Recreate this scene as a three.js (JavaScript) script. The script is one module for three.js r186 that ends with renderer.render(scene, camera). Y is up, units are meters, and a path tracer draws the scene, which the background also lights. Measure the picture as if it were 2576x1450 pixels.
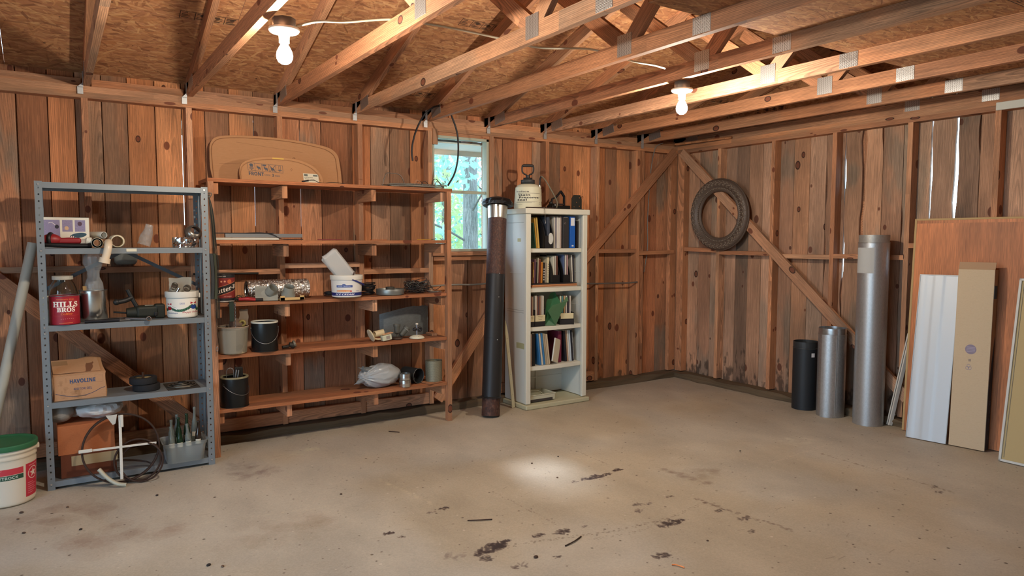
import * as THREE from 'three';
import { RoundedBoxGeometry } from 'three/addons/geometries/RoundedBoxGeometry.js';
import { mergeGeometries } from 'three/addons/utils/BufferGeometryUtils.js';

// ---------------------------------------------------------------- camera, sky, sun, exposure
const scene = new THREE.Scene();
const F = 1766.75, CAM = new THREE.Vector3(0, 1.472, 0);
const camera = new THREE.PerspectiveCamera(2 * Math.atan(725 / F) * 180 / Math.PI, 2576 / 1450, 0.05, 200);
camera.position.copy(CAM);
camera.rotation.set(-0.0686, -0.5781, 0.001, 'YXZ');
camera.updateMatrixWorld(true);

const renderer = new THREE.WebGLRenderer({ antialias: true });
renderer.toneMapping = THREE.LinearToneMapping;
renderer.toneMappingExposure = 0.98;
renderer.shadowMap.enabled = true;

const SKY = 6.0;                                   // pale blue summer sky, a little brighter towards the horizon
{
  const W = 64, H = 32, d = new Float32Array(W * H * 4);
  for (let y = 0; y < H; y++) for (let x = 0; x < W; x++) {
    const up = Math.max(0, Math.sin(((y + .5) / H - .5) * Math.PI)), k = Math.pow(1 - up, 2.0), i = (y * W + x) * 4;
    d[i] = SKY * (.40 + .24 * k); d[i + 1] = SKY * (.68 + .18 * k); d[i + 2] = SKY * (1.06 + .0 * k); d[i + 3] = 1;
  }
  const t = new THREE.DataTexture(d, W, H, THREE.RGBAFormat, THREE.FloatType);
  t.mapping = THREE.EquirectangularReflectionMapping; t.magFilter = THREE.LinearFilter; t.needsUpdate = true;
  scene.background = t; scene.environment = t;
}
// sun filtered by the leaves outside: comes through the window and lands on the floor
const sun = new THREE.DirectionalLight(new THREE.Color(.84, .94, 1.1), 3.2);
sun.position.set(7.6, 22.3, -29.2); sun.target.position.set(2.97, 1.65, -5.4);
sun.castShadow = true; sun.shadow.radius = 13; sun.shadow.mapSize.set(2048, 2048);
Object.assign(sun.shadow.camera, { left: -12, right: 12, top: 12, bottom: -12, near: 1, far: 60 });
scene.add(sun, sun.target);
const BULB_COLOR = new THREE.Color(1, .86, .70), BULB_CD = 7.0;

// ---------------------------------------------------------------- helpers
function rng(seed) { let s = seed | 0; return () => { s = (s + 0x6d2b79f5) | 0; let t = Math.imul(s ^ (s >>> 15), 1 | s); t = (t + Math.imul(t ^ (t >>> 7), 61 | t)) ^ t; return ((t ^ (t >>> 14)) >>> 0) / 4294967296; }; }
const V = (x, y, z) => new THREE.Vector3(x, y, z);
const clamp = (x, a = 0, b = 1) => Math.min(b, Math.max(a, x));
const lerp = (a, b, t) => a + (b - a) * t;
const sstep = (a, b, x) => { const t = clamp((x - a) / (b - a)); return t * t * (3 - 2 * t); };
// a pixel of the photograph as a direction, met with a plane the thing stands on or against
function ray(px, py) { return V((px - 1288) / F, (725 - py) / F, -1).applyMatrix3(new THREE.Matrix3().setFromMatrix4(camera.matrixWorld)); }
const onZ = (px, py, z) => { const d = ray(px, py); return d.multiplyScalar(z / d.z).add(CAM); };
const onX = (px, py, x) => { const d = ray(px, py); return d.multiplyScalar(x / d.x).add(CAM); };
const onY = (px, py, y = 0) => { const d = ray(px, py); return d.multiplyScalar((y - CAM.y) / d.y).add(CAM); };
// pixel rectangle on the plane z = const: centre x, width, bottom, top
function RZ(x0, y0, x1, y1, z) { const my = (y0 + y1) / 2, mx = (x0 + x1) / 2, a = onZ(x0, my, z).x, b = onZ(x1, my, z).x, t = onZ(mx, y0, z).y, u = onZ(mx, y1, z).y; return { x: (a + b) / 2, w: b - a, y0: u, y1: t, h: t - u, x0: a, x1: b }; }
function RX(x0, y0, x1, y1, X) { const my = (y0 + y1) / 2, mx = (x0 + x1) / 2, a = onX(x0, my, X).z, b = onX(x1, my, X).z, t = onX(mx, y0, X).y, u = onX(mx, y1, X).y; return { z: (a + b) / 2, w: Math.abs(b - a), y0: u, y1: t, h: t - u, z0: a, z1: b }; }

const taken = new Map();
function numbered(n) { const k = taken.get(n) ?? 0; taken.set(n, k + 1); return k ? n + '_' + String(k).padStart(3, '0') : n; }
function lit(o) { o.castShadow = true; o.receiveShadow = true; return o; }
function thing(name, label, category, pos = [0, 0, 0], group, kind) {
  const o = new THREE.Group(); o.name = numbered(name); o.position.set(...pos); scene.add(o);
  o.userData = { label, category }; if (group) o.userData.group = group; if (kind) o.userData.kind = kind;
  return o;
}
function struct(name) { const o = new THREE.Group(); o.name = name; o.userData = { kind: 'structure' }; scene.add(o); return o; }
function part(parent, name, geo, material, label) {
  const g = Array.isArray(geo) ? merge(geo) : geo, m = lit(new THREE.Mesh(g, material)); m.name = name; if (label) m.userData.label = label; parent.add(m); return m;
}
function single(name, label, category, geo, material, group, kind) { // a thing that is one mesh
  const m = lit(new THREE.Mesh(Array.isArray(geo) ? merge(geo) : geo, material)); m.name = numbered(name); m.userData = { label, category }; if (group) m.userData.group = group; if (kind) m.userData.kind = kind; scene.add(m); return m;
}
function merge(list) {
  const anyNon = list.some((g) => !g.index);
  const gs = list.map((g) => { const h = anyNon && g.index ? g.toNonIndexed() : g.clone(); for (const k of Object.keys(h.attributes)) if (!['position', 'normal', 'uv'].includes(k)) h.deleteAttribute(k); if (!h.attributes.uv) h.setAttribute('uv', new THREE.BufferAttribute(new Float32Array(h.attributes.position.count * 2), 2)); return h; });
  return mergeGeometries(gs);
}
const box = (w, h, d, x = 0, y = 0, z = 0) => new THREE.BoxGeometry(w, h, d).translate(x, y, z);
const rbox = (w, h, d, r, x = 0, y = 0, z = 0, s = 2) => new RoundedBoxGeometry(w, h, d, s, Math.min(r, w / 2.01, h / 2.01, d / 2.01)).translate(x, y, z);
const cyl = (r0, r1, h, x = 0, y = 0, z = 0, n = 28, open = false) => new THREE.CylinderGeometry(r0, r1, h, n, 1, open).translate(x, y, z);
const lathe = (pts, n = 36) => new THREE.LatheGeometry(pts.map(([r, y]) => new THREE.Vector2(Math.max(r, 1e-4), y)), n);
const tube = (pts, r, seg = 40, n = 8, closed = false) => new THREE.TubeGeometry(new THREE.CatmullRomCurve3(pts.map((p) => p.isVector3 ? p : V(...p)), closed), seg, r, n, closed);
const rod = (a, b, r, n = 10) => { const A = a.isVector3 ? a : V(...a), B = b.isVector3 ? b : V(...b), d = B.clone().sub(A), g = new THREE.CylinderGeometry(r, r, d.length(), n); g.applyQuaternion(new THREE.Quaternion().setFromUnitVectors(V(0, 1, 0), d.normalize())); return g.translate((A.x + B.x) / 2, (A.y + B.y) / 2, (A.z + B.z) / 2); };
function pipe(R, r, h, n = 40) { return lathe([[r, 0], [R, 0], [R, h], [r, h], [r, 0]], n); }     // hollow, standing
const ext = (shape, depth, bevel = 0) => new THREE.ExtrudeGeometry(shape, { depth, bevelEnabled: bevel > 0, bevelSize: bevel, bevelThickness: bevel, bevelSegments: 2, curveSegments: 16 });
const poly = (pts) => new THREE.Shape(pts.map((p) => new THREE.Vector2(...p)));
function tuv(g, fn) { const p = g.attributes.position, n = g.attributes.normal, uv = g.attributes.uv; for (let i = 0; i < p.count; i++) { const [u, v] = fn(p.getX(i), p.getY(i), p.getZ(i), n.getX(i), n.getY(i), n.getZ(i)); uv.setXY(i, u, v); } return g; }
const planarUV = (g, x0, y0, w, h) => tuv(g, (x, y, z, nx, ny, nz) => [(x - x0) / w, (y - y0) / h]);
const boxUV = (g, s = 1) => tuv(g, (x, y, z, nx, ny, nz) => Math.abs(nx) > .7 ? [z / s, y / s] : Math.abs(ny) > .7 ? [x / s, z / s] : [x / s, y / s]);

// noise
const NP = new Float32Array(65536); { const r = rng(77); for (let i = 0; i < 65536; i++) NP[i] = r(); }
function noise(x, y) { const xi = Math.floor(x), yi = Math.floor(y), fx = x - xi, fy = y - yi, u = fx * fx * (3 - 2 * fx), v = fy * fy * (3 - 2 * fy); const a = (xi & 255), b = ((xi + 1) & 255), c = (yi & 255) << 8, d = ((yi + 1) & 255) << 8; return (NP[a | c] * (1 - u) + NP[b | c] * u) * (1 - v) + (NP[a | d] * (1 - u) + NP[b | d] * u) * v; }
const fbm = (x, y, o = 4) => { let s = 0, a = .5, t = 0; for (let i = 0; i < o; i++) { s += a * noise(x, y); t += a; x = x * 2 + 17.3; y = y * 2 + 5.7; a *= .5; } return s / t; };

function dataTex(w, h, fn, srgb = true) {
  const d = new Uint8Array(w * h * 4); fn(d);
  const t = new THREE.DataTexture(d, w, h); t.magFilter = THREE.LinearFilter; t.minFilter = THREE.LinearMipmapLinearFilter; t.generateMipmaps = true; t.wrapS = t.wrapT = THREE.RepeatWrapping; if (srgb) t.colorSpace = THREE.SRGBColorSpace; t.needsUpdate = true; return t;
}
function canvasTex(w, h, draw, repeat = true) {
  const c = document.createElement('canvas'); c.width = w; c.height = h; draw(c.getContext('2d'), w, h);
  const t = new THREE.CanvasTexture(c); t.colorSpace = THREE.SRGBColorSpace; if (repeat) t.wrapS = t.wrapT = THREE.RepeatWrapping; return t;
}
const mats = new Map();
function M(color, roughness = .7, metalness = 0, extra = {}) {
  const key = color + '|' + roughness + '|' + metalness + JSON.stringify(extra, (k, v) => (v && v.isTexture ? v.uuid : v));
  if (!mats.has(key)) { const m = new THREE.MeshPhysicalMaterial({ color, roughness, metalness, side: THREE.DoubleSide }); for (const [k, v] of Object.entries(extra)) { if (m[k] && m[k].isColor) m[k].set(v); else m[k] = v; } mats.set(key, m); }
  return mats.get(key);
}

// ---------------------------------------------------------------- surface textures
// sawn timber: strips side by side (length along v for boards), each its own board with rings, fibres, knots, grey patches and damp marks
function timber(w, h, strips, vertical, o) {
  return dataTex(w, h, (d) => {
    const L = vertical ? h : w, S = (vertical ? w : h) / strips, R = rng(o.seed), lenM = o.len, widM = o.wid;
    for (let s = 0; s < strips; s++) {
      const tone = o.tones[Math.floor(R() * o.tones.length)], bright = 1 + (R() - .5) * o.vary, k0 = R() * 100, xc = (R() - .5) * 1.2, yc = R() * lenM, stretch = .02 + R() * .03, freq = 26 + R() * 34, grey = o.grey * R(), damp = R() < o.damp ? .05 + R() * .22 : 0, flat = R() < .5;
      const knots = []; for (let k = 0; k < o.knots; k++) if (R() < .62) knots.push([R() * widM, R() * lenM, .006 + R() * .017, R() < .6]);
      for (let a = 0; a < L; a++) {
        const y = a / L * lenM;
        for (let b = 0; b < S; b++) {
          const x = b / S * widM;
          let wx = x + .012 * (noise(y * 1.3 + k0, x * 8 + k0) - .5) + .004 * (noise(y * 5 + k0, x * 20) - .5), dark = 0, ring = 0;
          for (const [kx, ky, kr, live] of knots) { const dx = x - kx, dy = y - ky, q = dx * dx + dy * dy * .42, r2 = kr * kr; if (q < r2 * 30) { wx += dx * .9 * Math.exp(-q / (r2 * 3.2)); if (q < r2 * 1.9) { const e = Math.sqrt(q) / kr; ring = Math.max(ring, 1 - sstep(.9, 1.15, e)); if (!live) dark = Math.max(dark, (sstep(.72, .92, e) - sstep(.98, 1.2, e)) * .8); } } }
          const qy = (y - yc) * stretch, q = flat ? Math.sqrt((wx - widM * (.5 + xc)) ** 2 + qy * qy) * freq * 4 : wx * freq * 3 + noise(y * .6 + k0, 3) * 2;
          const f = q - Math.floor(q), late = f < .72 ? f / .72 * .55 : .55 + (1 - (f - .72) / .28) * .45;
          const fib = noise(x * 900 + k0, y * 22) - .5, fib2 = noise(x * 260 + k0, y * 5) - .5, blot = fbm(x * 7 + k0, y * 2.2 + k0, 3), gp = sstep(.52, .68, fbm(x * 5 + k0 * 2, y * 1.6 + 9, 4)) * grey;
          let m = bright * (1 - o.ring * (late - .3)) * (1 + .20 * fib + .16 * fib2) * (.80 + .42 * blot);
          let r = tone[0] * m, g = tone[1] * m, bl = tone[2] * m;
          const mm = (r + g + bl) / 3; r = lerp(r, mm * .98, gp); g = lerp(g, mm * .9, gp); bl = lerp(bl, mm * .80, gp);
          if (ring) { r = lerp(r, tone[0] * .52, ring * .75); g = lerp(g, tone[1] * .36, ring * .75); bl = lerp(bl, tone[2] * .32, ring * .75); }
          if (dark) { r *= 1 - dark * .8; g *= 1 - dark * .8; bl *= 1 - dark * .8; }
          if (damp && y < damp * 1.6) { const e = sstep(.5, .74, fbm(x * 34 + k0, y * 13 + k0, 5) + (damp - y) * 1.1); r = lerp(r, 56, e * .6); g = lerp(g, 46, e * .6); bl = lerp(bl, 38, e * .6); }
          const i = (vertical ? a * w + Math.floor(s * S) + b : (Math.floor(s * S) + b) * w + a) * 4;
          d[i] = clamp(r, 0, 255); d[i + 1] = clamp(g, 0, 255); d[i + 2] = clamp(bl, 0, 255); d[i + 3] = 255;
        }
      }
    }
  });
}
const T0 = Date.now();
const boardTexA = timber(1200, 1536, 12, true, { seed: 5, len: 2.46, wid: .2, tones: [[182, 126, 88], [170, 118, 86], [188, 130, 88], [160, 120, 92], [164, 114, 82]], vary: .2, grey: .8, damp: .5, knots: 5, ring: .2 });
const boardTexB = timber(1200, 1536, 12, true, { seed: 11, len: 2.46, wid: .2, tones: [[178, 142, 116], [168, 134, 110], [184, 142, 112], [160, 134, 114]], vary: .2, grey: .8, damp: .75, knots: 5, ring: .16 });  // tones greyed to stand for daylight falling on the right wall
const lumberTex = timber(1600, 800, 10, false, { seed: 23, len: 3.0, wid: .09, tones: [[198, 146, 108], [190, 140, 104], [204, 150, 108], [184, 138, 106]], vary: .14, grey: .35, damp: 0, knots: 5, ring: .3 });
const osbTex = canvasTex(2048, 2048, (c, w, h) => {
  const r = rng(31); c.fillStyle = '#a87450'; c.fillRect(0, 0, w, h);
  const cols = ['#c4966a', '#a4724a', '#bc885a', '#8e5e3e', '#cea270', '#b0784c', '#7e5236', '#c08e60'];
  for (let i = 0; i < 15000; i++) {
    const L = 30 + r() * 80, W = 4 + r() * 18; c.save(); c.translate(r() * w, r() * h); c.rotate((r() - .5) * (r() < .7 ? .8 : 3)); c.globalAlpha = .28 + r() * .5; c.fillStyle = cols[Math.floor(r() * cols.length)];
    c.beginPath(); c.moveTo(-L / 2, -W * .3); c.lineTo(L * .3, -W / 2); c.lineTo(L / 2, W * .2); c.lineTo(-L * .3, W / 2); c.fill();
    if (r() < .3) { c.globalAlpha = .5; c.strokeStyle = '#5c3820'; c.lineWidth = 1; c.beginPath(); c.moveTo(-L * .3, W / 2); c.lineTo(L / 2, W * .2); c.stroke(); } c.restore();
  }
  // mill stamps printed on the sheets
  c.globalAlpha = .72; c.strokeStyle = c.fillStyle = '#2c2018';
  const stamp = (x, y, n, a) => { c.save(); c.translate(x, y); c.rotate(a); c.lineWidth = 3; c.strokeRect(0, 0, 70 * n, 62); for (let k = 0; k < n; k++) { c.strokeRect(70 * k, 0, 70, 62); for (let j = 0; j < 4; j++) c.fillRect(70 * k + 8, 8 + j * 13, 14 + r() * 38, 5 + r() * 4); if (r() < .5) { c.beginPath(); c.arc(70 * k + 35, 20, 12, 0, 7); c.fill(); } } c.restore(); };
  stamp(240, 380, 6, .0); stamp(1300, 1120, 5, 0); stamp(620, 1500, 2, 1.57); stamp(1750, 330, 2, 1.57); stamp(300, 1830, 4, 0); stamp(1260, 620, 2, 1.57);
  c.globalAlpha = .5; for (let i = 0; i < 60; i++) { c.beginPath(); c.arc(r() * w, r() * h, 2 + r() * 4, 0, 7); c.fill(); }
});
const galvTex = canvasTex(512, 512, (c, w, h) => { const r = rng(8); c.fillStyle = '#b4b8ba'; c.fillRect(0, 0, w, h); for (let i = 0; i < 2600; i++) { const g = 168 + r() * 28; c.fillStyle = `rgba(${g},${g + 3},${g + 5},.45)`; const x = r() * w, y = r() * h, s = 4 + r() * 13; c.beginPath(); for (let k = 0; k < 6; k++) c.lineTo(x + Math.cos(k + r()) * s, y + Math.sin(k + r()) * s); c.fill(); } });
const cardTex = canvasTex(512, 512, (c, w, h) => { const r = rng(9); c.fillStyle = '#b98d66'; c.fillRect(0, 0, w, h); for (let i = 0; i < 5000; i++) { c.fillStyle = r() < .5 ? 'rgba(90,55,30,.07)' : 'rgba(235,200,160,.08)'; c.fillRect(r() * w, r() * h, 2 + r() * 18, 1 + r() * 2); } for (let y = 0; y < h; y += 9) { c.fillStyle = 'rgba(90,55,30,.05)'; c.fillRect(0, y, w, 2); } });
const rustTex = canvasTex(512, 512, (c, w, h) => { const r = rng(10); c.fillStyle = '#46302a'; c.fillRect(0, 0, w, h); for (let i = 0; i < 4200; i++) { c.fillStyle = ['rgba(110,62,40,.3)', 'rgba(40,30,30,.35)', 'rgba(150,120,105,.18)', 'rgba(75,45,35,.35)'][Math.floor(r() * 4)]; c.beginPath(); c.arc(r() * w, r() * h, 1 + r() * r() * 14, 0, 7); c.fill(); } });
const wm = (tex, tint, rough = .82, bs = .0012) => M(tint, rough, 0, { map: tex, bumpMap: tex, bumpScale: bs });
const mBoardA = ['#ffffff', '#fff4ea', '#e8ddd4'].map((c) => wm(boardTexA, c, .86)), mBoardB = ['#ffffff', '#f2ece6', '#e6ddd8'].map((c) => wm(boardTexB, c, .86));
const mLum = ['#ffffff', '#fff2e6', '#ecdccf'].map((c) => wm(lumberTex, c, .74, .0006)), mOSB = wm(osbTex, '#ffffff', .82, .0015);
const mGalv = M('#ffffff', .38, .85, { map: galvTex }), mCard = M('#ffffff', .9, 0, { map: cardTex });

// timber with its length along local x, wide face in xy; uv picks one strip of the lumber sheet
let lumN = 0;
function lumber(len, w, t) {
  const n = lumN++, s = (n * 7) % 10, s2 = (n * 3 + 4) % 10, o = (n * .377) % 1, g = new THREE.BoxGeometry(len, w, t);
  return tuv(g, (x, y, z, nx, ny, nz) => Math.abs(nz) > .7 ? [x / 3 + o, (s + .04 + .92 * (y / w + .5)) / 10] : Math.abs(ny) > .7 ? [x / 3 + o + .31, (s2 + .1 + .4 * (z / t + .5)) / 10] : [o + y * .1, (s + .5 + z * 2) / 10]);
}
// a timber from p to q; wdir is the direction of its wide side
function beam(parent, name, p, q, w, t, mat, wdir = V(0, 1, 0)) {
  const d = q.clone().sub(p), L = d.length(); d.normalize(); const z = d.clone().cross(wdir).normalize(), y = z.clone().cross(d);
  const g = lumber(L, w, t); const m = part(parent, name, g, mat ?? mLum[lumN % 3]); m.applyMatrix4(new THREE.Matrix4().makeBasis(d, y, z).setPosition(p.clone().add(q).multiplyScalar(.5))); return m;
}
const nail = cyl(.004, .004, .004, 0, 0, 0, 8);
// ---------------------------------------------------------------- the building
const ZA = -5.345, XB = 5.582, HP = 2.38, HT = 2.456, BA = ZA - .089, BB = XB + .089, XL = -2.2, ZF = 1.95, X0 = .219, TS = .6096;
const Rw = rng(501);
// concrete slab: trowel clouds, aggregate specks, oil spots and scuffs where the photograph shows them
const FX0 = -.6, FZ0 = -5.5, FW = 6.3, FD = 4.6;
const floorTex = canvasTex(2048, 1495, (c, w, h) => {
  const im = c.createImageData(w, h), d = im.data;
  for (let j = 0; j < h; j++) for (let i = 0; i < w; i++) {
    const x = FX0 + i / w * FW, z = FZ0 + j / h * FD, n1 = fbm(x * 1.1 + 3, z * 1.1 + 8, 5), n2 = fbm(x * 5 + 20, z * 3 + 2, 4), n3 = noise(x * 160, z * 160), n4 = noise(x * 420, z * 420), br = sstep(.42, .62, fbm(x * .8 + 40, z * .9 + 12, 4));
    const m = .80 + .18 * n1 + .16 * n2 + .07 * n3 + .06 * n4, k = (j * w + i) * 4;
    d[k] = 172 * m - 4 * br; d[k + 1] = 166 * m - 9 * br; d[k + 2] = 152 * m - 16 * br; d[k + 3] = 255;
  }
  c.putImageData(im, 0, 0);
  const r = rng(44), U = (x) => (x - FX0) / FW * w, W = (z) => (z - FZ0) / FD * h, P = (px, py) => { const p = onY(px, py); return [U(p.x), W(p.z)]; };
  const blob = (x, y, s, col, n = 14, el = 1) => { c.fillStyle = col; for (let k = 0; k < n; k++) { const a = r() * 7, q = Math.sqrt(r()) * s; c.beginPath(); c.ellipse(x + Math.cos(a) * q * el, y + Math.sin(a) * q, s * (.15 + r() * .35) * el, s * (.12 + r() * .25), r() * 3, 0, 7); c.fill(); } };
  const line = (pts, width, col, jit = 3) => { for (let k = 0; k < pts.length - 1; k++) { const [ax, ay] = P(...pts[k]), [bx, by] = P(...pts[k + 1]), n = Math.max(2, Math.hypot(bx - ax, by - ay) / 2); for (let q = 0; q < n; q++) { if (r() < .3) continue; c.fillStyle = col; c.beginPath(); c.arc(lerp(ax, bx, q / n) + (r() - .5) * jit, lerp(ay, by, q / n) + (r() - .5) * jit, width * (.3 + r() * .7), 0, 7); c.fill(); } } };
  // broad cloudy marks
  for (const [px, py, s, col] of [[1760, 1190, 34, 'rgba(88,68,50,.05)'], [1380, 1030, 30, 'rgba(255,245,225,.03)'], [2000, 1110, 30, 'rgba(255,245,225,.05)'], [640, 1190, 34, 'rgba(70,52,38,.07)'], [760, 1135, 26, 'rgba(240,225,200,.05)'], [300, 1350, 60, 'rgba(110,72,45,.05)'], [150, 1300, 60, 'rgba(110,72,45,.06)'], [700, 1330, 60, 'rgba(110,80,55,.04)']]) blob(...P(px, py), s, col, 26, 1.4);
  for (let i = 0; i < 2600; i++) { const x = r() * w, y = r() * h, s = .5 + r() * r() * 2.2; c.fillStyle = r() < .8 ? `rgba(50,38,30,${.25 + r() * .5})` : 'rgba(225,215,200,.5)'; c.beginPath(); c.arc(x, y, s, 0, 7); c.fill(); }
  for (let i = 0; i < 500; i++) { const x = r() * w, y = r() * h; c.strokeStyle = `rgba(70,54,42,${.1 + r() * .2})`; c.lineWidth = .6 + r(); c.beginPath(); c.moveTo(x, y); c.lineTo(x + (r() - .5) * 40, y + (r() - .5) * 14); c.stroke(); }
  // scratched lines, old plate outline
  line([[1240, 1238], [1400, 1320]], 1.6, 'rgba(70,52,40,.3)', 5); line([[1450, 1135], [1530, 1170]], 1.8, 'rgba(80,60,46,.3)', 4); line([[1660, 1180], [1790, 1220]], 9, 'rgba(96,76,58,.10)', 16);
  line([[1745, 1255], [1990, 1335]], 4, 'rgba(70,52,40,.22)', 10); line([[1200, 1400], [1300, 1370], [1560, 1335], [1700, 1300]], 2.4, 'rgba(74,58,46,.25)', 7); line([[2060, 1140], [2400, 1240]], 3, 'rgba(88,68,52,.2)', 7); line([[1480, 1360], [1600, 1340], [1760, 1270]], 2, 'rgba(74,58,46,.2)', 8); line([[420, 1330], [860, 1270]], 3, 'rgba(225,205,175,.09)', 8); line([[950, 1205], [1090, 1270]], 5, 'rgba(225,205,175,.09)', 8); line([[1940, 1165], [2100, 1112]], 3, 'rgba(230,214,190,.14)', 9);
  // oil spots
  const oil = (px, py, s, n = 22, a = .5, el = 1.8) => { const [x, y] = P(px, py); blob(x, y, s, `rgba(48,34,32,${a})`, n, el); };
  oil(1500, 1200, 9, 30, .5); oil(1476, 1206, 8, 26, .45); oil(1525, 1194, 6); oil(1553, 1183, 7, 26, .55); oil(1447, 1212, 5, 12, .35);
  oil(1235, 1380, 12, 40, .55); oil(1255, 1370, 9, 26, .55); oil(1215, 1392, 8, 24, .5); oil(1225, 1405, 9, 22, .4, 1.2); oil(1270, 1362, 5);
  oil(975, 1343, 6, 22, .5); oil(1010, 1352, 4, 12, .35); oil(1115, 1280, 6, 18, .5); oil(1085, 1290, 5, 12, .25); oil(1415, 1338, 8, 26, .5); oil(1355, 1348, 6, 22, .5); oil(1470, 1325, 4, 10, .25); oil(1690, 1315, 10, 30, .45); oil(1672, 1322, 8, 22, .45); oil(1710, 1310, 5); oil(1665, 1400, 8, 26, .45); oil(1605, 1270, 6, 16, .35); oil(1630, 1268, 5, 12, .3); oil(1685, 1250, 5, 14, .35); oil(1810, 1285, 6, 16, .4); oil(1870, 1305, 7, 20, .3); oil(1890, 1338, 5, 14, .35); oil(2350, 1225, 5, 14, .4); oil(2360, 1240, 6, 14, .3); oil(1140, 1400, 12, 14, .12); oil(1310, 1425, 8, 14, .25); oil(1400, 1402, 4, 14, .5); oil(600, 1175, 26, 18, .04); oil(1610, 1285, 6, 16, .25);
});
floorTex.wrapS = floorTex.wrapT = THREE.MirroredRepeatWrapping;
const mFloor = M('#ffffff', .62, 0, { map: floorTex, bumpMap: floorTex, bumpScale: .002 });
const floor = struct('floor');
part(floor, 'concrete_slab', tuv(box(8.6, .12, 8.0, 1.85, -.06, -1.75), (x, y, z, nx, ny) => [(x - FX0) / FW, 1 - (z - FZ0) / FD]), mFloor);
const mKerb = M('#8d7d6a', .9, 0, { map: floorTex });
const kerbProfile = (L) => { const g = new THREE.BoxGeometry(L, .07, .14, 60, 2, 2), p = g.attributes.position, r = rng(3); for (let i = 0; i < p.count; i++) { const q = noise(p.getX(i) * 9, p.getZ(i) * 9 + p.getY(i) * 30); p.setY(i, p.getY(i) - (p.getY(i) > 0 ? q * .02 : 0)); p.setZ(i, p.getZ(i) + (p.getZ(i) > 0 ? (q - .5) * .05 : 0)); } g.computeVertexNormals(); return g; };
part(floor, 'kerb', kerbProfile(7.9).translate(1.78, .035, ZA - .02), mKerb); part(floor, 'kerb', kerbProfile(7.4).rotateY(-Math.PI / 2).translate(XB + .02, .035, -1.75), mKerb);

// back wall (behind the shelves): studs, plates, blocking, brace, vertical boards with battens outside
const wallA = struct('wall_back'), wallB = struct('wall_right');
let bn = 0;
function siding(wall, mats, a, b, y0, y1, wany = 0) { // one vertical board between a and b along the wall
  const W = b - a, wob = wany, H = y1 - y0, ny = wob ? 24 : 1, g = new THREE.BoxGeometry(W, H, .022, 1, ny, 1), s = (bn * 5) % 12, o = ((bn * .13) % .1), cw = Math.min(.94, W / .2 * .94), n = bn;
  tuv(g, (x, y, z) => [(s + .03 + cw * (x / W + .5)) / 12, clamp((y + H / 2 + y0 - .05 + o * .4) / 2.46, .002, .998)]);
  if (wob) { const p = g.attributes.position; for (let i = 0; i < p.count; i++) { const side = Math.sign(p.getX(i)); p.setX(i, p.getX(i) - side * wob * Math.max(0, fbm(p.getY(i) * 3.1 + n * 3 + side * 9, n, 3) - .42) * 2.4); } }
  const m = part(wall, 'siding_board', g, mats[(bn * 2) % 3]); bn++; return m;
}
const battenG = new THREE.BoxGeometry(.06, 2.5, .02);
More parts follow.
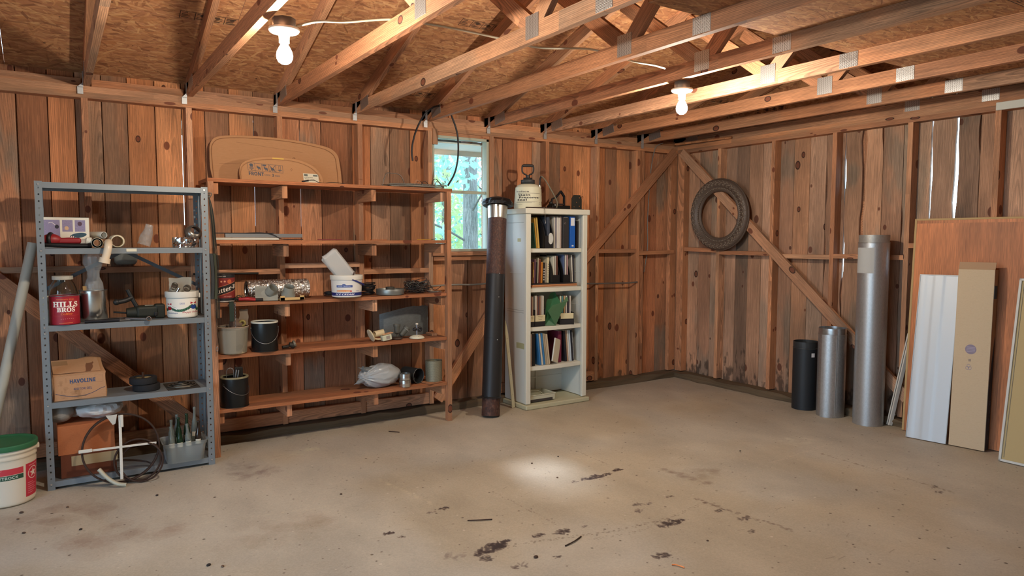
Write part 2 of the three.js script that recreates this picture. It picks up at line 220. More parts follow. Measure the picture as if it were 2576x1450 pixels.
{
  const seams = [-60, 42, 121, 190, 257, 321, 390, 457, 515, 575, 637, 692, 753, 806, 885, 931, 979, 1030, 1085, 1128, 1175, 1225, 1264, 1301, 1339, 1372, 1409, 1442, 1485, 1524, 1553, 1585, 1625, 1655, 1683, 1712].map((p) => onZ(p, 300, BA).x);
  const far = []; for (let x = seams[0] - .2; x > XL - .1; x -= .2) far.unshift(x);
  const all = [...far, ...seams]; all[all.length - 1] = BB;
  for (let i = 0; i + 1 < all.length; i++) {
    const a = all[i] + .002 + Rw() * .002, b = all[i + 1] - .002 - Rw() * .003, cx = (a + b) / 2, z = BA - .011 - Rw() * .003;
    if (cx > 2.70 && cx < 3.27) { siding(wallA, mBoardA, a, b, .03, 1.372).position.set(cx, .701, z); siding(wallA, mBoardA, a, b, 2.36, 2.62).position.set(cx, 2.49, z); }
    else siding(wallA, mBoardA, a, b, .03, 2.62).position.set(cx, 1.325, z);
    const gapLit = [457, 637, 753, 1409].some((p) => Math.abs(onZ(p, 300, BA).x - all[i]) < .03);
    if (i && !(all[i] > 2.72 && all[i] < 3.25)) { const q = part(wallA, 'batten', gapLit ? new THREE.BoxGeometry(.06, 1.55, .02) : battenG, mLum[2]); q.position.set(all[i], gapLit ? .8 : 1.3, BA - .038); }
    else if (i) { part(wallA, 'batten', new THREE.BoxGeometry(.06, 1.3, .02), mLum[2]).position.set(all[i], .7, BA - .038); }
  }
  for (const y of [HP + .019, HP + .057]) beam(wallA, 'top_plate', V(XL, y, ZA - .0445), V(XB + .089, y, ZA - .0445), .038, .089, mLum[y > HP + .03 ? 0 : 1]);
  const studs = [-1.62, -1.01, -.405, .203, .82, 1.435, 2.057, 2.67, 3.274, 3.88, 4.489, 5.03];
  for (const x of studs) beam(wallA, 'stud', V(x, .07, ZA - .0445), V(x, HP, ZA - .0445), .089, .038, mLum[lumN % 3], V(0, 0, 1));
  beam(wallA, 'stud', V(5.09, .07, ZA - .05), V(5.09, HP, ZA - .05), .08, .05, mLum[2], V(1, 0, 0)); beam(wallA, 'stud', V(5.555, .07, ZA - .04), V(5.555, HP, ZA - .04), .09, .05, mLum[1], V(1, 0, 0));
  for (let i = 0; i + 1 < studs.length; i++) { // mid-height blocking, staggered
    const x0 = studs[i] + .019, x1 = studs[i + 1] - .019; if (x0 > 2.6 && x0 < 2.75) continue;
    const y = [1.30, 1.26, 1.28, 1.27, 1.235, 1.275, 1.215, 1.31, 1.3, 1.33, 1.36, 1.34][i];
    beam(wallA, 'blocking', V(x0, y, ZA - .045), V(x1, y, ZA - .045), .038, .089, undefined);
    if (x1 < 4.6) beam(wallA, 'bottom_rail', V(x0, .118, ZA - .030), V(x1, .118, ZA - .030), .09, .038, undefined);
  }
  beam(wallA, 'blocking', V(5.05, 1.335, ZA - .04), V(5.55, 1.345, ZA - .04), .038, .08, mLum[1]);
  // diagonal braces let into the studs
  beam(wallA, 'brace', V(5.53, 2.40, ZA + .006), V(4.06, 1.04, ZA + .006), .089, .034, mLum[2]);
  beam(wallA, 'brace', V(-.75, 1.66, ZA + .006), V(.93, .04, ZA + .006), .089, .034, mLum[2]);
  beam(wallA, 'brace', V(3.36, .95, ZA + .006), V(2.72, .10, ZA + .006), .089, .034, mLum[1]);
  // blocking boards between truss heels above the plate
  for (let i = -4; i < 9; i++) beam(wallA, 'heel_block', V(X0 + TS * i + .03, HT + .03, BA + .012), V(X0 + TS * (i + 1) - .03, HT + .03, BA + .012), .058, .02, mLum[(i + 8) % 3]);
}
{ // right wall: same timber, board colour greyed for the daylight on it, open joints
  const seams = [1712, 1734, 1761, 1792, 1830, 1855, 1886, 1920, 1960, 1998, 2038, 2079, 2127, 2172, 2221, 2272, 2341, 2405, 2464, 2527].map((p) => onX(p, 420, BB).z), last = seams[seams.length - 1];
  seams[0] = BA;
  for (let z = last + .21; z < ZF; z += .21) seams.push(z);
  const wide = new Map([[1761, .005], [1855, .005], [2127, .006], [2172, .012], [2341, .006], [2405, .007], [2527, .004]].map(([p, g]) => [onX(p, 420, BB).z.toFixed(4), g]));
  for (let i = 0; i + 1 < seams.length; i++) {
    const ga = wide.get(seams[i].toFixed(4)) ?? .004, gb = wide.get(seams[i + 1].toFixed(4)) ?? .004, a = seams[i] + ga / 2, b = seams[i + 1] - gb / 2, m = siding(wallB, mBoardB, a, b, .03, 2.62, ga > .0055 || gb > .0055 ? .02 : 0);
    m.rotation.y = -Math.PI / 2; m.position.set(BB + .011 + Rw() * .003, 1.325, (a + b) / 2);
    if (i) { const open = ga > .0045 && ga < .011, t = part(wallB, 'batten', open ? new THREE.BoxGeometry(.06, [1.1, 1.25, 1.35][i % 3], .02) : battenG, mLum[2]); t.rotation.y = -Math.PI / 2; t.position.set(BB + .038, open ? .6 : 1.3, seams[i]); }
  }
  for (const y of [HP + .019, HP + .057]) beam(wallB, 'top_plate', V(XB + .0445, y, ZA), V(XB + .0445, y, ZF), .038, .089, mLum[y > HP + .03 ? 1 : 2]);
  const studs = [-4.782, -4.156, -3.55, -2.922, -2.32, -1.71, -1.1, -.49, .12, .73, 1.34];
  for (const z of studs) beam(wallB, 'stud', V(XB + .0445, .07, z), V(XB + .0445, HP, z), .089, .038, mLum[lumN % 3], V(1, 0, 0));
  beam(wallB, 'stud', V(XB + .045, .07, ZA + .05), V(XB + .045, HP, ZA + .05), .08, .09, mLum[1], V(1, 0, 0)); beam(wallB, 'blocking', V(XB + .05, 1.375, ZA + .1), V(XB + .05, 1.365, -4.80), .04, .07, mLum[2]);
  [[-4.763, -4.175, 1.345], [-4.137, -3.569, 1.325], [-3.531, -2.941, 1.335], [-2.903, -2.339, 1.43], [-2.3, -1.73, 1.4]].forEach(([a, b, y]) => beam(wallB, 'blocking', V(XB + .045, y, a), V(XB + .045, y, b), .038, .089));
  beam(wallB, 'brace', V(XB - .006, 2.39, -5.27), V(XB - .006, .23, -2.86), .089, .034, mLum[0]);
  part(wallB, 'header_strip', rbox(.02, .055, .9, .004, XB - .012, HP + .026, -1.88), M('#c9cbc2', .7), 'pale grey metal strip along the top plate');
  // plywood infill beside the last stud
}
// unseen walls close the room; the left end stands open (garage doorway), so daylight comes in
const wallL = struct('wall_left'), wallF = struct('wall_front'), mPlain = mBoardA[1];
const plain = (w, h, d, x, y, z) => tuv(box(w, h, d, x, y, z), (px, py, pz, nx) => [(Math.abs(nx) > .5 ? pz : px) / 2.4, py / 2.46]);
part(wallF, 'siding', plain(8.2, 2.7, .1, 1.75, 1.3, ZF + .05), mPlain);
part(wallL, 'siding', plain(.1, 2.7, 2.25, XL - .05, 1.3, -4.325), mPlain); part(wallL, 'siding', plain(.1, 2.7, 1.2, XL - .05, 1.3, 1.35), mPlain); part(wallL, 'header', plain(.1, .42, 3.95, XL - .05, 2.42, -1.225), mPlain);
const gable = (x) => { const s = poly([[ZF + .1, 2.56], [ZF + .1, 2.64], [-1.742, 3.86], [BA - .02, 2.64], [BA - .02, 2.56]]), g = ext(s, .03); g.rotateY(-Math.PI / 2).translate(x, 0, 0); return tuv(g, (px, py, pz) => [pz / 2.4, py / 2.46]); };
part(wallB, 'gable_panel', gable(BB + .055), mOSB); part(wallL, 'gable_panel', gable(XL), mOSB);

// roof: sheathing sheets on trusses at 24 inch centres
const roof = struct('ceiling'), SL = 1 / 3, RZm = (BA + ZF) / 2, ytop = (z) => 2.556 + (RZm + 3.692 - Math.abs(z - RZm) + 0 - (BA + 3.692 - 0 + (RZm - BA - 3.692) * 1) - 0) * 0 + (3.692 - Math.abs(z - RZm)) * SL;
{
  const ang = Math.atan(SL), slope = 3.692 / Math.cos(ang), over = .45, rows = [-over, .77, 1.99, 3.21, slope];
  for (const side of [-1, 1]) for (let r = 0; r < 4; r++) for (let c = 0; c < 4; c++) {
    const s0 = rows[r] + .0015, s1 = rows[r + 1] - .0015, xs = XL - .45 + c * 2.44 - (r % 2) * 1.22, x0 = Math.max(XL - .4, xs), x1 = Math.min(BB + .4, xs + 2.438 + (c === 3 ? 2 : 0)); if (x1 - x0 < .05) continue;
    const g = box(x1 - x0, .012, s1 - s0), ou = (c * .31 + r * .47 + (side > 0 ? .2 : 0)) % 1; tuv(g, (x, y, z) => [x / 2.44 + ou, z / 2.44 + ou * 1.7]);
    const m = part(roof, 'sheathing_panel', g, mOSB); const sm = (s0 + s1) / 2, dz = sm * Math.cos(ang); m.rotation.x = side < 0 ? -ang : ang; m.position.set((x0 + x1) / 2, ytop(BA) + sm * Math.sin(ang) + .006, side < 0 ? BA + dz : ZF - dz);
  }
  part(roof, 'fascia', box(8.8, .14, .02, 1.75, 2.33, BA - .44), M('#b9c4bb', .7));
  part(roof, 'soffit', box(8.8, .012, .41, 1.75, 2.312, BA - .235), M('#cfdad2', .7), 'pale painted soffit'); part(roof, 'ridge_cap', box(8.8, .03, .12, 1.75, 3.81, RZm), mOSB);
}
// nail plates
const plateTex = canvasTex(128, 128, (c, w, h) => { const r = rng(2); c.fillStyle = '#b4b6b6'; c.fillRect(0, 0, w, h); for (let y = 0; y < 16; y++) for (let x = 0; x < 8; x++) { c.fillStyle = '#5a5450'; c.fillRect(x * 16 + 4 + (y % 2) * 3, y * 8 + 2, 5, 4); c.fillStyle = '#e2e4e4'; c.fillRect(x * 16 + 9 + (y % 2) * 3, y * 8 + 2, 2, 4); } });
const mPlate = M('#ffffff', .35, .8, { map: plateTex, bumpMap: plateTex, bumpScale: .001 }), mTie = M('#ffffff', .42, .55, { map: galvTex });
const plateG = { joint: rbox(.003, .115, .112, .001), splice: rbox(.003, .084, .112, .001), heel: rbox(.003, .075, .16, .001) };
for (const g of Object.values(plateG)) tuv(g, (x, y, z) => [z / .11 + .5, y / .11 + .5]);
const tieG = merge([box(.003, .10, .032, 0, .05, 0), box(.032, .046, .003, -.016, -.022, .017), ext(poly([[-.034, -.004], [0, -.004], [0, .03]]), .003).translate(0, 0, .0155)]);
function truss(i, x, label, group) {
  const t = thing('roof_truss', label, 'roof truss', [x, 0, 0], group, undefined), m0 = mLum[(i + 6) % 3], m1 = mLum[(i + 7) % 3], yb = HT + .0445, up = V(0, 1, 0), sp = -2.385;
  beam(t, 'bottom_chord', V(0, yb, BA + .005), V(0, yb, sp), .089, .038, m0); beam(t, 'bottom_chord', V(0, yb, sp + .002), V(0, yb, ZF), .089, .038, m1);
  const off = .0469, hz = BA - .42; // top chords, with a short tail under the eave
  beam(t, 'top_chord', V(0, ytop(BA) - .42 * SL - off, hz), V(0, ytop(RZm) - off, RZm), .089, .038, m1); beam(t, 'top_chord', V(0, ytop(ZF) - off, ZF), V(0, ytop(RZm) - off, RZm), .089, .038, m0);
  const J1 = -2.93, J2 = -.56, zq = BA + 1.8, yq = ytop(zq) - .11;
  beam(t, 'web', V(.001, HT + .085, J1 - .03), V(.001, yq, zq), .089, .036, m1, V(0, 1, .1)); beam(t, 'web', V(0, HT + .085, J1 + .03), V(0, ytop(RZm) - .12, RZm - .03), .089, .036, m0, V(0, 1, .1));
  beam(t, 'web', V(.001, HT + .085, J2 + .03), V(.001, yq, ZF - 1.8), .089, .036, m0, V(0, 1, .1)); beam(t, 'web', V(0, HT + .085, J2 - .03), V(0, ytop(RZm) - .12, RZm + .03), .089, .036, m1, V(0, 1, .1));
  for (const s of [-1, 1]) {
    part(t, 'nail_plate', plateG.joint, mPlate).position.set(s * .0195, HT + .073, J1); part(t, 'nail_plate', plateG.joint, mPlate).position.set(s * .0195, HT + .073, J2); part(t, 'nail_plate', plateG.splice, mPlate).position.set(s * .0195, HT + .0465, sp);
    const h = part(t, 'nail_plate', plateG.heel, mPlate); h.position.set(s * .0195, HT + .058, BA + .26); h.rotation.x = -.16;
  }
  if (i < 9) part(t, 'hurricane_tie', tieG, mTie, 'galvanized metal tie').position.set(-.021, HT - .01, ZA + .0);
  return t;
}
const trussWords = { '-2': 'timber roof truss two bays before the steel shelf unit, towards the doorway', '-1': 'timber roof truss one bay before the steel shelf unit, towards the doorway', 0: 'timber roof truss meeting the wall above the steel shelf unit', 1: 'timber roof truss carrying the bulb fixture nearest the steel shelf unit', 2: 'timber roof truss meeting the wall above the large cardboard sleeve', 3: 'timber roof truss meeting the wall above the twisted wire bundle', 4: 'timber roof truss with the black cable loop hung over its heel', 5: 'timber roof truss carrying the bulb fixture nearest the oval frame', 6: 'timber roof truss meeting the wall above the white bookcase', 7: 'timber roof truss meeting the wall one bay past the bookcase', 8: 'timber roof truss next to the gable truss' };
for (let i = -2; i <= 8; i++) truss(i, X0 + TS * i, trussWords[i]);
truss(9, XB + .045, 'timber gable truss standing on the top plate above the leaning pipes');
// loose sheets laid over the bottom chords
for (const [a, b, k] of [[2.30, 3.50, 0], [3.505, 4.72, 1], [4.725, 5.56, 2]]) {
  const g = box(b - a, .011, 3.9); tuv(g, (x, y, z) => [x / 2.44 + k * .37, z / 2.44 + k * .21]);
  single('loft_sheet', ['weathered strand board sheet lying over the truss chords, on the side of the metal shelves', 'weathered strand board sheet lying over the truss chords between two other sheets', 'narrow strand board sheet lying over the truss chords beside the gable truss'][k], 'board sheet', g, mOSB, undefined).position.set((a + b) / 2, HT + .089 + .0065, -2.40 + 1.95);
}
// window: two sashes, one over the other
{
  const w = struct('window_1'), x0 = 2.695, x1 = 3.252, y0 = 1.372, y1 = 2.355, zc = ZA - .055, mF = M('#a8b0a0', .7), mPane = M('#ffffff', .02, 0, { transmission: 1, thickness: 0, ior: 1.45 });
  part(w, 'jamb', box(.022, y1 - y0, .075, x0 + .011, (y0 + y1) / 2, zc), mF); part(w, 'jamb', box(.022, y1 - y0, .075, x1 - .011, (y0 + y1) / 2, zc), mF); part(w, 'head', box(x1 - x0, .022, .075, (x0 + x1) / 2, y1 - .011, zc), mF); part(w, 'sash_sill', box(x1 - x0, .02, .075, (x0 + x1) / 2, y0 + .01, zc), mF);
  part(w, 'meeting_rail', rbox(x1 - x0 - .04, .026, .03, .004, (x0 + x1) / 2, 1.885, zc), mF);
  for (const [a, b, z] of [[y0 + .02, 1.875, zc + .008], [1.895, y1 - .02, zc - .01]]) part(w, 'pane', box(x1 - x0 - .04, b - a, .003, (x0 + x1) / 2, (a + b) / 2, z), mPane);
  beam(w, 'stool', V(2.68, 1.353, ZA - .03), V(3.29, 1.353, ZA - .03), .034, .10, mLum[1]); beam(w, 'apron', V(2.70, 1.312, ZA - .045), V(3.25, 1.312, ZA - .045), .036, .07, mLum[2]);
  beam(w, 'trim_block', V(2.712, 2.27, ZA + .004), V(2.712, 2.40, ZA + .004), .045, .02, mLum[0], V(1, 0, 0));
  beam(w, 'header', V(2.69, 2.366, ZA - .05), V(3.255, 2.366, ZA - .05), .026, .08, mLum[2]);
}
// ---------------------------------------------------------------- small builders
const faceCam = (x, z) => Math.atan2(-x, -z);
const n3 = (x, y, z) => (noise(x + z * .7, y + 3) + noise(y + x * .3, z + 7) + noise(z + y * .4, x + 11)) / 3;
function crumple(g, amp, f, seed = 0, ridge = 1) { const h = g.index ? g.toNonIndexed() : g, p = h.attributes.position; if (!h.attributes.normal) h.computeVertexNormals(); const c = V(), b = new THREE.Box3().setFromBufferAttribute(p); b.getCenter(c); for (let i = 0; i < p.count; i++) { const v = V(p.getX(i), p.getY(i), p.getZ(i)), d = v.clone().sub(c).normalize(); let n = n3(v.x * f + seed, v.y * f + seed * 2, v.z * f + seed * 3); n = ridge ? 1 - Math.abs(n * 2 - 1) * 2 : n - .5; const m = n3(v.x * f * 2.3 + seed, v.y * f * 2.3, v.z * f * 2.3) - .5; v.addScaledVector(d, amp * (n * .7 + m * .8)); p.setXYZ(i, v.x, v.y, v.z); } h.computeVertexNormals(); return h; }
function wrap(parent, name, rt, rb, h, y, tex, turn, arc = Math.PI, rough = .5) { // printed band round the front of a can
  const g = new THREE.CylinderGeometry(rt, rb, h, 40, 1, true, Math.PI - arc / 2, arc), m = part(parent, name, g, M('#ffffff', rough, 0, { map: tex })); m.position.y = y; m.rotation.y = Math.PI + turn; return m;
}
const txt = (c, s, x, y, font, col, sx = 1) => { c.save(); c.translate(x, y); c.scale(sx, 1); c.font = font; c.fillStyle = col; c.textAlign = 'center'; c.textBaseline = 'middle'; c.fillText(s, 0, 0); c.restore(); };
const bail = (r, h, drop, side = 1) => { const pts = []; for (let k = 0; k <= 16; k++) { const a = k / 16 * Math.PI; pts.push(V(-Math.cos(a) * r, h - Math.sin(a) * drop, side * Math.sin(a) * (r * .98 + .004))); } return tube(pts, .0018, 40, 6); };
const mWhitePl = M('#dcdad0', .45), mBlackPl = M('#141417', .45), mChrome = M('#d8d8d8', .12, 1), mSteel = M('#9a9c9c', .35, .9), mBolt = M('#cfd1d0', .3, .8), mWood = mLum[0], mCreamPl = M('#d9cdb0', .5), mBlackWire = M('#15151a', .55), mDarkIron = M('#2a2a28', .5, .5), mClearBag = M('#eef2f2', .25, 0, { transmission: .82, thickness: 0, ior: 1.3 });
const at = (o, x, y, z, ry = 0) => { o.position.set(x, y, z); o.rotation.y = ry; return o; };

// ---------------------------------------------------------------- grey steel shelf unit
const MZ = -4.85, MB = -5.155, MX0 = -.078, MX1 = .838, SH = [1.80, 1.42, .971, .517, .05];
{
  const t = thing('metal_shelf_unit', 'grey perforated steel shelf unit with five shelves beside the wooden shelves', 'shelf unit');
  const mGrey = M('#7e878c', .45, .25), flange = (holes) => { const s = poly([[0, 0], [.038, 0], [.038, 1.805], [0, 1.805]]); if (holes) for (let y = .03; y < 1.79; y += .0395) { const h = new THREE.Path(); h.absellipse(.019, y, .0042, .0055, 0, Math.PI * 2); s.holes.push(h); } return new THREE.ExtrudeGeometry(s, { depth: .002, bevelEnabled: false, curveSegments: 5 }); };
  const fr = flange(true);
  for (const [x, z, sx, sz] of [[MX0, MZ, 1, 1], [MX1, MZ, -1, 1], [MX0, MB, 1, -1], [MX1, MB, -1, -1]]) {
    const a = fr.clone(); if (sx < 0) a.translate(-.038, 0, 0); const b = fr.clone().rotateY(Math.PI / 2); if (sz < 0) b.translate(0, 0, .038);
    const m = part(t, 'post', merge([a, b]), mGrey); m.position.set(x, 0, z);
  }
  SH.forEach((y, k) => {
    const z0 = MB + .003, z1 = MZ - .002, w = MX1 - MX0 - .008, cx = (MX0 + MX1) / 2, sag = k === 3 ? .004 : 0;
    const s = part(t, 'shelf', [box(w, .0018, z1 - z0, cx, y - .001, (z0 + z1) / 2), rbox(w, .034, .003, .001, cx, y - .017, z1), rbox(w, .034, .003, .001, cx, y - .017, z0), box(.003, .034, z1 - z0, cx - w / 2, y - .017, (z0 + z1) / 2), box(.003, .034, z1 - z0, cx + w / 2, y - .017, (z0 + z1) / 2)], mGrey);
    for (const x of [MX0 + .019, MX1 - .019]) for (const dy of k === 2 ? [-.01, -.045] : [-.014]) part(t, 'bolt', cyl(.0055, .0055, .005, 0, 0, 0, 8).rotateX(Math.PI / 2).translate(x, y + dy, MZ + .004), mBolt);
  });
  const cx = (MX0 + MX1) / 2; for (const x of [MX0 + .02, MX1 - .02]) part(t, 'brace_strap', (() => { const d = V(x - cx, -.24, 0), L = d.length(), g = rbox(L, .022, .002, .0009); g.rotateZ(Math.atan2(d.y, d.x)); return g.translate((x + cx) / 2, 1.40 - .12, MB - .004); })(), M('#5d666c', .45, .3));
  part(t, 'shelf_tag', rbox(.056, .018, .0012, .0005, RZ(313, 625, 349, 636, MZ + .004).x, 1.407, MZ + .0025), M('#d6d2bc', .8), 'cream paper tag');
}
// printed faucet carton standing on the second steel shelf
{
  const r = RZ(103, 541, 225, 618, -5.02), t = thing('faucet_carton', 'white carton with lilac faucet photographs on upper steel shelf', 'carton', [r.x, SH[1], -5.02]);
  const tex = canvasTex(512, 340, (c, w, h) => {
    c.fillStyle = '#e4dfcf'; c.fillRect(0, 0, w, h); const ph = (x, y, W, H) => { c.fillStyle = '#8f86a6'; c.fillRect(x, y, W, H); const q = rng(x); for (let i = 0; i < 60; i++) { c.fillStyle = q() < .5 ? 'rgba(190,180,205,.25)' : 'rgba(90,80,110,.2)'; c.fillRect(x + q() * W * .9, y + q() * H * .9, 8, 6); } };
    ph(18, 28, 180, 300); ph(222, 28, 112, 130); ph(356, 28, 112, 130); c.fillStyle = '#2c2a38'; c.beginPath(); c.arc(166, 104, 22, 0, 7); c.fill(); c.strokeStyle = '#e6e0da'; c.lineWidth = 6; c.beginPath(); c.moveTo(80, 66); c.quadraticCurveTo(110, 40, 150, 88); c.stroke(); c.fillStyle = '#dcd6e4'; c.beginPath(); c.arc(92, 220, 40, 0, 7); c.fill();
    c.fillStyle = '#d8b48c'; c.beginPath(); c.arc(268, 120, 22, 0, 7); c.fill(); c.fillStyle = '#54394a'; c.beginPath(); c.arc(410, 70, 24, 0, 7); c.fill();
    c.fillStyle = '#284a5c'; c.beginPath(); c.ellipse(390, 200, 90, 28, -.15, 0, 7); c.fill(); c.fillStyle = '#8c2430'; c.beginPath(); c.moveTo(190, 230); c.lineTo(330, 220); c.lineTo(340, 300); c.lineTo(190, 300); c.fill(); c.save(); c.translate(346, 236); c.rotate(.12); txt(c, 'ller', 0, 0, 'italic bold 64px sans-serif', '#f0d8c8'); c.restore(); c.fillStyle = '#2a3a70'; c.fillRect(330, 272, 60, 16);
  }, false);
  part(t, 'body', boxUV(rbox(r.w, r.h, .10, .003, 0, r.h / 2, -.052)), M('#dcd6c4', .75)); part(t, 'printed_front', planarUV(box(r.w * .985, r.h * .985, .001, 0, r.h / 2, .0005), -r.w / 2, 0, r.w, r.h), M('#ffffff', .6, 0, { map: tex })); part(t, 'flap', rbox(r.w * .98, .002, .05, .001, 0, r.h + .001, -.03), M('#3c3834', .8), 'dark upper flap');
}
{ // folding handle tool: red body, black grip
  const p = onZ(165, 612, -4.93), t = thing('power_tool', 'red and black hand sander lying in front of the faucet carton', 'tool', [p.x, SH[1], -4.92]);
  part(t, 'grip', tube([[-.128, .022, 0], [-.06, .020, .006], [.02, .0165, .010], [.118, .0155, .012]], .0135, 20, 10).scale(1, .95, 1), mBlackPl); part(t, 'body', [new THREE.SphereGeometry(.042, 20, 14).scale(1.25, .82, .8).translate(-.07, .05, -.02), rbox(.12, .036, .04, .014, .02, .043, -.022)], M('#8e1f24', .45)); part(t, 'collar', new THREE.TorusGeometry(.032, .011, 10, 24).rotateY(1.2).translate(-.072, .052, -.018), mBlackPl);
  part(t, 'end_cap', cyl(.014, .014, .02, 0, 0, 0, 16).rotateZ(1.57).translate(.122, .0155, .012), mBlackPl);
}
// white drain pipe pieces
{
  const mP = M('#d8cfb4', .45), G = 'white plastic drain fittings';
  const hollow = (L, R, r2) => pipe(R, r2, L, 28).rotateX(-Math.PI / 2);   // axis along +z... open ends
  let p = onZ(245, 622, -4.86), t = thing('drain_pipe', 'short cream drain pipe with narrow bore poking over the shelf edge', 'drain pipe', [p.x, SH[1] + .0285 - .004, -5.0], G); part(t, 'tube', hollow(.15, .0285, .019).translate(0, 0, .150), mP); part(t, 'collar', hollow(.03, .031, .02).translate(0, 0, .150), mP); t.position.y = SH[1] + .0311;
  p = onZ(295, 609, -4.9); t = thing('drain_pipe', 'wide cream drain pipe seen end-on beside the hanging trap bend', 'drain pipe', [p.x, SH[1] + .0405, -5.08], G); part(t, 'tube', hollow(.2, .0395, .031).translate(0, 0, .2), mP);
  p = onZ(255, 600, -4.95); t = thing('drain_pipe', 'white drain pipe with grey rubber insert lying on top of others', 'drain pipe', [p.x, SH[1] + .078, -5.06], G); part(t, 'tube', hollow(.13, .0225, .018).rotateY(.5).translate(0, 0, 0), M('#dcdcd2', .4)); part(t, 'insert', cyl(.0175, .0175, .02, 0, 0, 0, 18).rotateX(1.57).rotateY(.5).translate(0.0, 0, -.02), M('#7c7c76', .8), 'grey rubber insert'); t.position.x += .02;
  p = onZ(268, 640, -4.84); t = thing('trap_bend', 'curved white trap bend hanging over the steel shelf edge', 'drain pipe', [p.x, SH[1], -4.84], G); part(t, 'bend', tube([[.012, .025, -.13], [.014, .030, -.06], [.013, .032, -.012], [.008, .008, .030], [-.001, -.035, .036], [-.010, -.062, .038]], .0215, 40, 16), M('#d9c9b0', .4)); part(t, 'nut', cyl(.029, .031, .03, 0, 0, 0, 12).rotateZ(-.25).translate(-.013, -.073, .040), M('#d9c9b0', .45));
  p = onZ(222, 614, -4.93); t = thing('drain_elbow', 'white plastic elbow fitting lying beside the black tool grip', 'drain pipe', [p.x - .022, SH[1] + .0285, -5.0], G); part(t, 'elbow', tube([[-.05, -.003, .0], [-.015, 0, .0], [.012, .004, .004], [.03, .012, .01]], .023, 24, 16), M('#d6d8d4', .4)); part(t, 'collar', cyl(.0265, .0265, .026, 0, 0, 0, 22).rotateZ(1.35).translate(.026, .011, .009), M('#dcdccf', .4));
}
{ const p = onZ(362, 603, -5.02), t = thing('plastic_sleeve', 'crumpled clear plastic sleeve standing on upper steel shelf', 'plastic bag', [p.x, SH[1], -5.02]); part(t, 'film', crumple(new THREE.CylinderGeometry(.018, .034, .12, 18, 14, true).translate(0, .06, 0), .014, 45, 4).rotateZ(-.28), mClearBag); t.position.y += .024; }
{ // foil roll and chrome ring
  const p = onZ(465, 612, -4.93), t = thing('foil_tin', 'crinkled silver foil tin on upper steel shelf', 'tin', [p.x + .01, SH[1], -4.96]); part(t, 'tin', crumple(new THREE.CylinderGeometry(.078, .075, .06, 40, 6, false).scale(1, 1, .62), .007, 70, 2).translate(0, .033, 0), mChrome);
  const q = onZ(488, 592, -4.98), u = thing('metal_ring', 'dull chrome reflector bowl leaning on the foil tin', 'lamp part', [q.x, SH[1] + .09, -5.03]); part(u, 'bowl', lathe([[.05, 0], [.054, .002], [.052, .02], [.044, .034], [.03, .04], [.028, .038], [.042, .03], [.049, .018], [.05, 0]], 32).rotateX(.9).rotateZ(-.5), M('#8e8a82', .3, .8)); part(u, 'rim', new THREE.TorusGeometry(.052, .004, 8, 36).rotateX(1.57).rotateX(.9).rotateZ(-.5), M('#5a4c42', .4, .6));
}
{ const r = RZ(287, 640, 350, 668, -5.30), t = thing('plastic_tub', 'milky plastic tub resting on the wall blocking behind the steel unit', 'tub', [r.x, 1.28, ZA - .03]); part(t, 'bowl', lathe([[0, .004], [.055, .004], [.068, .02], [.074, .078], [.079, .08], [.078, .084], [.07, .082], [.064, .02], [.052, .009], [0, .009]], 30).scale(1, 1, .55), M('#8f9490', .5, 0, { transmission: .25, thickness: 0 })); t.position.y = 1.3005; }
// third shelf: glass jar, coffee can, tin, drill, rods, pail
{
  const r = RZ(116, 690, 190, 800, -5.06), cx = r.x, R = .077, t = thing('glass_jar', 'big clear glass jar with white lid behind the red coffee can', 'jar', [cx + .012, SH[2] + .001, -5.076]);
  const gl = M('#f2f6f2', .04, 0, { transmission: 1, thickness: .004, ior: 1.4 });
  part(t, 'glass', lathe([[0, .006], [R * .9, .004], [R, .02], [R, .17], [R * .93, .2], [R * .78, .232], [R * .66, .246], [R * .66, .262], [R * .62, .262], [R * .62, .244], [R * .75, .228], [R * .895, .197], [R * .955, .168], [R * .955, .024], [R * .85, .012], [0, .012]], 44), gl); part(t, 'lid', lathe([[0, .278], [R * .7, .278], [R * .72, .274], [R * .72, .256], [R * .69, .256]], 36), M('#c9c6b8', .5), 'white screw lid');
  part(t, 'contents', crumple(new THREE.CylinderGeometry(R * .9, R * .9, .13, 24, 6).translate(0, .08, 0), .02, 40, 7), M('#2c2f33', .35, .3), 'dark hardware inside');
}
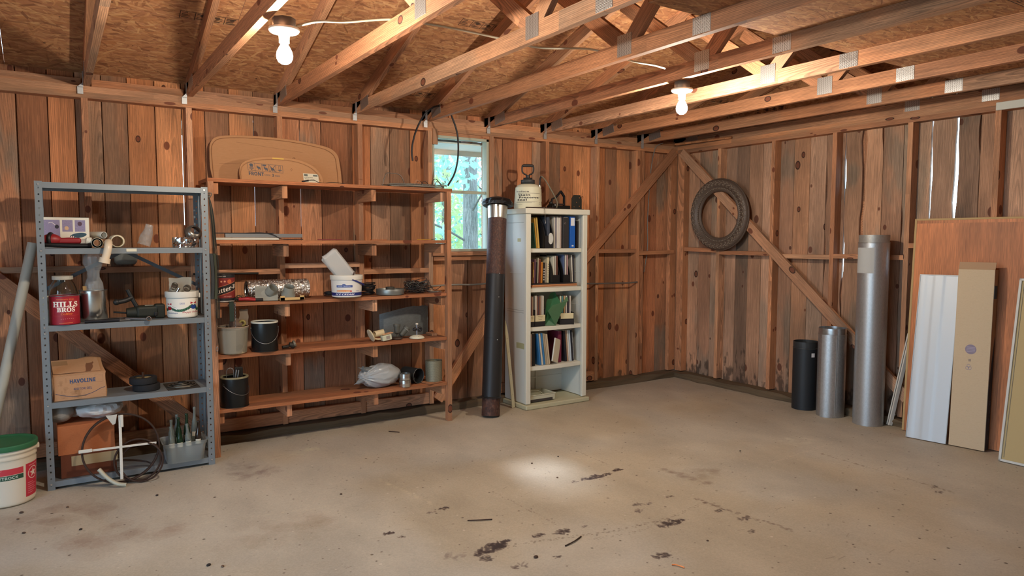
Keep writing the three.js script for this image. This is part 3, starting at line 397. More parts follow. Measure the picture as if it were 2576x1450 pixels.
{
  const r = RZ(125, 746, 200, 818, -4.93), R = .0765, t = thing('coffee_can', 'red coffee can with white block lettering on steel shelf', 'can', [r.x, SH[2] + .001, -4.913]);
  const tex = canvasTex(512, 400, (c, w, h) => { c.fillStyle = '#9c1428'; c.fillRect(0, 0, w, h); txt(c, 'Automatic Drip', 262, 40, 'italic bold 26px serif', '#e08030'); txt(c, 'HILLS', 270, 112, '900 104px serif', '#f2ece0', .92); txt(c, 'BROS', 272, 190, '900 84px serif', '#f2ece0', .9); txt(c, 'Coffee', 272, 250, 'italic bold 40px serif', '#e07828'); c.strokeStyle = 'rgba(226,120,60,.7)'; c.lineWidth = 2; c.strokeRect(120, 60, 310, 216); c.fillStyle = 'rgba(240,220,210,.7)'; for (let i = 0; i < 7; i++) c.fillRect(210 + i * 22, 318, 10, 4); c.fillStyle = '#d8783c'; c.fillRect(190, 376, 150, 6); }, false);
  part(t, 'body', lathe([[0, .002], [R, .002], [R, r.h], [R * .985, r.h], [R * .985, .006], [0, .006]], 40), M('#8c1024', .4, .1)); wrap(t, 'printed_label', R + .0006, R + .0006, r.h * .96, r.h * .5, tex, faceCam(r.x, -4.93), Math.PI); part(t, 'rim', new THREE.TorusGeometry(R, .0025, 8, 40).rotateX(1.57).translate(0, r.h, 0), mSteel); part(t, 'base_rim', new THREE.TorusGeometry(R, .002, 8, 40).rotateX(1.57).translate(0, .003, 0), M('#8c1024', .4, .3));
}
{ const p = onZ(118, 738, -5.08), t = thing('mug', 'cream pottery mug half hidden behind the red coffee can', 'mug', [-.048, SH[2] + .001, -4.985]); part(t, 'cup', lathe([[0, .002], [.018, .002], [.021, .02], [.022, .165], [.019, .165], [.018, .02], [0, .01]], 28), M('#b9b29c', .5)); part(t, 'handle', new THREE.TorusGeometry(.022, .005, 8, 20, Math.PI).rotateZ(-Math.PI / 2).rotateY(-1.5).translate(.0, .11, .02), M('#b9b29c', .5)); t.position.x -= .0; }
{
  const r = RZ(201, 728, 268, 806, -5.0), R = .074, t = thing('tin_can', 'shiny bare tin can holding plastic film and a paint stick', 'can', [onZ(235, 760, -5.0).x, SH[2], -5.0]);
  part(t, 'body', lathe([[0, .002], [R, .002], [R, .19], [R * .975, .19], [R * .975, .006], [0, .006]], 40), M('#c8c6be', .22, .95)); part(t, 'rim', new THREE.TorusGeometry(R, .0028, 8, 40).rotateX(1.57).translate(0, .19, 0), mSteel);
  const b = thing('plastic_film', 'crumpled clear plastic film sprouting from the bare tin can', 'plastic bag', [t.position.x + .006, SH[2] + .03, -5.0]); part(b, 'film', crumple(lathe([[.02, 0], [.042, .08], [.046, .16], [.042, .2], [.028, .235], [.032, .27], [.052, .32], [.05, .36], [.03, .385], [.004, .392]], 26), .012, 34, 9), mClearBag);
  const s = thing('paint_stick', 'flat wooden paint stick standing in the bare tin can', 'stick', [t.position.x - .035, SH[2] + .012, -4.985]); part(s, 'stick', rbox(.022, .205, .003, .001, 0, .103, 0), M('#b58a52', .8)); s.rotation.z = .04;
}
{ // drill on its side
  const p = onZ(370, 790, -4.97), t = thing('hand_drill', 'dark green old electric drill with side handle on steel shelf', 'drill', [p.x - .028, SH[2] + .001, -4.985]), mG = M('#25281f', .6, .2);
  part(t, 'housing', [rbox(.14, .075, .09, .02, .035, .045, 0), rbox(.06, .09, .07, .012, .10, .045, .01), cyl(.03, .038, .06, 0, 0, 0, 20).rotateZ(1.57).translate(-.055, .04, 0)], mG); part(t, 'main_grip', tube([[-.018, .06, -.01], [-.045, .115, -.012], [-.075, .185, -.014]], .0125, 14, 10), mDarkIron); part(t, 'side_handle', tube([[-.05, .135, -.012], [-.09, .118, -.006], [-.135, .110, 0]], .015, 14, 12), M('#1b1b1a', .5)); part(t, 'handle_knob', new THREE.SphereGeometry(.019, 16, 12).translate(-.138, .11, 0), M('#1b1b1a', .5)); part(t, 'spindle', rod([-.08, .04, 0], [-.155, .048, -.012], .006), mDarkIron); part(t, 'name_plate', rbox(.05, .006, .03, .002, .04, .084, .02), M('#8e8a7c', .4, .6)); part(t, 'trigger', rbox(.02, .025, .012, .004, .075, .03, .048), mBlackPl);
}
{
  const G = 'chrome rods on the steel shelf', y = SH[2] + .011; let t = thing('chrome_rod', 'grey steel rod with round chrome socket end over the shelf lip', 'rod', [0, 0, 0], G), a = onZ(212, 808, -4.93), b = onZ(374, 806, -4.83);
  part(t, 'shaft', rod(V(onZ(318, 804, -4.9).x, y, -4.925), V(b.x, y - .0, -4.835), .0085, 14), mSteel); part(t, 'socket', pipe(.0155, .010, .022, 20).rotateX(1.57).translate(b.x, y + .003, -4.84), mChrome);
  t = thing('chrome_rod', 'flat grey bar lying beside the socket-ended rod', 'rod', [0, 0, 0], G); const c0 = onZ(250, 800, -4.95), c1 = onZ(330, 792, -5.0); part(t, 'bar', (() => { const d = V(c1.x - c0.x, 0, -.03), L = d.length(); return rbox(L, .008, .026, .003).rotateY(-Math.atan2(d.z, d.x)).translate((c0.x + c1.x) / 2, SH[2] + .0055, -4.90); })(), M('#77787a', .4, .7));
  t = thing('chrome_rod', 'short dark pipe stub with bright end at the bare tin can', 'rod', [0, 0, 0], G); part(t, 'stub', rod([onZ(212, 800, -4.9).x, SH[2] + .0125, -4.868], [onZ(300, 806, -4.9).x, SH[2] + .0125, -4.86], .0105, 14), M('#3a3c42', .3, .8));
}
{ // holiday ice cream pail
  const r = RZ(416, 734, 500, 800, -4.945), R = r.w / 2 * .97, H = r.h, z = -4.945, t = thing('holiday_pail', 'white plastic pail printed with red bows and green garland', 'pail', [r.x, SH[2], z]);
  const tex = canvasTex(640, 400, (c, w, h) => {
    c.fillStyle = '#e6e2d6'; c.fillRect(0, 0, w, h); const bow = (x, y, s) => { c.fillStyle = '#b01c2c'; c.beginPath(); c.moveTo(x, y); c.lineTo(x - s, y - s * .6); c.lineTo(x - s, y + s * .5); c.closePath(); c.fill(); c.beginPath(); c.moveTo(x, y); c.lineTo(x + s, y - s * .6); c.lineTo(x + s, y + s * .5); c.fill(); };
    const q = rng(6), gar = (x0, y0, x1, y1, dip) => { for (let i = 0; i < 900; i++) { const t2 = q(), x = lerp(x0, x1, t2) + (q() - .5) * 26, y = lerp(y0, y1, t2) + Math.sin(t2 * Math.PI) * dip + (q() - .5) * 44; c.fillStyle = ['#1e4a38', '#2c6048', '#16392e', '#3f7a5c'][Math.floor(q() * 4)]; c.beginPath(); c.arc(x, y, 4 + q() * 4, 0, 7); c.fill(); } };
    gar(140, 190, 460, 150, 90); gar(500, 150, 640, 190, 80); gar(0, 190, 120, 190, 60); bow(130, 120, 40); bow(480, 100, 50); c.fillStyle = '#a01828'; c.beginPath(); c.arc(130, 215, 38, 0, 7); c.fill(); c.fillStyle = '#1a3c88'; c.beginPath(); c.arc(482, 190, 48, 0, 7); c.fill(); c.save(); c.translate(215, 190); c.rotate(.6); c.fillStyle = '#e8e6de'; c.fillRect(-55, -24, 110, 50); c.fillStyle = '#888'; c.fillRect(-45, -8, 80, 3); c.fillRect(-45, 4, 60, 3); c.restore(); c.strokeStyle = '#5a6ab0'; c.lineWidth = 4; c.strokeRect(292, 88, 56, 34); txt(c, 'Blue', 320, 105, 'italic bold 20px serif', '#38488c');
    txt(c, 'Holidays', 170, 316, 'italic bold 38px serif', '#243a68'); txt(c, 'Happy Holidays', 470, 300, 'italic bold 46px serif', '#a82838', .85);
  }, false);
  part(t, 'body', lathe([[0, .002], [R * .9, .002], [R * .91, .008], [R * .99, H], [R * .965, H], [R * .88, .008], [0, .006]], 44), mWhitePl); part(t, 'rim', lathe([[R * .99, H * .78], [R * 1.045, H * .78], [R * 1.06, H * .985], [R * 1.02, H], [R * .98, H]], 44), mWhitePl); wrap(t, 'printed_side', R * .966 + .002, R * .915 + .0015, H * .68, H * .40, tex, faceCam(r.x, z), Math.PI * 1.0);
  part(t, 'handle_lug', rbox(.014, .03, .03, .004, R * 1.05, H * .82, 0), mWhitePl);
  const b = thing('chrome_parts_bag', 'chrome tube parts in a clear bag inside the holiday pail', 'parts bag', [r.x - .005, SH[2] + H, z]);
  part(b, 'bag', crumple(new THREE.PlaneGeometry(.125, .10, 12, 10).translate(0, .032, -.02), .008, 40, 5), M('#b9b6a8', .35, 0, { transmission: .35, thickness: 0 })); part(b, 'chrome_tube', pipe(.023, .019, .05, 24).rotateX(1.3).translate(.03, .006, -.0), mChrome); part(b, 'chrome_tube', pipe(.019, .016, .05, 24).rotateX(1.2).translate(-.04, .022, -.012), mChrome); part(b, 'chrome_tube', rod([-.045, -.04, .012], [-.012, .02, .018], .0085, 12), mChrome);
}
// fourth shelf
{
  const z = -4.905, r = RZ(134, 936, 268, 1008, -4.875), W = r.w, H = .155, D = .215, t = thing('oil_carton', 'tan cardboard motor oil carton with blue lettering', 'carton', [r.x, SH[3], -4.885]);
  const tex = canvasTex(640, 400, (c, w, h) => {
    const q = rng(12); c.fillStyle = '#b98c66'; c.fillRect(0, 0, w, h); for (let i = 0; i < 1600; i++) { c.fillStyle = q() < .5 ? 'rgba(90,55,30,.06)' : 'rgba(230,190,150,.07)'; c.fillRect(q() * w, q() * h, 3 + q() * 30, 2); } for (let i = 0; i < 26; i++) { c.fillStyle = 'rgba(96,58,34,.10)'; c.beginPath(); c.ellipse(60 + q() * 260, 60 + q() * 300, 10 + q() * 30, 8 + q() * 40, 0, 0, 7); c.fill(); }
    txt(c, 'HAVOLINE', 350, 110, '900 82px sans-serif', '#2f4a72', .78); txt(c, 'MOTOR OIL', 350, 232, 'bold 48px sans-serif', '#4c4c66', .85); c.strokeStyle = '#39415c'; c.lineWidth = 8; c.beginPath(); c.moveTo(20, 280); c.quadraticCurveTo(330, 420, 560, 260); c.lineTo(620, 240); c.stroke(); c.strokeStyle = 'rgba(80,60,50,.6)'; c.lineWidth = 2; c.strokeRect(500, 40, 100, 110); c.lineWidth = 5; c.fillStyle = '#5a4a44'; c.fillRect(280, 340, 110, 10);
  }, false), topTex = canvasTex(512, 300, (c, w, h) => { const q = rng(14); c.fillStyle = '#bd9068'; c.fillRect(0, 0, w, h); for (let i = 0; i < 1200; i++) { c.fillStyle = q() < .5 ? 'rgba(90,55,30,.06)' : 'rgba(235,200,160,.07)'; c.fillRect(q() * w, q() * h, 3 + q() * 30, 2); } c.fillStyle = 'rgba(104,62,38,.75)'; c.beginPath(); c.moveTo(330, 300); c.bezierCurveTo(360, 240, 330, 180, 370, 110); c.bezierCurveTo(420, 60, 460, 110, 420, 150); c.bezierCurveTo(430, 220, 400, 250, 380, 300); c.fill(); c.fillStyle = 'rgba(120,96,60,.4)'; c.fillRect(30, 40, 150, 90); }, false);
  const B2 = .255, g = new THREE.BoxGeometry(W, 1, D, 10, 8, 8), p = g.attributes.position; for (let i = 0; i < p.count; i++) { let x = p.getX(i), y = p.getY(i) + .5, zz = p.getZ(i) - D / 2; const top = H + (-zz / D) * .058 - .012 * Math.sin((x / W + .5) * 6.3) * (-zz / D); y *= top; x *= 1 - .05 * y / H * (-zz / D); x += .004 * Math.sin(y * 40 + zz * 30); p.setXYZ(i, x, y, zz + .004 * Math.sin(x * 30)); } g.computeVertexNormals();
  part(t, 'body', boxUV(g, .3), mCard); part(t, 'printed_front', planarUV(box(W * .97, H * .93, .0012, 0, H * .485, .0052), -W / 2, 0, W, H), M('#ffffff', .9, 0, { map: tex }));
  const fl = part(t, 'top_flap', planarUV(rbox(W * .9, .003, D * .9, .001), -W / 2, 0, W, 1), M('#ffffff', .9, 0, { map: topTex })); tuv(fl.geometry, (x, y, zz) => [x / W + .5, .5 - zz / D]); fl.rotation.x = .27; fl.position.set(-.012, H + .034, -D / 2 + .004);
  t.rotation.y = .05;
}
{
  const tread = (y) => lathe([[.052, -.021], [.074, -.021], [.079, -.016], [.079, .016], [.074, .021], [.052, .021], [.05, 0]], 44).translate(0, y, 0), G = 'mower wheels on the steel shelf', mT = M('#17171a', .8);
  const p = onZ(363, 980, -4.97); let t = thing('mower_wheel', 'lower black rubber mower wheel of a stacked pair', 'wheel', [p.x + .012, SH[3] + .0215, -4.965], G); part(t, 'tyre', tread(0), mT); part(t, 'hub', lathe([[0, -.018], [.052, -.018], [.052, .018], [0, .018]], 30), M('#bfae86', .6));
  t = thing('mower_wheel', 'upper black rubber mower wheel with cream hub of a stacked pair', 'wheel', [p.x - .004, SH[3] + .065, -4.97], G); part(t, 'tyre', tread(0), mT); part(t, 'hub', lathe([[0, .006], [.03, .004], [.052, .014], [.052, -.018], [0, -.018]], 30), M('#c9b98e', .6), 'cream plastic hub'); part(t, 'axle_bolt', cyl(.008, .008, .05, 0, .025, 0, 10), M('#4a3020', .6, .5)); part(t, 'spoke', [0, 1, 2, 3].map((k) => box(.09, .006, .006, 0, .01, 0).rotateY(k * .785)), M('#b09c6c', .6));
}
{ const p = onZ(457, 968, -4.98), y = SH[3]; let t = thing('floor_mat', 'thin dark sheet under the stove burner coils', 'sheet', [p.x, y, -4.98]); part(t, 'sheet', rbox(.19, .003, .26, .001, 0, .002, 0), M('#35322c', .9)); t = thing('burner_coil', 'spiral steel stove burner coil on steel shelf', 'burner coil', [p.x, y + .004, -4.965]); const sp = (r0, r1, yy) => { const a = []; for (let k = 0; k <= 60; k++) { const q = k / 60, r = lerp(r0, r1, q), w = q * 15; a.push(V(Math.cos(w) * r, .006 + yy * (1 - q), Math.sin(w) * r)); } return tube(a, .0045, 150, 8); }; part(t, 'coil', sp(.026, .072, .014), M('#6a665c', .4, .7)); part(t, 'trim_ring', new THREE.TorusGeometry(.082, .004, 8, 40).rotateX(1.57).translate(0, .004, 0), M('#8a867a', .35, .8)); part(t, 'centre', cyl(.022, .024, .022, 0, .017, 0, 20), M('#2c2a26', .6, .4)); }
// bottom shelf and floor
{
  let r = RZ(144, 1078, 286, 1146, -4.97), t = thing('cardboard_box', 'plain brown cardboard box on top of a lower crate', 'carton', [r.x, .19, -5.0]); part(t, 'body', boxUV(rbox(r.w, .175, .24, .003, 0, .0875, 0), .3), M('#f0b896', .92, 0, { map: cardTex })); t.rotation.y = .02;
  t = thing('wooden_crate', 'low brown crate with a torn paper label on the lowest steel shelf', 'crate', [r.x + .01, SH[4], -5.0]); part(t, 'body', boxUV(rbox(r.w * .98, .139, .25, .003, 0, .0705, 0), .3), M('#8a5c40', .9, 0, { map: cardTex })); part(t, 'paper_label', rbox(.24, .06, .0012, .0005, .03, .1, .1262), M('#a08a66', .9), 'torn cream paper label');
  const q = onZ(200, 1058, -4.98); t = thing('plastic_bag', 'crumpled white plastic bag lying on the brown cardboard box', 'plastic bag', [q.x, .367, -5.0]); part(t, 'bag', crumple(new THREE.IcosahedronGeometry(1, 6).scale(.13, .045, .1), .024, 26, 3), M('#e4e4e0', .4, 0, { transmission: .25, thickness: 0 })); t.position.set(q.x + .1, .428, -5.01);
  const w = onZ(160, 1062, -4.9); t = thing('grey_cloth_bundle', 'grey plastic covered round bundle beside the white bag', 'bundle', [w.x, .43, -4.935]); part(t, 'bundle', crumple(new THREE.IcosahedronGeometry(1, 4).scale(.066, .06, .065), .008, 20, 8), M('#8c877e', .6)); t.position.set(w.x - .015, .436, -4.96);
}
{ // hoops and taped cross leaning on the crate
  const z = -4.80, c = onZ(305, 1148, z), t = thing('wire_hoop_frame', 'rusty hoops with white taped cross bars leaning on the steel unit', 'hoop frame', [c.x, .003, -4.795]), mR = M('#3e2c22', .75, .25), R = .205;
  const hoop = (r, tr, x, y, zz, tilt, ry = 0) => new THREE.TorusGeometry(r, tr, 8, 64).rotateX(-tilt).rotateY(ry).translate(x, y, zz);
  part(t, 'large_hoop', new THREE.CylinderGeometry(R, R, .036, 60, 1, true).rotateX(Math.PI / 2).rotateX(-.12).translate(0, R + .006, -.005), mR); part(t, 'large_hoop', hoop(R - .001, .006, .002, R + .005, .016, .12), mR); part(t, 'small_hoop', hoop(.125, .006, .085, .128, .035, .18, -.1), M('#3d2a20', .7, .4)); part(t, 'small_hoop', hoop(.115, .0055, .105, .116, .05, .28, -.25), M('#3d2a20', .7, .4));
  const mT = M('#d6d2c4', .7), bar = (a, b, s) => { const A = V(...a), B = V(...b), d = B.clone().sub(A), g = rbox(s, d.length(), .006, .002); g.applyQuaternion(new THREE.Quaternion().setFromUnitVectors(V(0, 1, 0), d.normalize())); return g.translate((A.x + B.x) / 2, (A.y + B.y) / 2, (A.z + B.z) / 2); };
  part(t, 'taped_bar', bar([-.005, .03, .055], [.0, .41, .005], .016), mT, 'white taped upright bar'); part(t, 'taped_bar', bar([-.215, .225, .03], [.19, .218, .03], .013), mT, 'white taped cross bar'); part(t, 'taped_end', rbox(.07, .02, .012, .004, -.185, .227, .036), mT); part(t, 'taped_end', rbox(.018, .075, .012, .004, .008, .375, .014), mT); part(t, 'paper_flag', planarUV(ext(poly([[0, 0], [.06, 0], [.05, -.055], [.035, -.06]]), .001).translate(-.075, .418, .012), 0, 0, 1, 1), M('#c4c2b6', .8));
  const s = thing('metal_sleeve', 'pale bent metal sleeve lying against the taped hoops', 'metal strip', [onZ(285, 1205, -4.72).x, .014, -4.72]); part(s, 'sleeve', tube([[-.07, .095, -.04], [-.03, .045, -.01], [.02, .008, .02], [.065, -.002, .035]], .012, 20, 10).scale(1, 1, 1), M('#b3ae98', .5, .2));
}
{ // clear tub with bottles
  const cx = onZ(466, 1140, -4.87).x, z = -4.91, W = .245, D = .20, H = .135, y0 = SH[4] + .001, t = thing('bottle_tub', 'clear plastic tub full of glass bottles on the lowest steel shelf', 'tub', [cx, y0, z]);
  const shell = (w, d, h) => { const g = [], k = .88; const ring = (w2, d2, y) => { const r = .03, pts = []; for (const [sx, sz, a0] of [[1, 1, 0], [-1, 1, 1.5708], [-1, -1, 3.1416], [1, -1, 4.7124]]) for (let q = 0; q <= 4; q++) { const a = a0 + q / 4 * 1.5708; pts.push([sx * (w2 / 2 - r) + Math.cos(a) * r, y, sz * (d2 / 2 - r) + Math.sin(a) * r]); } return pts; }; const rows = [ring(w * k * .6, d * k * .5, .002), ring(w * k, d * k, .002), ring(w * .97, d * .97, h * .8), ring(w * 1.02, d * 1.02, h * .81), ring(w * 1.03, d * 1.03, h * .95), ring(w * 1.1, d * 1.1, h * .96), ring(w * 1.1, d * 1.1, h)], n = rows[0].length, pos = [], idx = []; for (const r of rows) for (const p of r) pos.push(...p); for (let a = 0; a + 1 < rows.length; a++) for (let b = 0; b < n; b++) { const i = a * n + b, j = a * n + (b + 1) % n; idx.push(i, i + n, j, j, i + n, j + n); } for (let b = 1; b + 1 < n; b++) idx.push(0, b, b + 1); const G2 = new THREE.BufferGeometry(); G2.setAttribute('position', new THREE.Float32BufferAttribute(pos, 3)); G2.setIndex(idx); G2.computeVertexNormals(); return G2; };
  part(t, 'tub', shell(W, D, H), M('#dfe6e4', .3, 0, { transmission: .72, thickness: 0, ior: 1.3 }));
  const G = 'glass bottles in the clear tub', prof = [[0, .002], [.027, .002], [.029, .01], [.029, .11], [.024, .145], [.0125, .175], [.011, .205], [.0135, .208], [.0135, .218], [.009, .218], [.009, .18], [.02, .145], [.025, .11], [.025, .012], [0, .008]], bg = lathe(prof, 24);
  const cols = { green: '#3f6a4a', clear: '#c4cec8', brown: '#5a4436' };
  const spec = [[-.085, .05, 'clear', .16, 'pale clear glass bottle with white cap scrap at the tub corner', .225], [-.08, -.02, 'clear', .02, 'clear glass bottle with pinkish label scrap', .25], [-.03, .045, 'green', .14, 'dark green glass bottle with torn label at the tub front', .22], [-.03, -.02, 'green', .03, 'green glass bottle with a foil-wrapped neck', .26], [.03, .05, 'clear', .22, 'clear glass bottle with a white round sticker leaning outward', .23], [.025, -.02, 'green', .0, 'green glass bottle with a pale cap in the tub middle', .28], [.075, -.01, 'clear', -.04, 'tall clear glass bottle with white torn label', .32], [.085, .05, 'brown', -.12, 'brownish glass bottle beside the perforated post', .24], [-.035, -.066, 'clear', .0, 'clear glass bottle with dark cap at the tub back', .27]];
  for (const [x, zz, col, tilt, label, h] of spec) { const b = thing('glass_bottle', label, 'bottle', [cx + x * .86, y0 + .005, z + zz], G); b.scale.setScalar(1); part(b, 'glass', bg.clone().scale(.72, h / .218, .72), M(cols[col], .06, 0, { transmission: .8, thickness: .003, ior: 1.45 })); part(b, 'label', new THREE.CylinderGeometry(.0214, .0214, .03, 16, 1, true, 2.2, 1.6).rotateY(Math.PI).translate(0, h * .46, 0), M('#cfc8b4', .8)); b.rotation.set(.02 + zz * .3, .0, tilt * .28); b.position.y += .006; }
}
// joint-compound bucket by the steel unit
{
  const R = .152, H = .335, x = -.272, z = -4.79, t = thing('compound_bucket', 'white compound bucket with green lid and red label panel', 'bucket', [x, .002, z]);
  const tex = canvasTex(640, 400, (c, w, h) => { c.fillStyle = '#d9cfba'; c.fillRect(0, 0, w, h); c.fillStyle = '#c43a44'; c.fillRect(60, 60, 270, 60); c.fillStyle = '#1e4a34'; c.fillRect(60, 124, 270, 44); txt(c, 'SHEETROCK', 190, 147, 'bold 36px sans-serif', '#c8d0c4'); c.strokeStyle = '#e8a0a0'; c.lineWidth = 4; c.beginPath(); c.moveTo(80, 112); c.lineTo(180, 70); c.stroke(); c.fillStyle = '#4c4a3c'; c.fillRect(60, 214, 90, 20); c.fillStyle = '#c02c40'; c.fillRect(350, 50, 160, 320); c.strokeStyle = '#e6d8cc'; c.lineWidth = 7; c.beginPath(); c.arc(430, 150, 56, 0, 7); c.stroke(); c.fillStyle = '#e6d8cc'; c.beginPath(); for (let k = 0; k < 10; k++) { const a = k * .628 - .4, r = k % 2 ? 18 : 46; c.lineTo(430 + Math.cos(a) * r, 150 + Math.sin(a) * r); } c.fill(); c.fillStyle = 'rgba(230,190,190,.7)'; c.fillRect(380, 70, 110, 8); for (let k = 0; k < 6; k++) c.fillRect(368, 236 + k * 20, 60 + (k * 37) % 60, 5); }, false);
  part(t, 'body', lathe([[0, .002], [R * .88, .002], [R * .9, .012], [R * .965, H * .78], [R * 1.0, H * .785], [R * 1.0, H * .82], [R * .97, H * .825], [R * .975, H * .87], [R * 1.02, H * .875], [R * 1.02, H * .91], [R * .985, H * .915], [R * .985, H]], 48), M('#d6ccb6', .5)); part(t, 'lid', lathe([[0, H - .004], [R * .9, H - .004], [R * .93, H + .008], [R * 1.03, H + .008], [R * 1.05, H + .002], [R * 1.05, H - .022], [R * 1.0, H - .024]], 48), M('#2c6a44', .55), 'dusty green lid');
  wrap(t, 'printed_label', R * .968 + .002, R * .91 + .0005, H * .7, H * .40, tex, faceCam(x, z) + .55, Math.PI * .95, .55); part(t, 'bail_ear', rbox(.02, .03, .02, .006, R * 1.02, H * .9, .02), M('#d6ccb6', .5));
}
// tall tube leaning left of the unit
{ const a = onZ(-52, 1190, -5.06), b = onZ(82, 612, -5.15), p = V(a.x, .02, -5.06), q = V(b.x, b.y, -5.2), t = thing('drain_tube', 'long off-white plastic tube leaning on the wall by the steel unit', 'tube', [0, 0, 0]), d = q.clone().sub(p), g = pipe(.0215 * 1.3, .024, d.length(), 30).applyQuaternion(new THREE.Quaternion().setFromUnitVectors(V(0, 1, 0), d.clone().normalize())).translate(p.x, p.y, p.z); part(t, 'tube', g, M('#b5b2a4', .6)); }
// belts and cords hanging on the shelf posts
{
  const x = onZ(528, 500, -4.93).x, t = thing('hanging_belts', 'bunch of black rubber belts and cords tied to the steel post', 'belts', [x, 0, -4.945]), mB = M('#22241e', .7);
  for (let k = 0; k < 5; k++) part(t, 'belt', tube([[-.006, 1.765, .004], [.002 + k * .004, 1.66, .005], [.014 + k * .004, 1.45, .005 * k], [.012 + k * .007, 1.3, .006 * k], [.016 + k * .006, 1.15, .003 * k], [.02 + k * .006, 1.04, .002], [.022 + k * .005, .95, 0]], .0024, 50, 6), k === 2 ? M('#5a5240', .7) : mB);
  for (const k of [0, 1]) part(t, 'wide_belt', (() => { const g = new THREE.BoxGeometry(.018, .30, .02, 1, 10, 1), p = g.attributes.position; for (let i = 0; i < p.count; i++) p.setX(i, p.getX(i) + .010 * Math.cos(p.getY(i) * 9)); g.computeVertexNormals(); return g.translate(-.004 + k * .022, 1.23, .006 - k * .006); })(), k ? M('#3c4434', .7) : M('#2c3234', .6)); part(t, 'knot', new THREE.TorusKnotGeometry(.012, .003, 40, 6).translate(-.004, 1.765, .004), M('#6c6c64', .6)); part(t, 'tail_cord', tube([[.02, 1.0, 0], [.024, .85, 0], [.02, .77, .004]], .002, 16, 6), mB); part(t, 'hook', new THREE.TorusGeometry(.011, .0025, 6, 18).scale(.6, 1.3, 1).translate(.021, .745, .004), mSteel);
}
const foilTex = canvasTex(512, 512, (c, w, h) => { const q = rng(62); c.fillStyle = '#808080'; c.fillRect(0, 0, w, h); for (let i = 0; i < 5200; i++) { const g = Math.floor(q() * 255); c.fillStyle = `rgba(${g},${g},${g},.5)`; const x = q() * w, y = q() * h, s = 4 + q() * 16; c.beginPath(); for (let k = 0; k < 4; k++) c.lineTo(x + (q() - .5) * s, y + (q() - .5) * s * 1.6); c.fill(); } });
// ---------------------------------------------------------------- home-made wooden shelves along the back wall
const WZ = -5.0, WB = -5.335, WY = [1.878, 1.468, 1.046, .69, .32], TH = .024;
{
  const t = thing('wooden_shelf_unit', 'home-built reddish wooden shelves with five boards on brackets', 'shelf unit'), mS = wm(lumberTex, '#dcbca2', .85, .0008);
  const plank = (x0, x1, y, sag, mat) => { const L = x1 - x0, D = WZ - WB, n = 24, g = new THREE.BoxGeometry(L, TH, D, n, 1, 2), p = g.attributes.position, k = lumN++; for (let i = 0; i < p.count; i++) { const u = p.getX(i) / L; p.setY(i, p.getY(i) - sag * (1 - 4 * u * u)); } tuv(g, (x, yy, z, nx, ny) => Math.abs(ny) > .7 ? [x / 3 + k * .37, ((k % 3) * 3 + .1 + 2.8 * (z / D + .5)) / 10] : [x / 3 + k * .37, (k % 9 + .2 + .3 * (yy / TH)) / 10]); g.computeVertexNormals(); const m = part(t, 'shelf_board', g, mat); m.position.set((x0 + x1) / 2, y - TH / 2, (WZ + WB) / 2); return m; };
  plank(.865, 2.69, WY[0], .0, mS); plank(.90, 2.635, WY[1], .002, mS); plank(.90, 2.635, WY[2], .005, mS); plank(.90, 2.635, WY[3], .002, mS); plank(.90, 2.635, WY[4], .002, mS);
  beam(t, 'post', V(.882, .001, WZ - .012), V(.882, WY[0] - TH, WZ - .012), .06, .036, mLum[2], V(0, 0, 1)); beam(t, 'post', V(2.655, .001, WZ - .012), V(2.655, WY[0] - TH, WZ - .012), .05, .036, mLum[2], V(0, 0, 1));
  const ax = [onZ(716, 486, -5.04).x, onZ(939, 492, -5.04).x];
  WY.forEach((y, k) => {
    for (const x of ax) beam(t, 'bracket', V(x, y - TH - .0455 - (k === 2 ? .0052 : .0022), -5.33), V(x, y - TH - .0455 - (k === 2 ? .0052 : .0022), -5.035), .089, .036, mLum[(k + 1) % 3]);
    beam(t, 'end_arm', V(2.618, y - TH - .04, -5.33), V(2.618, y - TH - .04, -5.03), .075, .036, mLum[k % 3]); beam(t, 'end_arm', V(.92, y - TH - .04, -5.33), V(.92, y - TH - .04, -5.03), .075, .036, mLum[2]);
  });
}
const Wp = (px, k, z = -5.1) => onZ(px, 700, z).x;          // x of a pixel column on a shelf
const outline = (pts, z) => { const q = pts.map(([a, b]) => onZ(a, b, z)); return { s: new THREE.Shape(new THREE.SplineCurve(q.map((v) => new THREE.Vector2(v.x, v.y))).getPoints(70)), x0: Math.min(...q.map((v) => v.x)), x1: Math.max(...q.map((v) => v.x)), y0: Math.min(...q.map((v) => v.y)), y1: Math.max(...q.map((v) => v.y)) }; };
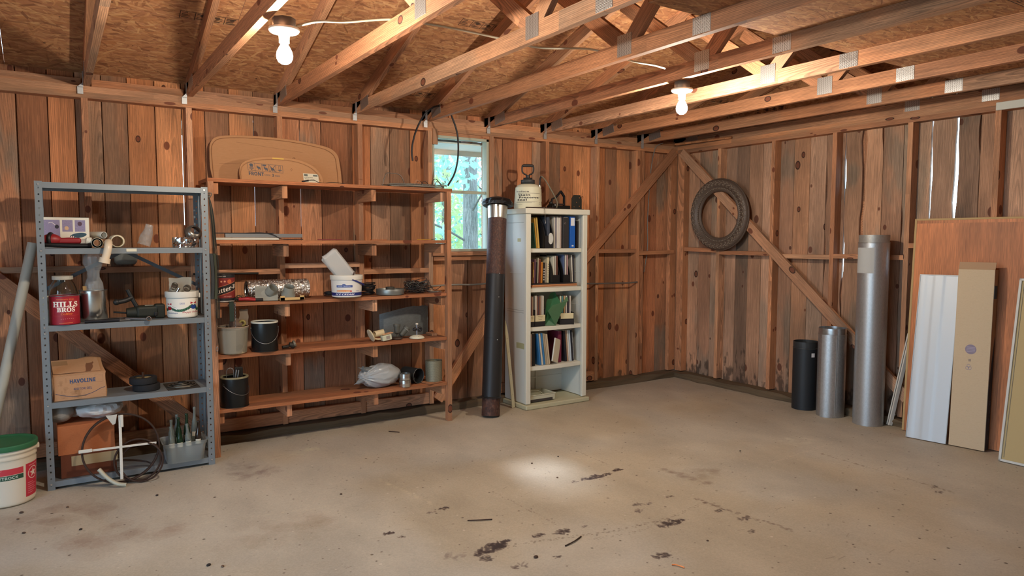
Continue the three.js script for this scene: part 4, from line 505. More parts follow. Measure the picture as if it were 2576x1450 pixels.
{ // the two rounded cardboard cut-outs
  let o = outline([[538, 446], [530, 415], [528, 380], [529, 352], [541, 336], [575, 331], [640, 333], [715, 340], [785, 352], [828, 364], [847, 380], [854, 405], [860, 459]], -5.31), t = thing('large_cardboard', 'large round-cornered brown cardboard sleeve leaning on the wall', 'cardboard', [0, WY[0] - o.y0 + .001, 0]);
  const lt = canvasTex(1024, 400, (c, w, h) => { const q = rng(15); c.fillStyle = '#b4865e'; c.fillRect(0, 0, w, h); for (let i = 0; i < 3000; i++) { c.fillStyle = q() < .5 ? 'rgba(90,55,30,.05)' : 'rgba(235,200,160,.05)'; c.fillRect(q() * w, q() * h, 3 + q() * 40, 2); } c.strokeStyle = 'rgba(90,60,40,.5)'; c.lineWidth = 2; c.beginPath(); c.moveTo(190, 60); c.lineTo(700, 110); c.stroke(); c.beginPath(); c.moveTo(60, 250); c.lineTo(330, 225); c.stroke(); c.save(); c.translate(560, 190); c.rotate(-.2); txt(c, 'LAREDO', 0, 0, 'italic 44px sans-serif', '#6a4630'); c.restore(); txt(c, 'suite', 690, 205, 'italic 24px sans-serif', 'rgba(110,76,50,.7)'); }, false);
  part(t, 'panel', planarUV(ext(o.s, .012, .003).translate(0, 0, -5.322), o.x0, o.y0, o.x1 - o.x0, o.y1 - o.y0), M('#ffffff', .92, 0, { map: lt })); part(t, 'folded_edge', tube([[538, 440], [534, 400], [533, 356], [545, 341], [580, 336], [640, 338], [715, 345], [782, 357], [823, 369], [841, 384], [846, 405], [851, 452]].map(([a, b]) => onZ(a, b, -5.305)), .0022, 120, 6), M('#8f623f', .9));
  o = outline([[607, 450], [603, 430], [606, 410], [622, 398], [655, 391], [705, 391], [752, 398], [786, 413], [804, 431], [811, 446], [812, 460]], -5.2); const W = o.x1 - o.x0, H = o.y1 - o.y0;
  const tex = canvasTex(1024, 360, (c, w, h) => {
    const q = rng(16); c.fillStyle = '#b98a60'; c.fillRect(0, 0, w, h); for (let i = 0; i < 3000; i++) { c.fillStyle = q() < .5 ? 'rgba(90,55,30,.05)' : 'rgba(235,200,160,.05)'; c.fillRect(q() * w, q() * h, 3 + q() * 40, 2); }
    c.strokeStyle = c.fillStyle = '#4c5058'; c.lineWidth = 4; c.save(); c.transform(1, .04, .06, 1, 0, 0); for (let k = 0; k < 5; k++) c.strokeRect(86 + k * 84, 92, 84, 104); c.fillStyle = '#565a62'; c.beginPath(); c.arc(128, 124, 24, 3.14, 0); c.fill(); c.fillRect(110, 122, 36, 24); c.fillRect(104, 152, 48, 8); c.fillRect(104, 166, 48, 8); c.fillRect(120, 178, 16, 12);
    const man = (x, y) => { c.beginPath(); c.ellipse(x, y, 24, 15, .3, 0, 7); c.fill(); c.beginPath(); c.arc(x - 18, y - 20, 8, 0, 7); c.fill(); c.fillRect(x - 6, y + 8, 9, 22); c.fillRect(x + 12, y + 6, 9, 24); }; man(214, 150); man(300, 155); c.fillRect(262, 100, 44, 22); man(382, 155); c.lineWidth = 6; c.beginPath(); c.moveTo(344, 104); c.lineTo(416, 188); c.stroke(); c.beginPath(); c.moveTo(416, 100); c.lineTo(350, 190); c.stroke(); c.lineWidth = 4; c.strokeRect(458, 104, 22, 50); c.fillRect(444, 160, 50, 8); c.fillRect(464, 156, 10, 26);
    txt(c, 'FRONT', 178, 238, '900 66px sans-serif', '#4c5460', .86); txt(c, 'STACK', 312, 244, 'bold 30px sans-serif', '#5a5c60', .8); txt(c, '3', 380, 240, '900 48px sans-serif', '#4c5058'); txt(c, 'HIGH', 432, 244, 'bold 30px sans-serif', '#5a5c60', .8); c.restore();
    c.save(); c.translate(620, 165); c.rotate(-.9); txt(c, '32', 0, 0, 'italic 34px sans-serif', '#6a4630'); c.restore(); c.fillStyle = '#d9b45c'; c.fillRect(390, 6, 140, 20); c.fillStyle = '#e0c878'; c.fillRect(470, 336, 90, 14);
    c.save(); c.transform(1, .02, .08, 1, 0, 0); c.fillStyle = '#d9d6c0'; c.fillRect(752, 188, 196, 160); c.fillStyle = '#6c726c'; c.fillRect(764, 198, 46, 30); c.fillRect(880, 200, 56, 24); c.fillStyle = '#3c3c38'; for (let i = 0; i < 9; i++) { c.fillRect(766 + i * 12, 242, 8, 7); c.fillRect(770 + i * 14, 262, 9, 7); } c.restore();
  }, false);
  t = thing('small_cardboard', 'smaller rounded cardboard sleeve printed FRONT STACK 3 HIGH', 'cardboard', [0, WY[0] - o.y0 + .001, 0]); part(t, 'panel', planarUV(ext(o.s, .012, .003).translate(0, 0, -5.212), o.x0, o.y0, W, H), M('#ffffff', .9, 0, { map: tex })); part(t, 'folded_edge', tube([[607, 445], [606, 425], [610, 412], [625, 402], [657, 396], [704, 396], [750, 403], [782, 417], [800, 434], [807, 450]].map(([a, b]) => onZ(a, b, -5.194)), .0022, 90, 6), M('#a87a52', .9));
}
{ const y = WY[0] + .004, t = thing('plug_lead', 'thin black cord with plug end along the top wooden shelf', 'cable'); const X = (p) => onZ(p, 457, -5.06).x; part(t, 'cord', tube([[X(775), y + .014, -5.06], [X(790), y + .016, -5.05], [X(797), y + .004, -5.04], [X(815), y, -5.05], [X(832), y + .007, -5.06], [X(850), y + .007, -5.06], [X(866), y, -5.05]], .0022, 60, 6), mBlackWire); part(t, 'plug', rod([X(759), y + .004, -5.055], [X(776), y + .013, -5.06], .006), mBlackWire); }
{ // bundle of wire and rods
  const y = WY[0], t = thing('wire_bundle', 'heap of twisted fence wire and rusty rods with a bent wire handle', 'wire bundle'), X = (p) => onZ(p, 465, -5.12).x, r = rng(61), a = X(962), b = X(1116);
  for (let k = 0; k < 16; k++) { const z = -5.2 + r() * .16, yy = y + .005 + r() * .022, x0 = a + r() * .1, x1 = b - r() * .16, j = () => (r() - .5) * .012; part(t, 'wire', tube([[x0, yy, z], [lerp(x0, x1, .3), yy + .004 + j(), z + j()], [lerp(x0, x1, .6), yy + j() * .5 + .004, z + j()], [x1, yy, z + .02]], .0028 + r() * .0016, 30, 6), [M('#3c3c3a', .5, .6), M('#8c8a84', .4, .7), M('#4a3a30', .7, .4), M('#6e6e68', .4, .6)][k % 4]); }
  for (let k = 0; k < 5; k++) { const x = lerp(a, b, .35 + r() * .5), z = -5.16 + r() * .08; part(t, 'wire_loop', tube([[x, y + .01, z], [x + .02, y + .05 + r() * .015, z + .01], [x + .06, y + .045, z], [x + .09, y + .012, z - .02]], .002, 24, 6), k % 2 ? M('#b08c72', .6) : M('#3c3c3a', .5, .6)); }
  const H = (p, q) => onZ(p, q, -5.1); part(t, 'handle', tube([H(962, 467), H(967, 447), H(973, 436), H(985, 436), H(1003, 439), H(1010, 445), H(1016, 458), H(1022, 468), H(1030, 468), H(1033, 460)], .0032, 60, 8), M('#6a6660', .35, .8)); part(t, 'hook_wire', tube([H(1088, 466), H(1090, 453), H(1097, 451), H(1106, 462), H(1112, 470)], .003, 24, 6), mDarkIron);
}
// second wooden shelf: long strips and pencils
{
  const y = WY[1], G = 'long strips on the second wooden shelf', X = (p) => onZ(p, 592, -5.05).x; let t = thing('metal_channel', 'long grey metal channel lying on a pale strip', 'metal strip', [0, 0, 0], G); part(t, 'channel', (() => { const L = X(760) - X(566); return rbox(L, .026, .04, .002).translate((X(760) + X(566)) / 2, y + .031, -5.06).applyMatrix4(new THREE.Matrix4()); })(), M('#8c9194', .4, .6));
  t = thing('white_strip', 'long white plastic strip under the grey channel', 'trim strip', [0, 0, 0], G); part(t, 'strip', rbox(X(700) - X(540), .015, .06, .002, (X(700) + X(540)) / 2, y + .0085, -5.06), M('#c9c8ba', .5)); t = thing('metal_strip', 'black metal blade strip poking out at the shelf end', 'metal strip', [0, 0, 0], G); part(t, 'blade', rbox(X(690) - X(537), .006, .05, .001, (X(690) + X(537)) / 2, y + .0475, -5.09), M('#26272a', .5, .4)); t = thing('black_cable', 'thin dark cable draped over the grey channel', 'cord', [0, 0, 0], G); part(t, 'cable', tube([[X(620), y + .0485, -5.05], [X(660), y + .05, -5.04], [X(685), y + .038, -5.033], [X(705), y + .009, -5.028], [X(760), y + .0055, -5.03]], .0028, 50, 6), mBlackWire);
  t = thing('red_pencil', 'dull red carpenter pencil lying on the second wooden shelf', 'pencil'); part(t, 'pencil', rbox(X(858) - X(798), .007, .012, .002, (X(858) + X(798)) / 2, y + .004, -5.04), M('#7c3434', .7)); t = thing('yellow_stick', 'thin yellow stick with dark tip on the second wooden shelf', 'stick'); const X2 = (p) => onZ(p, 602, -5.06).x; part(t, 'stick', rod([X2(1048), y + .005, -5.05], [X2(1090), y + .006, -5.1], .004), M('#c0923c', .7)); part(t, 'tip', rod([X2(1090), y + .006, -5.1], [X2(1104), y + .012, -5.11], .0028), mBlackWire); t = thing('orange_strip', 'flat orange strip lying on the second wooden shelf', 'strip'); part(t, 'strip', rbox(.13, .004, .03, .001, X2(970), y + .002, -5.2), M('#b8622c', .7));
}
// third wooden shelf
{
  const y = WY[2] + .0; let r = RZ(548, 696, 586, 755, -5.05), t = thing('butter_can', 'dark brown and red popcorn butter can at the shelf end', 'can', [onZ(563, 720, -5.08).x, y, -5.085]); const R = .072, H = .19;
  const tex = canvasTex(512, 420, (c, w, h) => { c.fillStyle = '#16181c'; c.fillRect(0, 0, w, h); c.fillStyle = '#7a2420'; c.fillRect(170, 50, 342, 330); c.fillStyle = '#c05a30'; c.beginPath(); c.arc(360, 110, 34, 0, 7); c.fill(); c.fillStyle = '#e0a080'; c.beginPath(); c.arc(240, 110, 14, 0, 7); c.arc(290, 108, 14, 0, 7); c.fill(); c.save(); c.translate(290, 240); c.rotate(-.32); c.fillStyle = '#14100e'; c.fillRect(-330, -62, 660, 124); c.fillStyle = '#b8694a'; c.fillRect(-330, -70, 660, 9); c.fillRect(-330, 62, 660, 9); txt(c, 'Butter-It', 0, 2, 'italic bold 92px serif', '#f0e6da'); c.restore(); txt(c, 'PARTY SIZE', 250, 26, 'bold 22px sans-serif', '#d8d0c8'); txt(c, 'net weight', 330, 352, 'italic 24px serif', '#d8b0a0'); }, false);
  part(t, 'body', lathe([[0, .012], [R, .012], [R, H], [0, H]], 40), M('#17181b', .4)); part(t, 'base_rim', lathe([[0, .001], [R * 1.02, .001], [R * 1.03, .006], [R * 1.02, .012], [R, .012]], 40), M('#a8a49c', .4, .5)); wrap(t, 'printed_label', R + .0006, R + .0006, H * .92, H * .53, tex, faceCam(t.position.x, -5.08) - .1, Math.PI * 1.0);
  const d = thing('foil_duct', 'crinkled silver foil flexible duct lying on the third wooden shelf', 'duct', [0, y, 0]), x0 = Wp(619, 2, -5.16), x1 = Wp(774, 2, -5.16); const g = new THREE.CylinderGeometry(.066, .066, x1 - x0, 60, 90, true), p = g.attributes.position; for (let i = 0; i < p.count; i++) { const v = V(p.getX(i), p.getY(i), p.getZ(i)), a = Math.atan2(v.z, v.x), k = 1 + .03 * Math.sin(v.y * 330) + .10 * (noise(v.y * 70 + 9, a * 7 + 20) - .5) + .05 * (noise(v.y * 170, a * 19 + 9) - .5); p.setXYZ(i, v.x * k, v.y, v.z * k); } g.computeVertexNormals(); g.rotateZ(Math.PI / 2).rotateY(.05).translate((x0 + x1) / 2, .07, -5.17); part(d, 'foil', g, M('#dcdcd8', .3, 1, { bumpMap: foilTex, bumpScale: .012 })); part(d, 'end_ring', new THREE.TorusGeometry(.066, .003, 8, 40).rotateY(1.57).translate(x0, .07, -5.155), mChrome);
}
{ // two grey roof flanges
  const y = WY[2], G = 'grey vent flanges', mG = M('#8d8f86', .6); let x = Wp(668, 2, -5.06), t = thing('vent_flange', 'grey plastic vent flange standing on edge without packing', 'pipe flange', [x, y, -5.045], G);
  part(t, 'plate', rbox(.15, .004, .12, .001).rotateX(.95).rotateY(-.2).translate(0, .05, 0), mG); part(t, 'collar', pipe(.034, .030, .055, 28).rotateX(.8).rotateZ(-.5).translate(.018, .058, .01), mG);
  x = Wp(729, 2, -5.04); t = thing('vent_flange', 'grey plastic vent flange in torn yellow packing card', 'pipe flange', [x, y, -5.05], G); part(t, 'plate', rbox(.15, .004, .12, .001, 0, .008, 0), mG); part(t, 'collar', lathe([[.05, 0], [.036, .03], [.036, .068], [.031, .068], [.031, .03], [.045, 0]], 30).rotateX(.5).translate(-.01, .034, -.005), mG); part(t, 'packing_card', [box(.17, .003, .13, 0, .002, 0), box(.17, .018, .003, 0, .01, .066), box(.03, .03, .003, -.068, .016, .066), box(.03, .03, .003, .068, .016, .066)], M('#c9a870', .85), 'torn yellow card');
  x = Wp(626, 2, -5.03); t = thing('pliers', 'red handled pliers with black grip end on third wooden shelf', 'pliers', [x, y + .012, -5.02]); part(t, 'handle', tube([[-.07, .006, -.01], [-.02, .006, .004], [.035, 0, .012]], .0105, 20, 8), M('#9c1c24', .4)); part(t, 'handle', tube([[-.065, .004, -.035], [-.01, .01, -.03], [.035, .002, -.01]], .0095, 20, 8), M('#9c1c24', .4)); part(t, 'grip_tip', rod([.035, -.001, .012], [.085, -.002, .014], .011, 12), mBlackPl); part(t, 'jaw', rbox(.05, .012, .02, .004, -.09, .006, -.03), mDarkIron);
  t = thing('wire_scrap', 'dark tangled wire scrap and chain heap beside the butter can', 'wire', [Wp(600, 2, -5.05), y, -5.06]); const r = rng(71); for (let k = 0; k < 6; k++) part(t, 'wire', tube(Array.from({ length: 6 }, (_, i) => [(r() - .5) * .05 + (i > 3 ? .03 * (i - 3) : 0), .006 + r() * .04, (r() - .5) * .05]), .0022, 30, 6), M('#4a4636', .6, .3));
}
{ // chain and green pouch hanging from the third shelf edge
  const x = onZ(592, 780, -4.985).x, t = thing('hanging_chain', 'thin steel chain hanging from the third shelf into the grey pail', 'chain', [x, 0, -4.988]); for (let k = 0; k < 16; k++) part(t, 'link', new THREE.TorusGeometry(.0055, .0015, 5, 12).scale(.7, 1.3, 1).rotateY(k % 2 ? 1.57 : 0).translate((k > 12 ? -.002 * (k - 12) : 0), 1.04 - k * .0125, 0), mSteel);
  const g = thing('green_pouch', 'dark green cloth strap hanging over the third shelf edge', 'strap', [onZ(583, 790, -4.985).x, .002, -4.990]); part(g, 'strap', rbox(.03, .13, .006, .002, 0, .982, .006 - .0), M('#223026', .8)); part(g, 'fold', rbox(.028, .004, .03, .001, 0, 1.0495, -.012), M('#223026', .8));
}
{ // ice cream bucket with bubble bag
  const y = WY[2], z = -5.03, r = RZ(836, 700, 907, 753, z), R = .115, H = .165, t = thing('ice_cream_bucket', 'white ice cream bucket with blue band and blue handle', 'bucket', [onZ(872, 730, z).x, y + .0005, z]);
  const tex = canvasTex(640, 400, (c, w, h) => { c.fillStyle = '#dcdcd8'; c.fillRect(0, 0, w, h); c.fillStyle = '#1d2c72'; c.fillRect(0, 300, w, 76); txt(c, 'ICE CREAM', 310, 338, 'italic bold 52px sans-serif', '#e8eaf2'); c.fillStyle = '#22408c'; c.fillRect(200, 120, 220, 52); txt(c, 'Blue Bunny', 310, 147, 'bold 36px serif', '#c8d4ec', .95); c.beginPath(); c.arc(305, 118, 26, 3.14, 0); c.fill(); c.fillStyle = '#d98844'; c.beginPath(); c.ellipse(300, 258, 106, 24, 0, 0, 7); c.fill(); txt(c, 'COOKIES & CREAM', 300, 258, 'bold 20px sans-serif', '#f4e4cc'); c.fillStyle = '#b83434'; c.beginPath(); c.arc(398, 262, 16, 0, 7); c.fill(); txt(c, '5 Qt', 500, 262, 'bold 26px sans-serif', '#4a5690'); }, false);
  part(t, 'body', lathe([[0, .002], [R * .9, .002], [R * .915, .012], [R * .99, H], [R * .965, H], [R * .885, .012], [0, .008]], 44), mWhitePl); part(t, 'rim', lathe([[R * .985, H * .8], [R * 1.03, H * .8], [R * 1.045, H * .97], [R * 1.02, H], [R * .98, H]], 44), mWhitePl); wrap(t, 'printed_side', R * .972 + .0012, R * .918 + .0012, H * .74, H * .42, tex, faceCam(t.position.x, z) - .1, Math.PI * 1.0);
  part(t, 'handle', (() => { const a = []; for (let k = 0; k <= 12; k++) { const q = k / 12 * Math.PI; a.push(V(Math.sin(q) * (R + .012), H * .82 - Math.sin(q) * .05, -Math.cos(q) * R)); } return tube(a, .0055, 30, 8); })(), M('#23307a', .4), 'blue plastic handle');
  const b = thing('bubble_bag', 'clear plastic bag of bubble wrap leaning out of the ice cream bucket', 'plastic bag', [t.position.x, y + H - .07, z]); const g = crumple(new RoundedBoxGeometry(.125, .25, .06, 10, .028), .014, 34, 12); g.rotateZ(.68).translate(-.062, .135, .005); part(b, 'bag', g, M('#e6eaea', .3, 0, { transmission: .5, thickness: 0 })); part(b, 'brown_rod', rod([.01, .02, .06], [.04, .09, .055], .0045), M('#4a342a', .6), 'brown rod');
}
{ // cords and reel
  const y = WY[2], coil = (name, label, x, z, R, n, sc, mat, seed) => { const t = thing(name, label, 'cord', [x, y + .001, z]), r = rng(seed); for (let k = 0; k < n; k++) { const a = [], R2 = R * (.82 + r() * .25), h = .006 + (k / n) * .085 * sc, ph = r() * 6, wob = .012; for (let q = 0; q < 14; q++) { const w = q / 14 * Math.PI * 2; a.push(V(Math.cos(w) * R2 + (r() - .5) * wob, h + (r() - .5) * .008 + .004 * Math.sin(w + ph), Math.sin(w) * R2 * .72 + (r() - .5) * wob)); } part(t, 'loop', tube(a, .0036, 70, 6, true), mat); } return t; };
  coil('cable_coil', 'thick coil of black cable behind the ice cream bucket handle', Wp(927, 2, -5.18) - .034, -5.185, .082, 14, 1, mBlackWire, 81); coil('cable_coil', 'small black cord coil half hidden left of the ice cream bucket', Wp(838, 2, -5.18) - .01, -5.2, .05, 6, .35, mBlackWire, 82);
  const t = thing('cable_reel', 'flat round galvanized drum cover with dark hub', 'drum cover', [Wp(981, 2, -5.1), y + .0005, -5.1]); part(t, 'rim', pipe(.108, .098, .042, 48).translate(0, .001, 0), M('#8c9290', .4, .7)); part(t, 'disc', cyl(.1, .1, .004, 0, .006, 0, 40), M('#3a3a38', .6, .3)); part(t, 'hub', cyl(.034, .036, .056, 0, .03, 0, 28), M('#44423c', .7, .2), 'dark hub');
  const w = thing('tangled_wires', 'tangled heap of brown and black wires on the third wooden shelf', 'wires', [Wp(1048, 2, -5.12), y + .001, -5.12]), r = rng(91); for (let k = 0; k < 26; k++) { const a = []; for (let q = 0; q < 8; q++) { const e = (r() - .5); a.push(V((r() - .5) * .22, .006 + r() * .12 * (1 - Math.abs(e)), e * .13)); } part(w, 'wire', tube(a, .0023, 60, 5), [mBlackWire, M('#3a2a22', .6), M('#5a5a54', .5), mBlackWire][k % 4]); } part(w, 'stray_wire', tube([[.05, .03, .03], [.1, .045, .03], [.14, .02, .04], [.18, .035, .04], [.2, .045, .03]], .0026, 30, 6), mBlackWire); part(w, 'flat_loop', new THREE.TorusGeometry(.035, .003, 6, 30).rotateX(1.57).translate(.12, .005, .05), M('#4a4640', .6));
  const wt = thing('white_cable', 'white flat cable lying at the shelf end by the window', 'cord'); for (const k of [0, 1]) part(wt, 'cable', tube([[Wp(1078, 2, -5.12), y + .014, -5.16], [Wp(1095, 2), y + .007, -5.14 + k * .014], [Wp(1112, 2), y + .005, -5.13 + k * .014], [2.63, y + .007, -5.12 + k * .014]], .0032, 30, 6), M('#c2c0b4', .6));
}
// fourth wooden shelf
{
  const y = WY[3], z = -5.07; let r = RZ(549, 820, 629, 889, z), R = .102, H = .185, t = thing('grey_pail', 'stained grey plastic pail holding scraps on the fourth wooden shelf', 'pail', [onZ(586, 850, z).x, y + .0005, z]);
  const tex = canvasTex(512, 300, (c, w, h) => { const q = rng(21); c.fillStyle = '#8e897a'; c.fillRect(0, 0, w, h); for (let i = 0; i < 60; i++) { c.fillStyle = ['rgba(120,110,85,.25)', 'rgba(100,95,80,.2)', 'rgba(70,72,64,.2)'][Math.floor(q() * 3)]; c.beginPath(); c.ellipse(q() * w, q() * h, 10 + q() * 50, 8 + q() * 40, 0, 0, 7); c.fill(); } for (let i = 0; i < 60; i++) { c.fillStyle = 'rgba(205,190,150,.55)'; c.beginPath(); c.ellipse(q() * w, 245 + q() * 40, 8 + q() * 22, 5 + q() * 13, 0, 0, 7); c.fill(); } for (let i = 0; i < 14; i++) { c.fillStyle = '#d8d4c6'; c.beginPath(); c.arc(q() * w, q() * h, 2 + q() * 5, 0, 7); c.fill(); } });
  part(t, 'body', lathe([[0, .002], [R * .86, .002], [R * .88, .01], [R * .97, H * .9], [R * 1.0, H * .91], [R * 1.02, H], [R * .98, H], [R * .93, H * .9], [R * .84, .012], [0, .008]], 44), M('#ffffff', .6, 0, { map: tex }));
  part(t, 'rim', new THREE.TorusGeometry(R * 1.0, .004, 8, 44).rotateX(1.57).translate(0, H, 0), M('#a08c78', .6));
  const s = thing('scrap_pile', 'brown scraps and torn dusty plastic heaped in the grey pail', 'scraps', [t.position.x + .016, y + H - .012, z]); part(s, 'scrap', crumple(new THREE.IcosahedronGeometry(1, 4).scale(.045, .04, .04), .014, 26, 14).translate(.01, .02, 0), M('#6a5646', .8)); part(s, 'torn_plastic', crumple(new THREE.PlaneGeometry(.05, .1, 8, 12).translate(.055, .07, .01), .016, 40, 15), M('#8a7a66', .6, 0, { transmission: .25, thickness: 0 })); part(s, 'tape_roll', new THREE.TorusGeometry(.017, .008, 8, 24).rotateY(-.4).translate(.04, .035, .04), M('#8e7c3c', .5)); part(s, 'stub', box(.014, .04, .01, .052, .105, .0).rotateZ(.1), M('#8a7a66', .7)); part(s, 'metal_bit', rbox(.02, .014, .02, .004, -.06, .018, .02), mChrome);
}
function paintCan(label, x, y, z, R, H, rimMat, turn, drop) { const t = thing('paint_can', label, 'paint can', [x, y, z], undefined); part(t, 'body', lathe([[0, .002], [R, .002], [R, H], [R * .86, H], [R * .86, H - .012], [R * .95, H - .014], [R * .95, .008], [0, .008]], 44), M('#15191b', .32, .1)); part(t, 'rim', lathe([[R * 1.015, H - .006], [R * 1.02, H + .002], [R * .98, H + .006], [R * .86, H + .004], [R * .84, H - .002]], 44), rimMat); const b = part(t, 'bail', bail(R + .003, H * .78, drop), mSteel); b.rotation.y = turn; for (const s of [-1, 1]) { const e = part(t, 'ear', cyl(.011, .011, .006, 0, 0, 0, 14).rotateZ(1.57).translate(s * (R + .001), H * .78, 0), M('#3c4040', .4, .5)); e.rotation.y = turn; } part(t, 'base_rim', new THREE.TorusGeometry(R, .002, 6, 40).rotateX(1.57).translate(0, .003, 0), M('#2a2c2c', .4, .3)); return t; }
paintCan('black paint can with white rim and wire bail on fourth wooden shelf', onZ(666, 850, -5.07).x, WY[3] + .0005, -5.07, .09, .205, M('#c9c9bc', .45), -.15, .1);
{ const c = paintCan('black can holding metal brackets on the lowest wooden shelf', onZ(590, 985, -5.08).x, WY[4] + .0005, -5.08, .092, .205, M('#8a8466', .5), .5, .075), t = thing('metal_clips', 'bent steel clips and a dark bracket standing in the black can', 'brackets', [c.position.x, WY[4] + .19, -5.08]); part(t, 'clip', (() => { const a = []; for (let k = 0; k <= 14; k++) { const q = k / 14 * Math.PI; a.push(V(-.03 + Math.cos(q) * .024, .05 + Math.sin(q) * .03, .02)); } return tube([V(-.006, -.02, .02), ...a, V(-.054, -.02, .02)], .003, 50, 6); })(), mSteel); part(t, 'clip', rbox(.009, .075, .012, .003, .0, .03, .03).rotateZ(-.15), mSteel); part(t, 'clip', rbox(.008, .075, .012, .003, .014, .03, .034).rotateZ(-.15), mSteel); part(t, 'bracket', crumple(new RoundedBoxGeometry(.05, .075, .03, 4, .006), .006, 40, 17).translate(.03, .04, 0), mDarkIron); part(t, 'loose_bits', crumple(new THREE.CylinderGeometry(.066, .066, .02, 24, 3).translate(0, -.012, 0), .008, 50, 18), M('#4a4438', .7, .3)); }
{ const p = onZ(730, 870, -5.05), t = thing('hose_nozzle', 'small dark brass hose nozzle lying on the fourth wooden shelf', 'nozzle', [p.x, WY[3] + .003, -5.05]); part(t, 'barrel', rod([-.055, .012, 0], [-.01, .016, -.005], .011, 14), M('#2a2823', .5, .3)); part(t, 'head', cyl(.016, .024, .035, 0, 0, 0, 18).rotateZ(1.3).translate(.012, .024, -.006), M('#332f28', .5, .3)); part(t, 'collar', lathe([[.018, 0], [.026, 0], [.026, .014], [.018, .014], [.018, 0]], 20).rotateZ(-1.3).translate(.024, .027, -.007), M('#7a7262', .5, .4)); }
{ // curved sheet metal against the wall
  const z = -5.25, a = onZ(957, 800, z), b = onZ(1080, 800, z), H = .236, t = thing('sheet_metal', 'curved grey galvanized sheet standing against the wall', 'sheet metal', [(a.x + b.x) / 2, WY[3] + .0005, -5.27]), W = b.x - a.x, g = new THREE.PlaneGeometry(W, H, 40, 16), p = g.attributes.position, r = rng(5); for (let i = 0; i < p.count; i++) { const u = p.getX(i) / W, v = p.getY(i) / H + .5; let y = v * (H * (.78 + .26 * Math.sin((u + .5) * 1.9))); if (v > .98 && u > .2) y -= .012 * noise(u * 60, 3); p.setXYZ(i, p.getX(i) + (u > .47 ? -.006 * noise(v * 30, 5) : 0), y, .05 * (1 - 4 * u * u) - .004 * v); } g.computeVertexNormals(); part(t, 'sheet', g, M('#a5aaa8', .5, .6, { map: galvTex }));
}
{ // lamp holders
  const y = WY[3] + .0005, mC = M('#d4c29a', .5); let x = onZ(955, 850, -5.06).x, t = thing('flood_lamp_holder', 'cream double floodlight holder lying on the fourth wooden shelf', 'lamp holder', [x, y, -5.06]);
  part(t, 'plate', lathe([[0, 0], [.05, 0], [.052, .005], [.045, .014], [0, .018]], 32).rotateZ(-1.15).translate(-.075, .047, 0), M('#cfc6a8', .5)); part(t, 'socket', pipe(.024, .019, .075, 26).rotateZ(-1.45).rotateY(.15).translate(-.045, .058, .01), mC); part(t, 'socket_rim', new THREE.TorusGeometry(.0235, .0025, 8, 26).rotateY(1.5).rotateZ(.12).translate(.031, .067, 0), mC); part(t, 'arm', tube([[-.06, .03, .01], [-.03, .02, .02], [0, .018, .02]], .007, 16, 8), mC); part(t, 'sensor_box', rbox(.075, .042, .055, .005).rotateZ(.16).translate(.045, .028, .02), M('#c6c9b0', .5)); part(t, 'sticker', box(.03, .026, .001).rotateZ(.16).translate(.05, .03, .0482), M('#9a8f84', .7)); part(t, 'shade', rbox(.09, .005, .05, .002).rotateZ(.14).translate(.055, .056, .01), M('#d0a27c', .5));
  const mG = M('#5a5c56', .55, .2); x = onZ(1000, 850, -5.08).x; t = thing('flood_lamp_holder', 'grey outdoor lamp holder with two sockets on fourth wooden shelf', 'lamp holder', [x, y, -5.09]); part(t, 'base', lathe([[0, 0], [.042, 0], [.045, .006], [.036, .016], [0, .022]], 28), M('#4a3c34', .5, .2)); part(t, 'stem', rod([0, .018, 0], [-.002, .05, 0], .007), mG); part(t, 'upright_socket', lathe([[0, .045], [.017, .045], [.021, .055], [.023, .098], [.028, .1], [.028, .118], [.024, .118], [.021, .1], [0, .095]], 26), mG); part(t, 'side_socket', lathe([[0, -.01], [.016, -.01], [.021, .005], [.023, .055], [.027, .057], [.027, .075], [.022, .075], [.019, .055], [0, .05]], 26).rotateZ(-.75).translate(.042, .03, -.01), mG); part(t, 'seal_ring', new THREE.TorusGeometry(.0245, .002, 6, 26).rotateX(1.57).rotateZ(-.75).translate(.082, .07, -.01), M('#c8c8c0', .4));
  x = onZ(1049, 850, -5.05).x; t = thing('lamp_bracket', 'white round plate with upright threaded rod and black knob', 'lamp holder', [x, y, -5.05]); part(t, 'plate', lathe([[0, 0], [.058, 0], [.06, .006], [.052, .016], [.03, .024], [0, .028]], 36), M('#d8d6c0', .5)); part(t, 'threaded_rod', cyl(.0065, .0065, .085, 0, .068, 0, 14), M('#a8aab4', .3, .8)); part(t, 'bolt_head', lathe([[0, .122], [.009, .122], [.011, .116], [.011, .108], [0, .106]], 18), M('#d8d4c8', .4)); part(t, 'knob', [new THREE.TorusGeometry(.014, .008, 10, 24).translate(.022, .07, .004), new THREE.SphereGeometry(.017, 16, 12).scale(1.1, .9, .8).translate(-.018, .072, 0)], M('#16161c', .4)); part(t, 'plate_slot', rbox(.008, .002, .003, .001, -.004, .021, .04), mBlackPl);
  beam(thing('wood_scrap', 'short board offcut lying along the fourth wooden shelf back', 'offcut'), 'board', V(onZ(1075, 830, -5.22).x, y + .0115, -5.20), V(2.57, y + .0115, -5.09), .02, .045, mLum[2]);
}
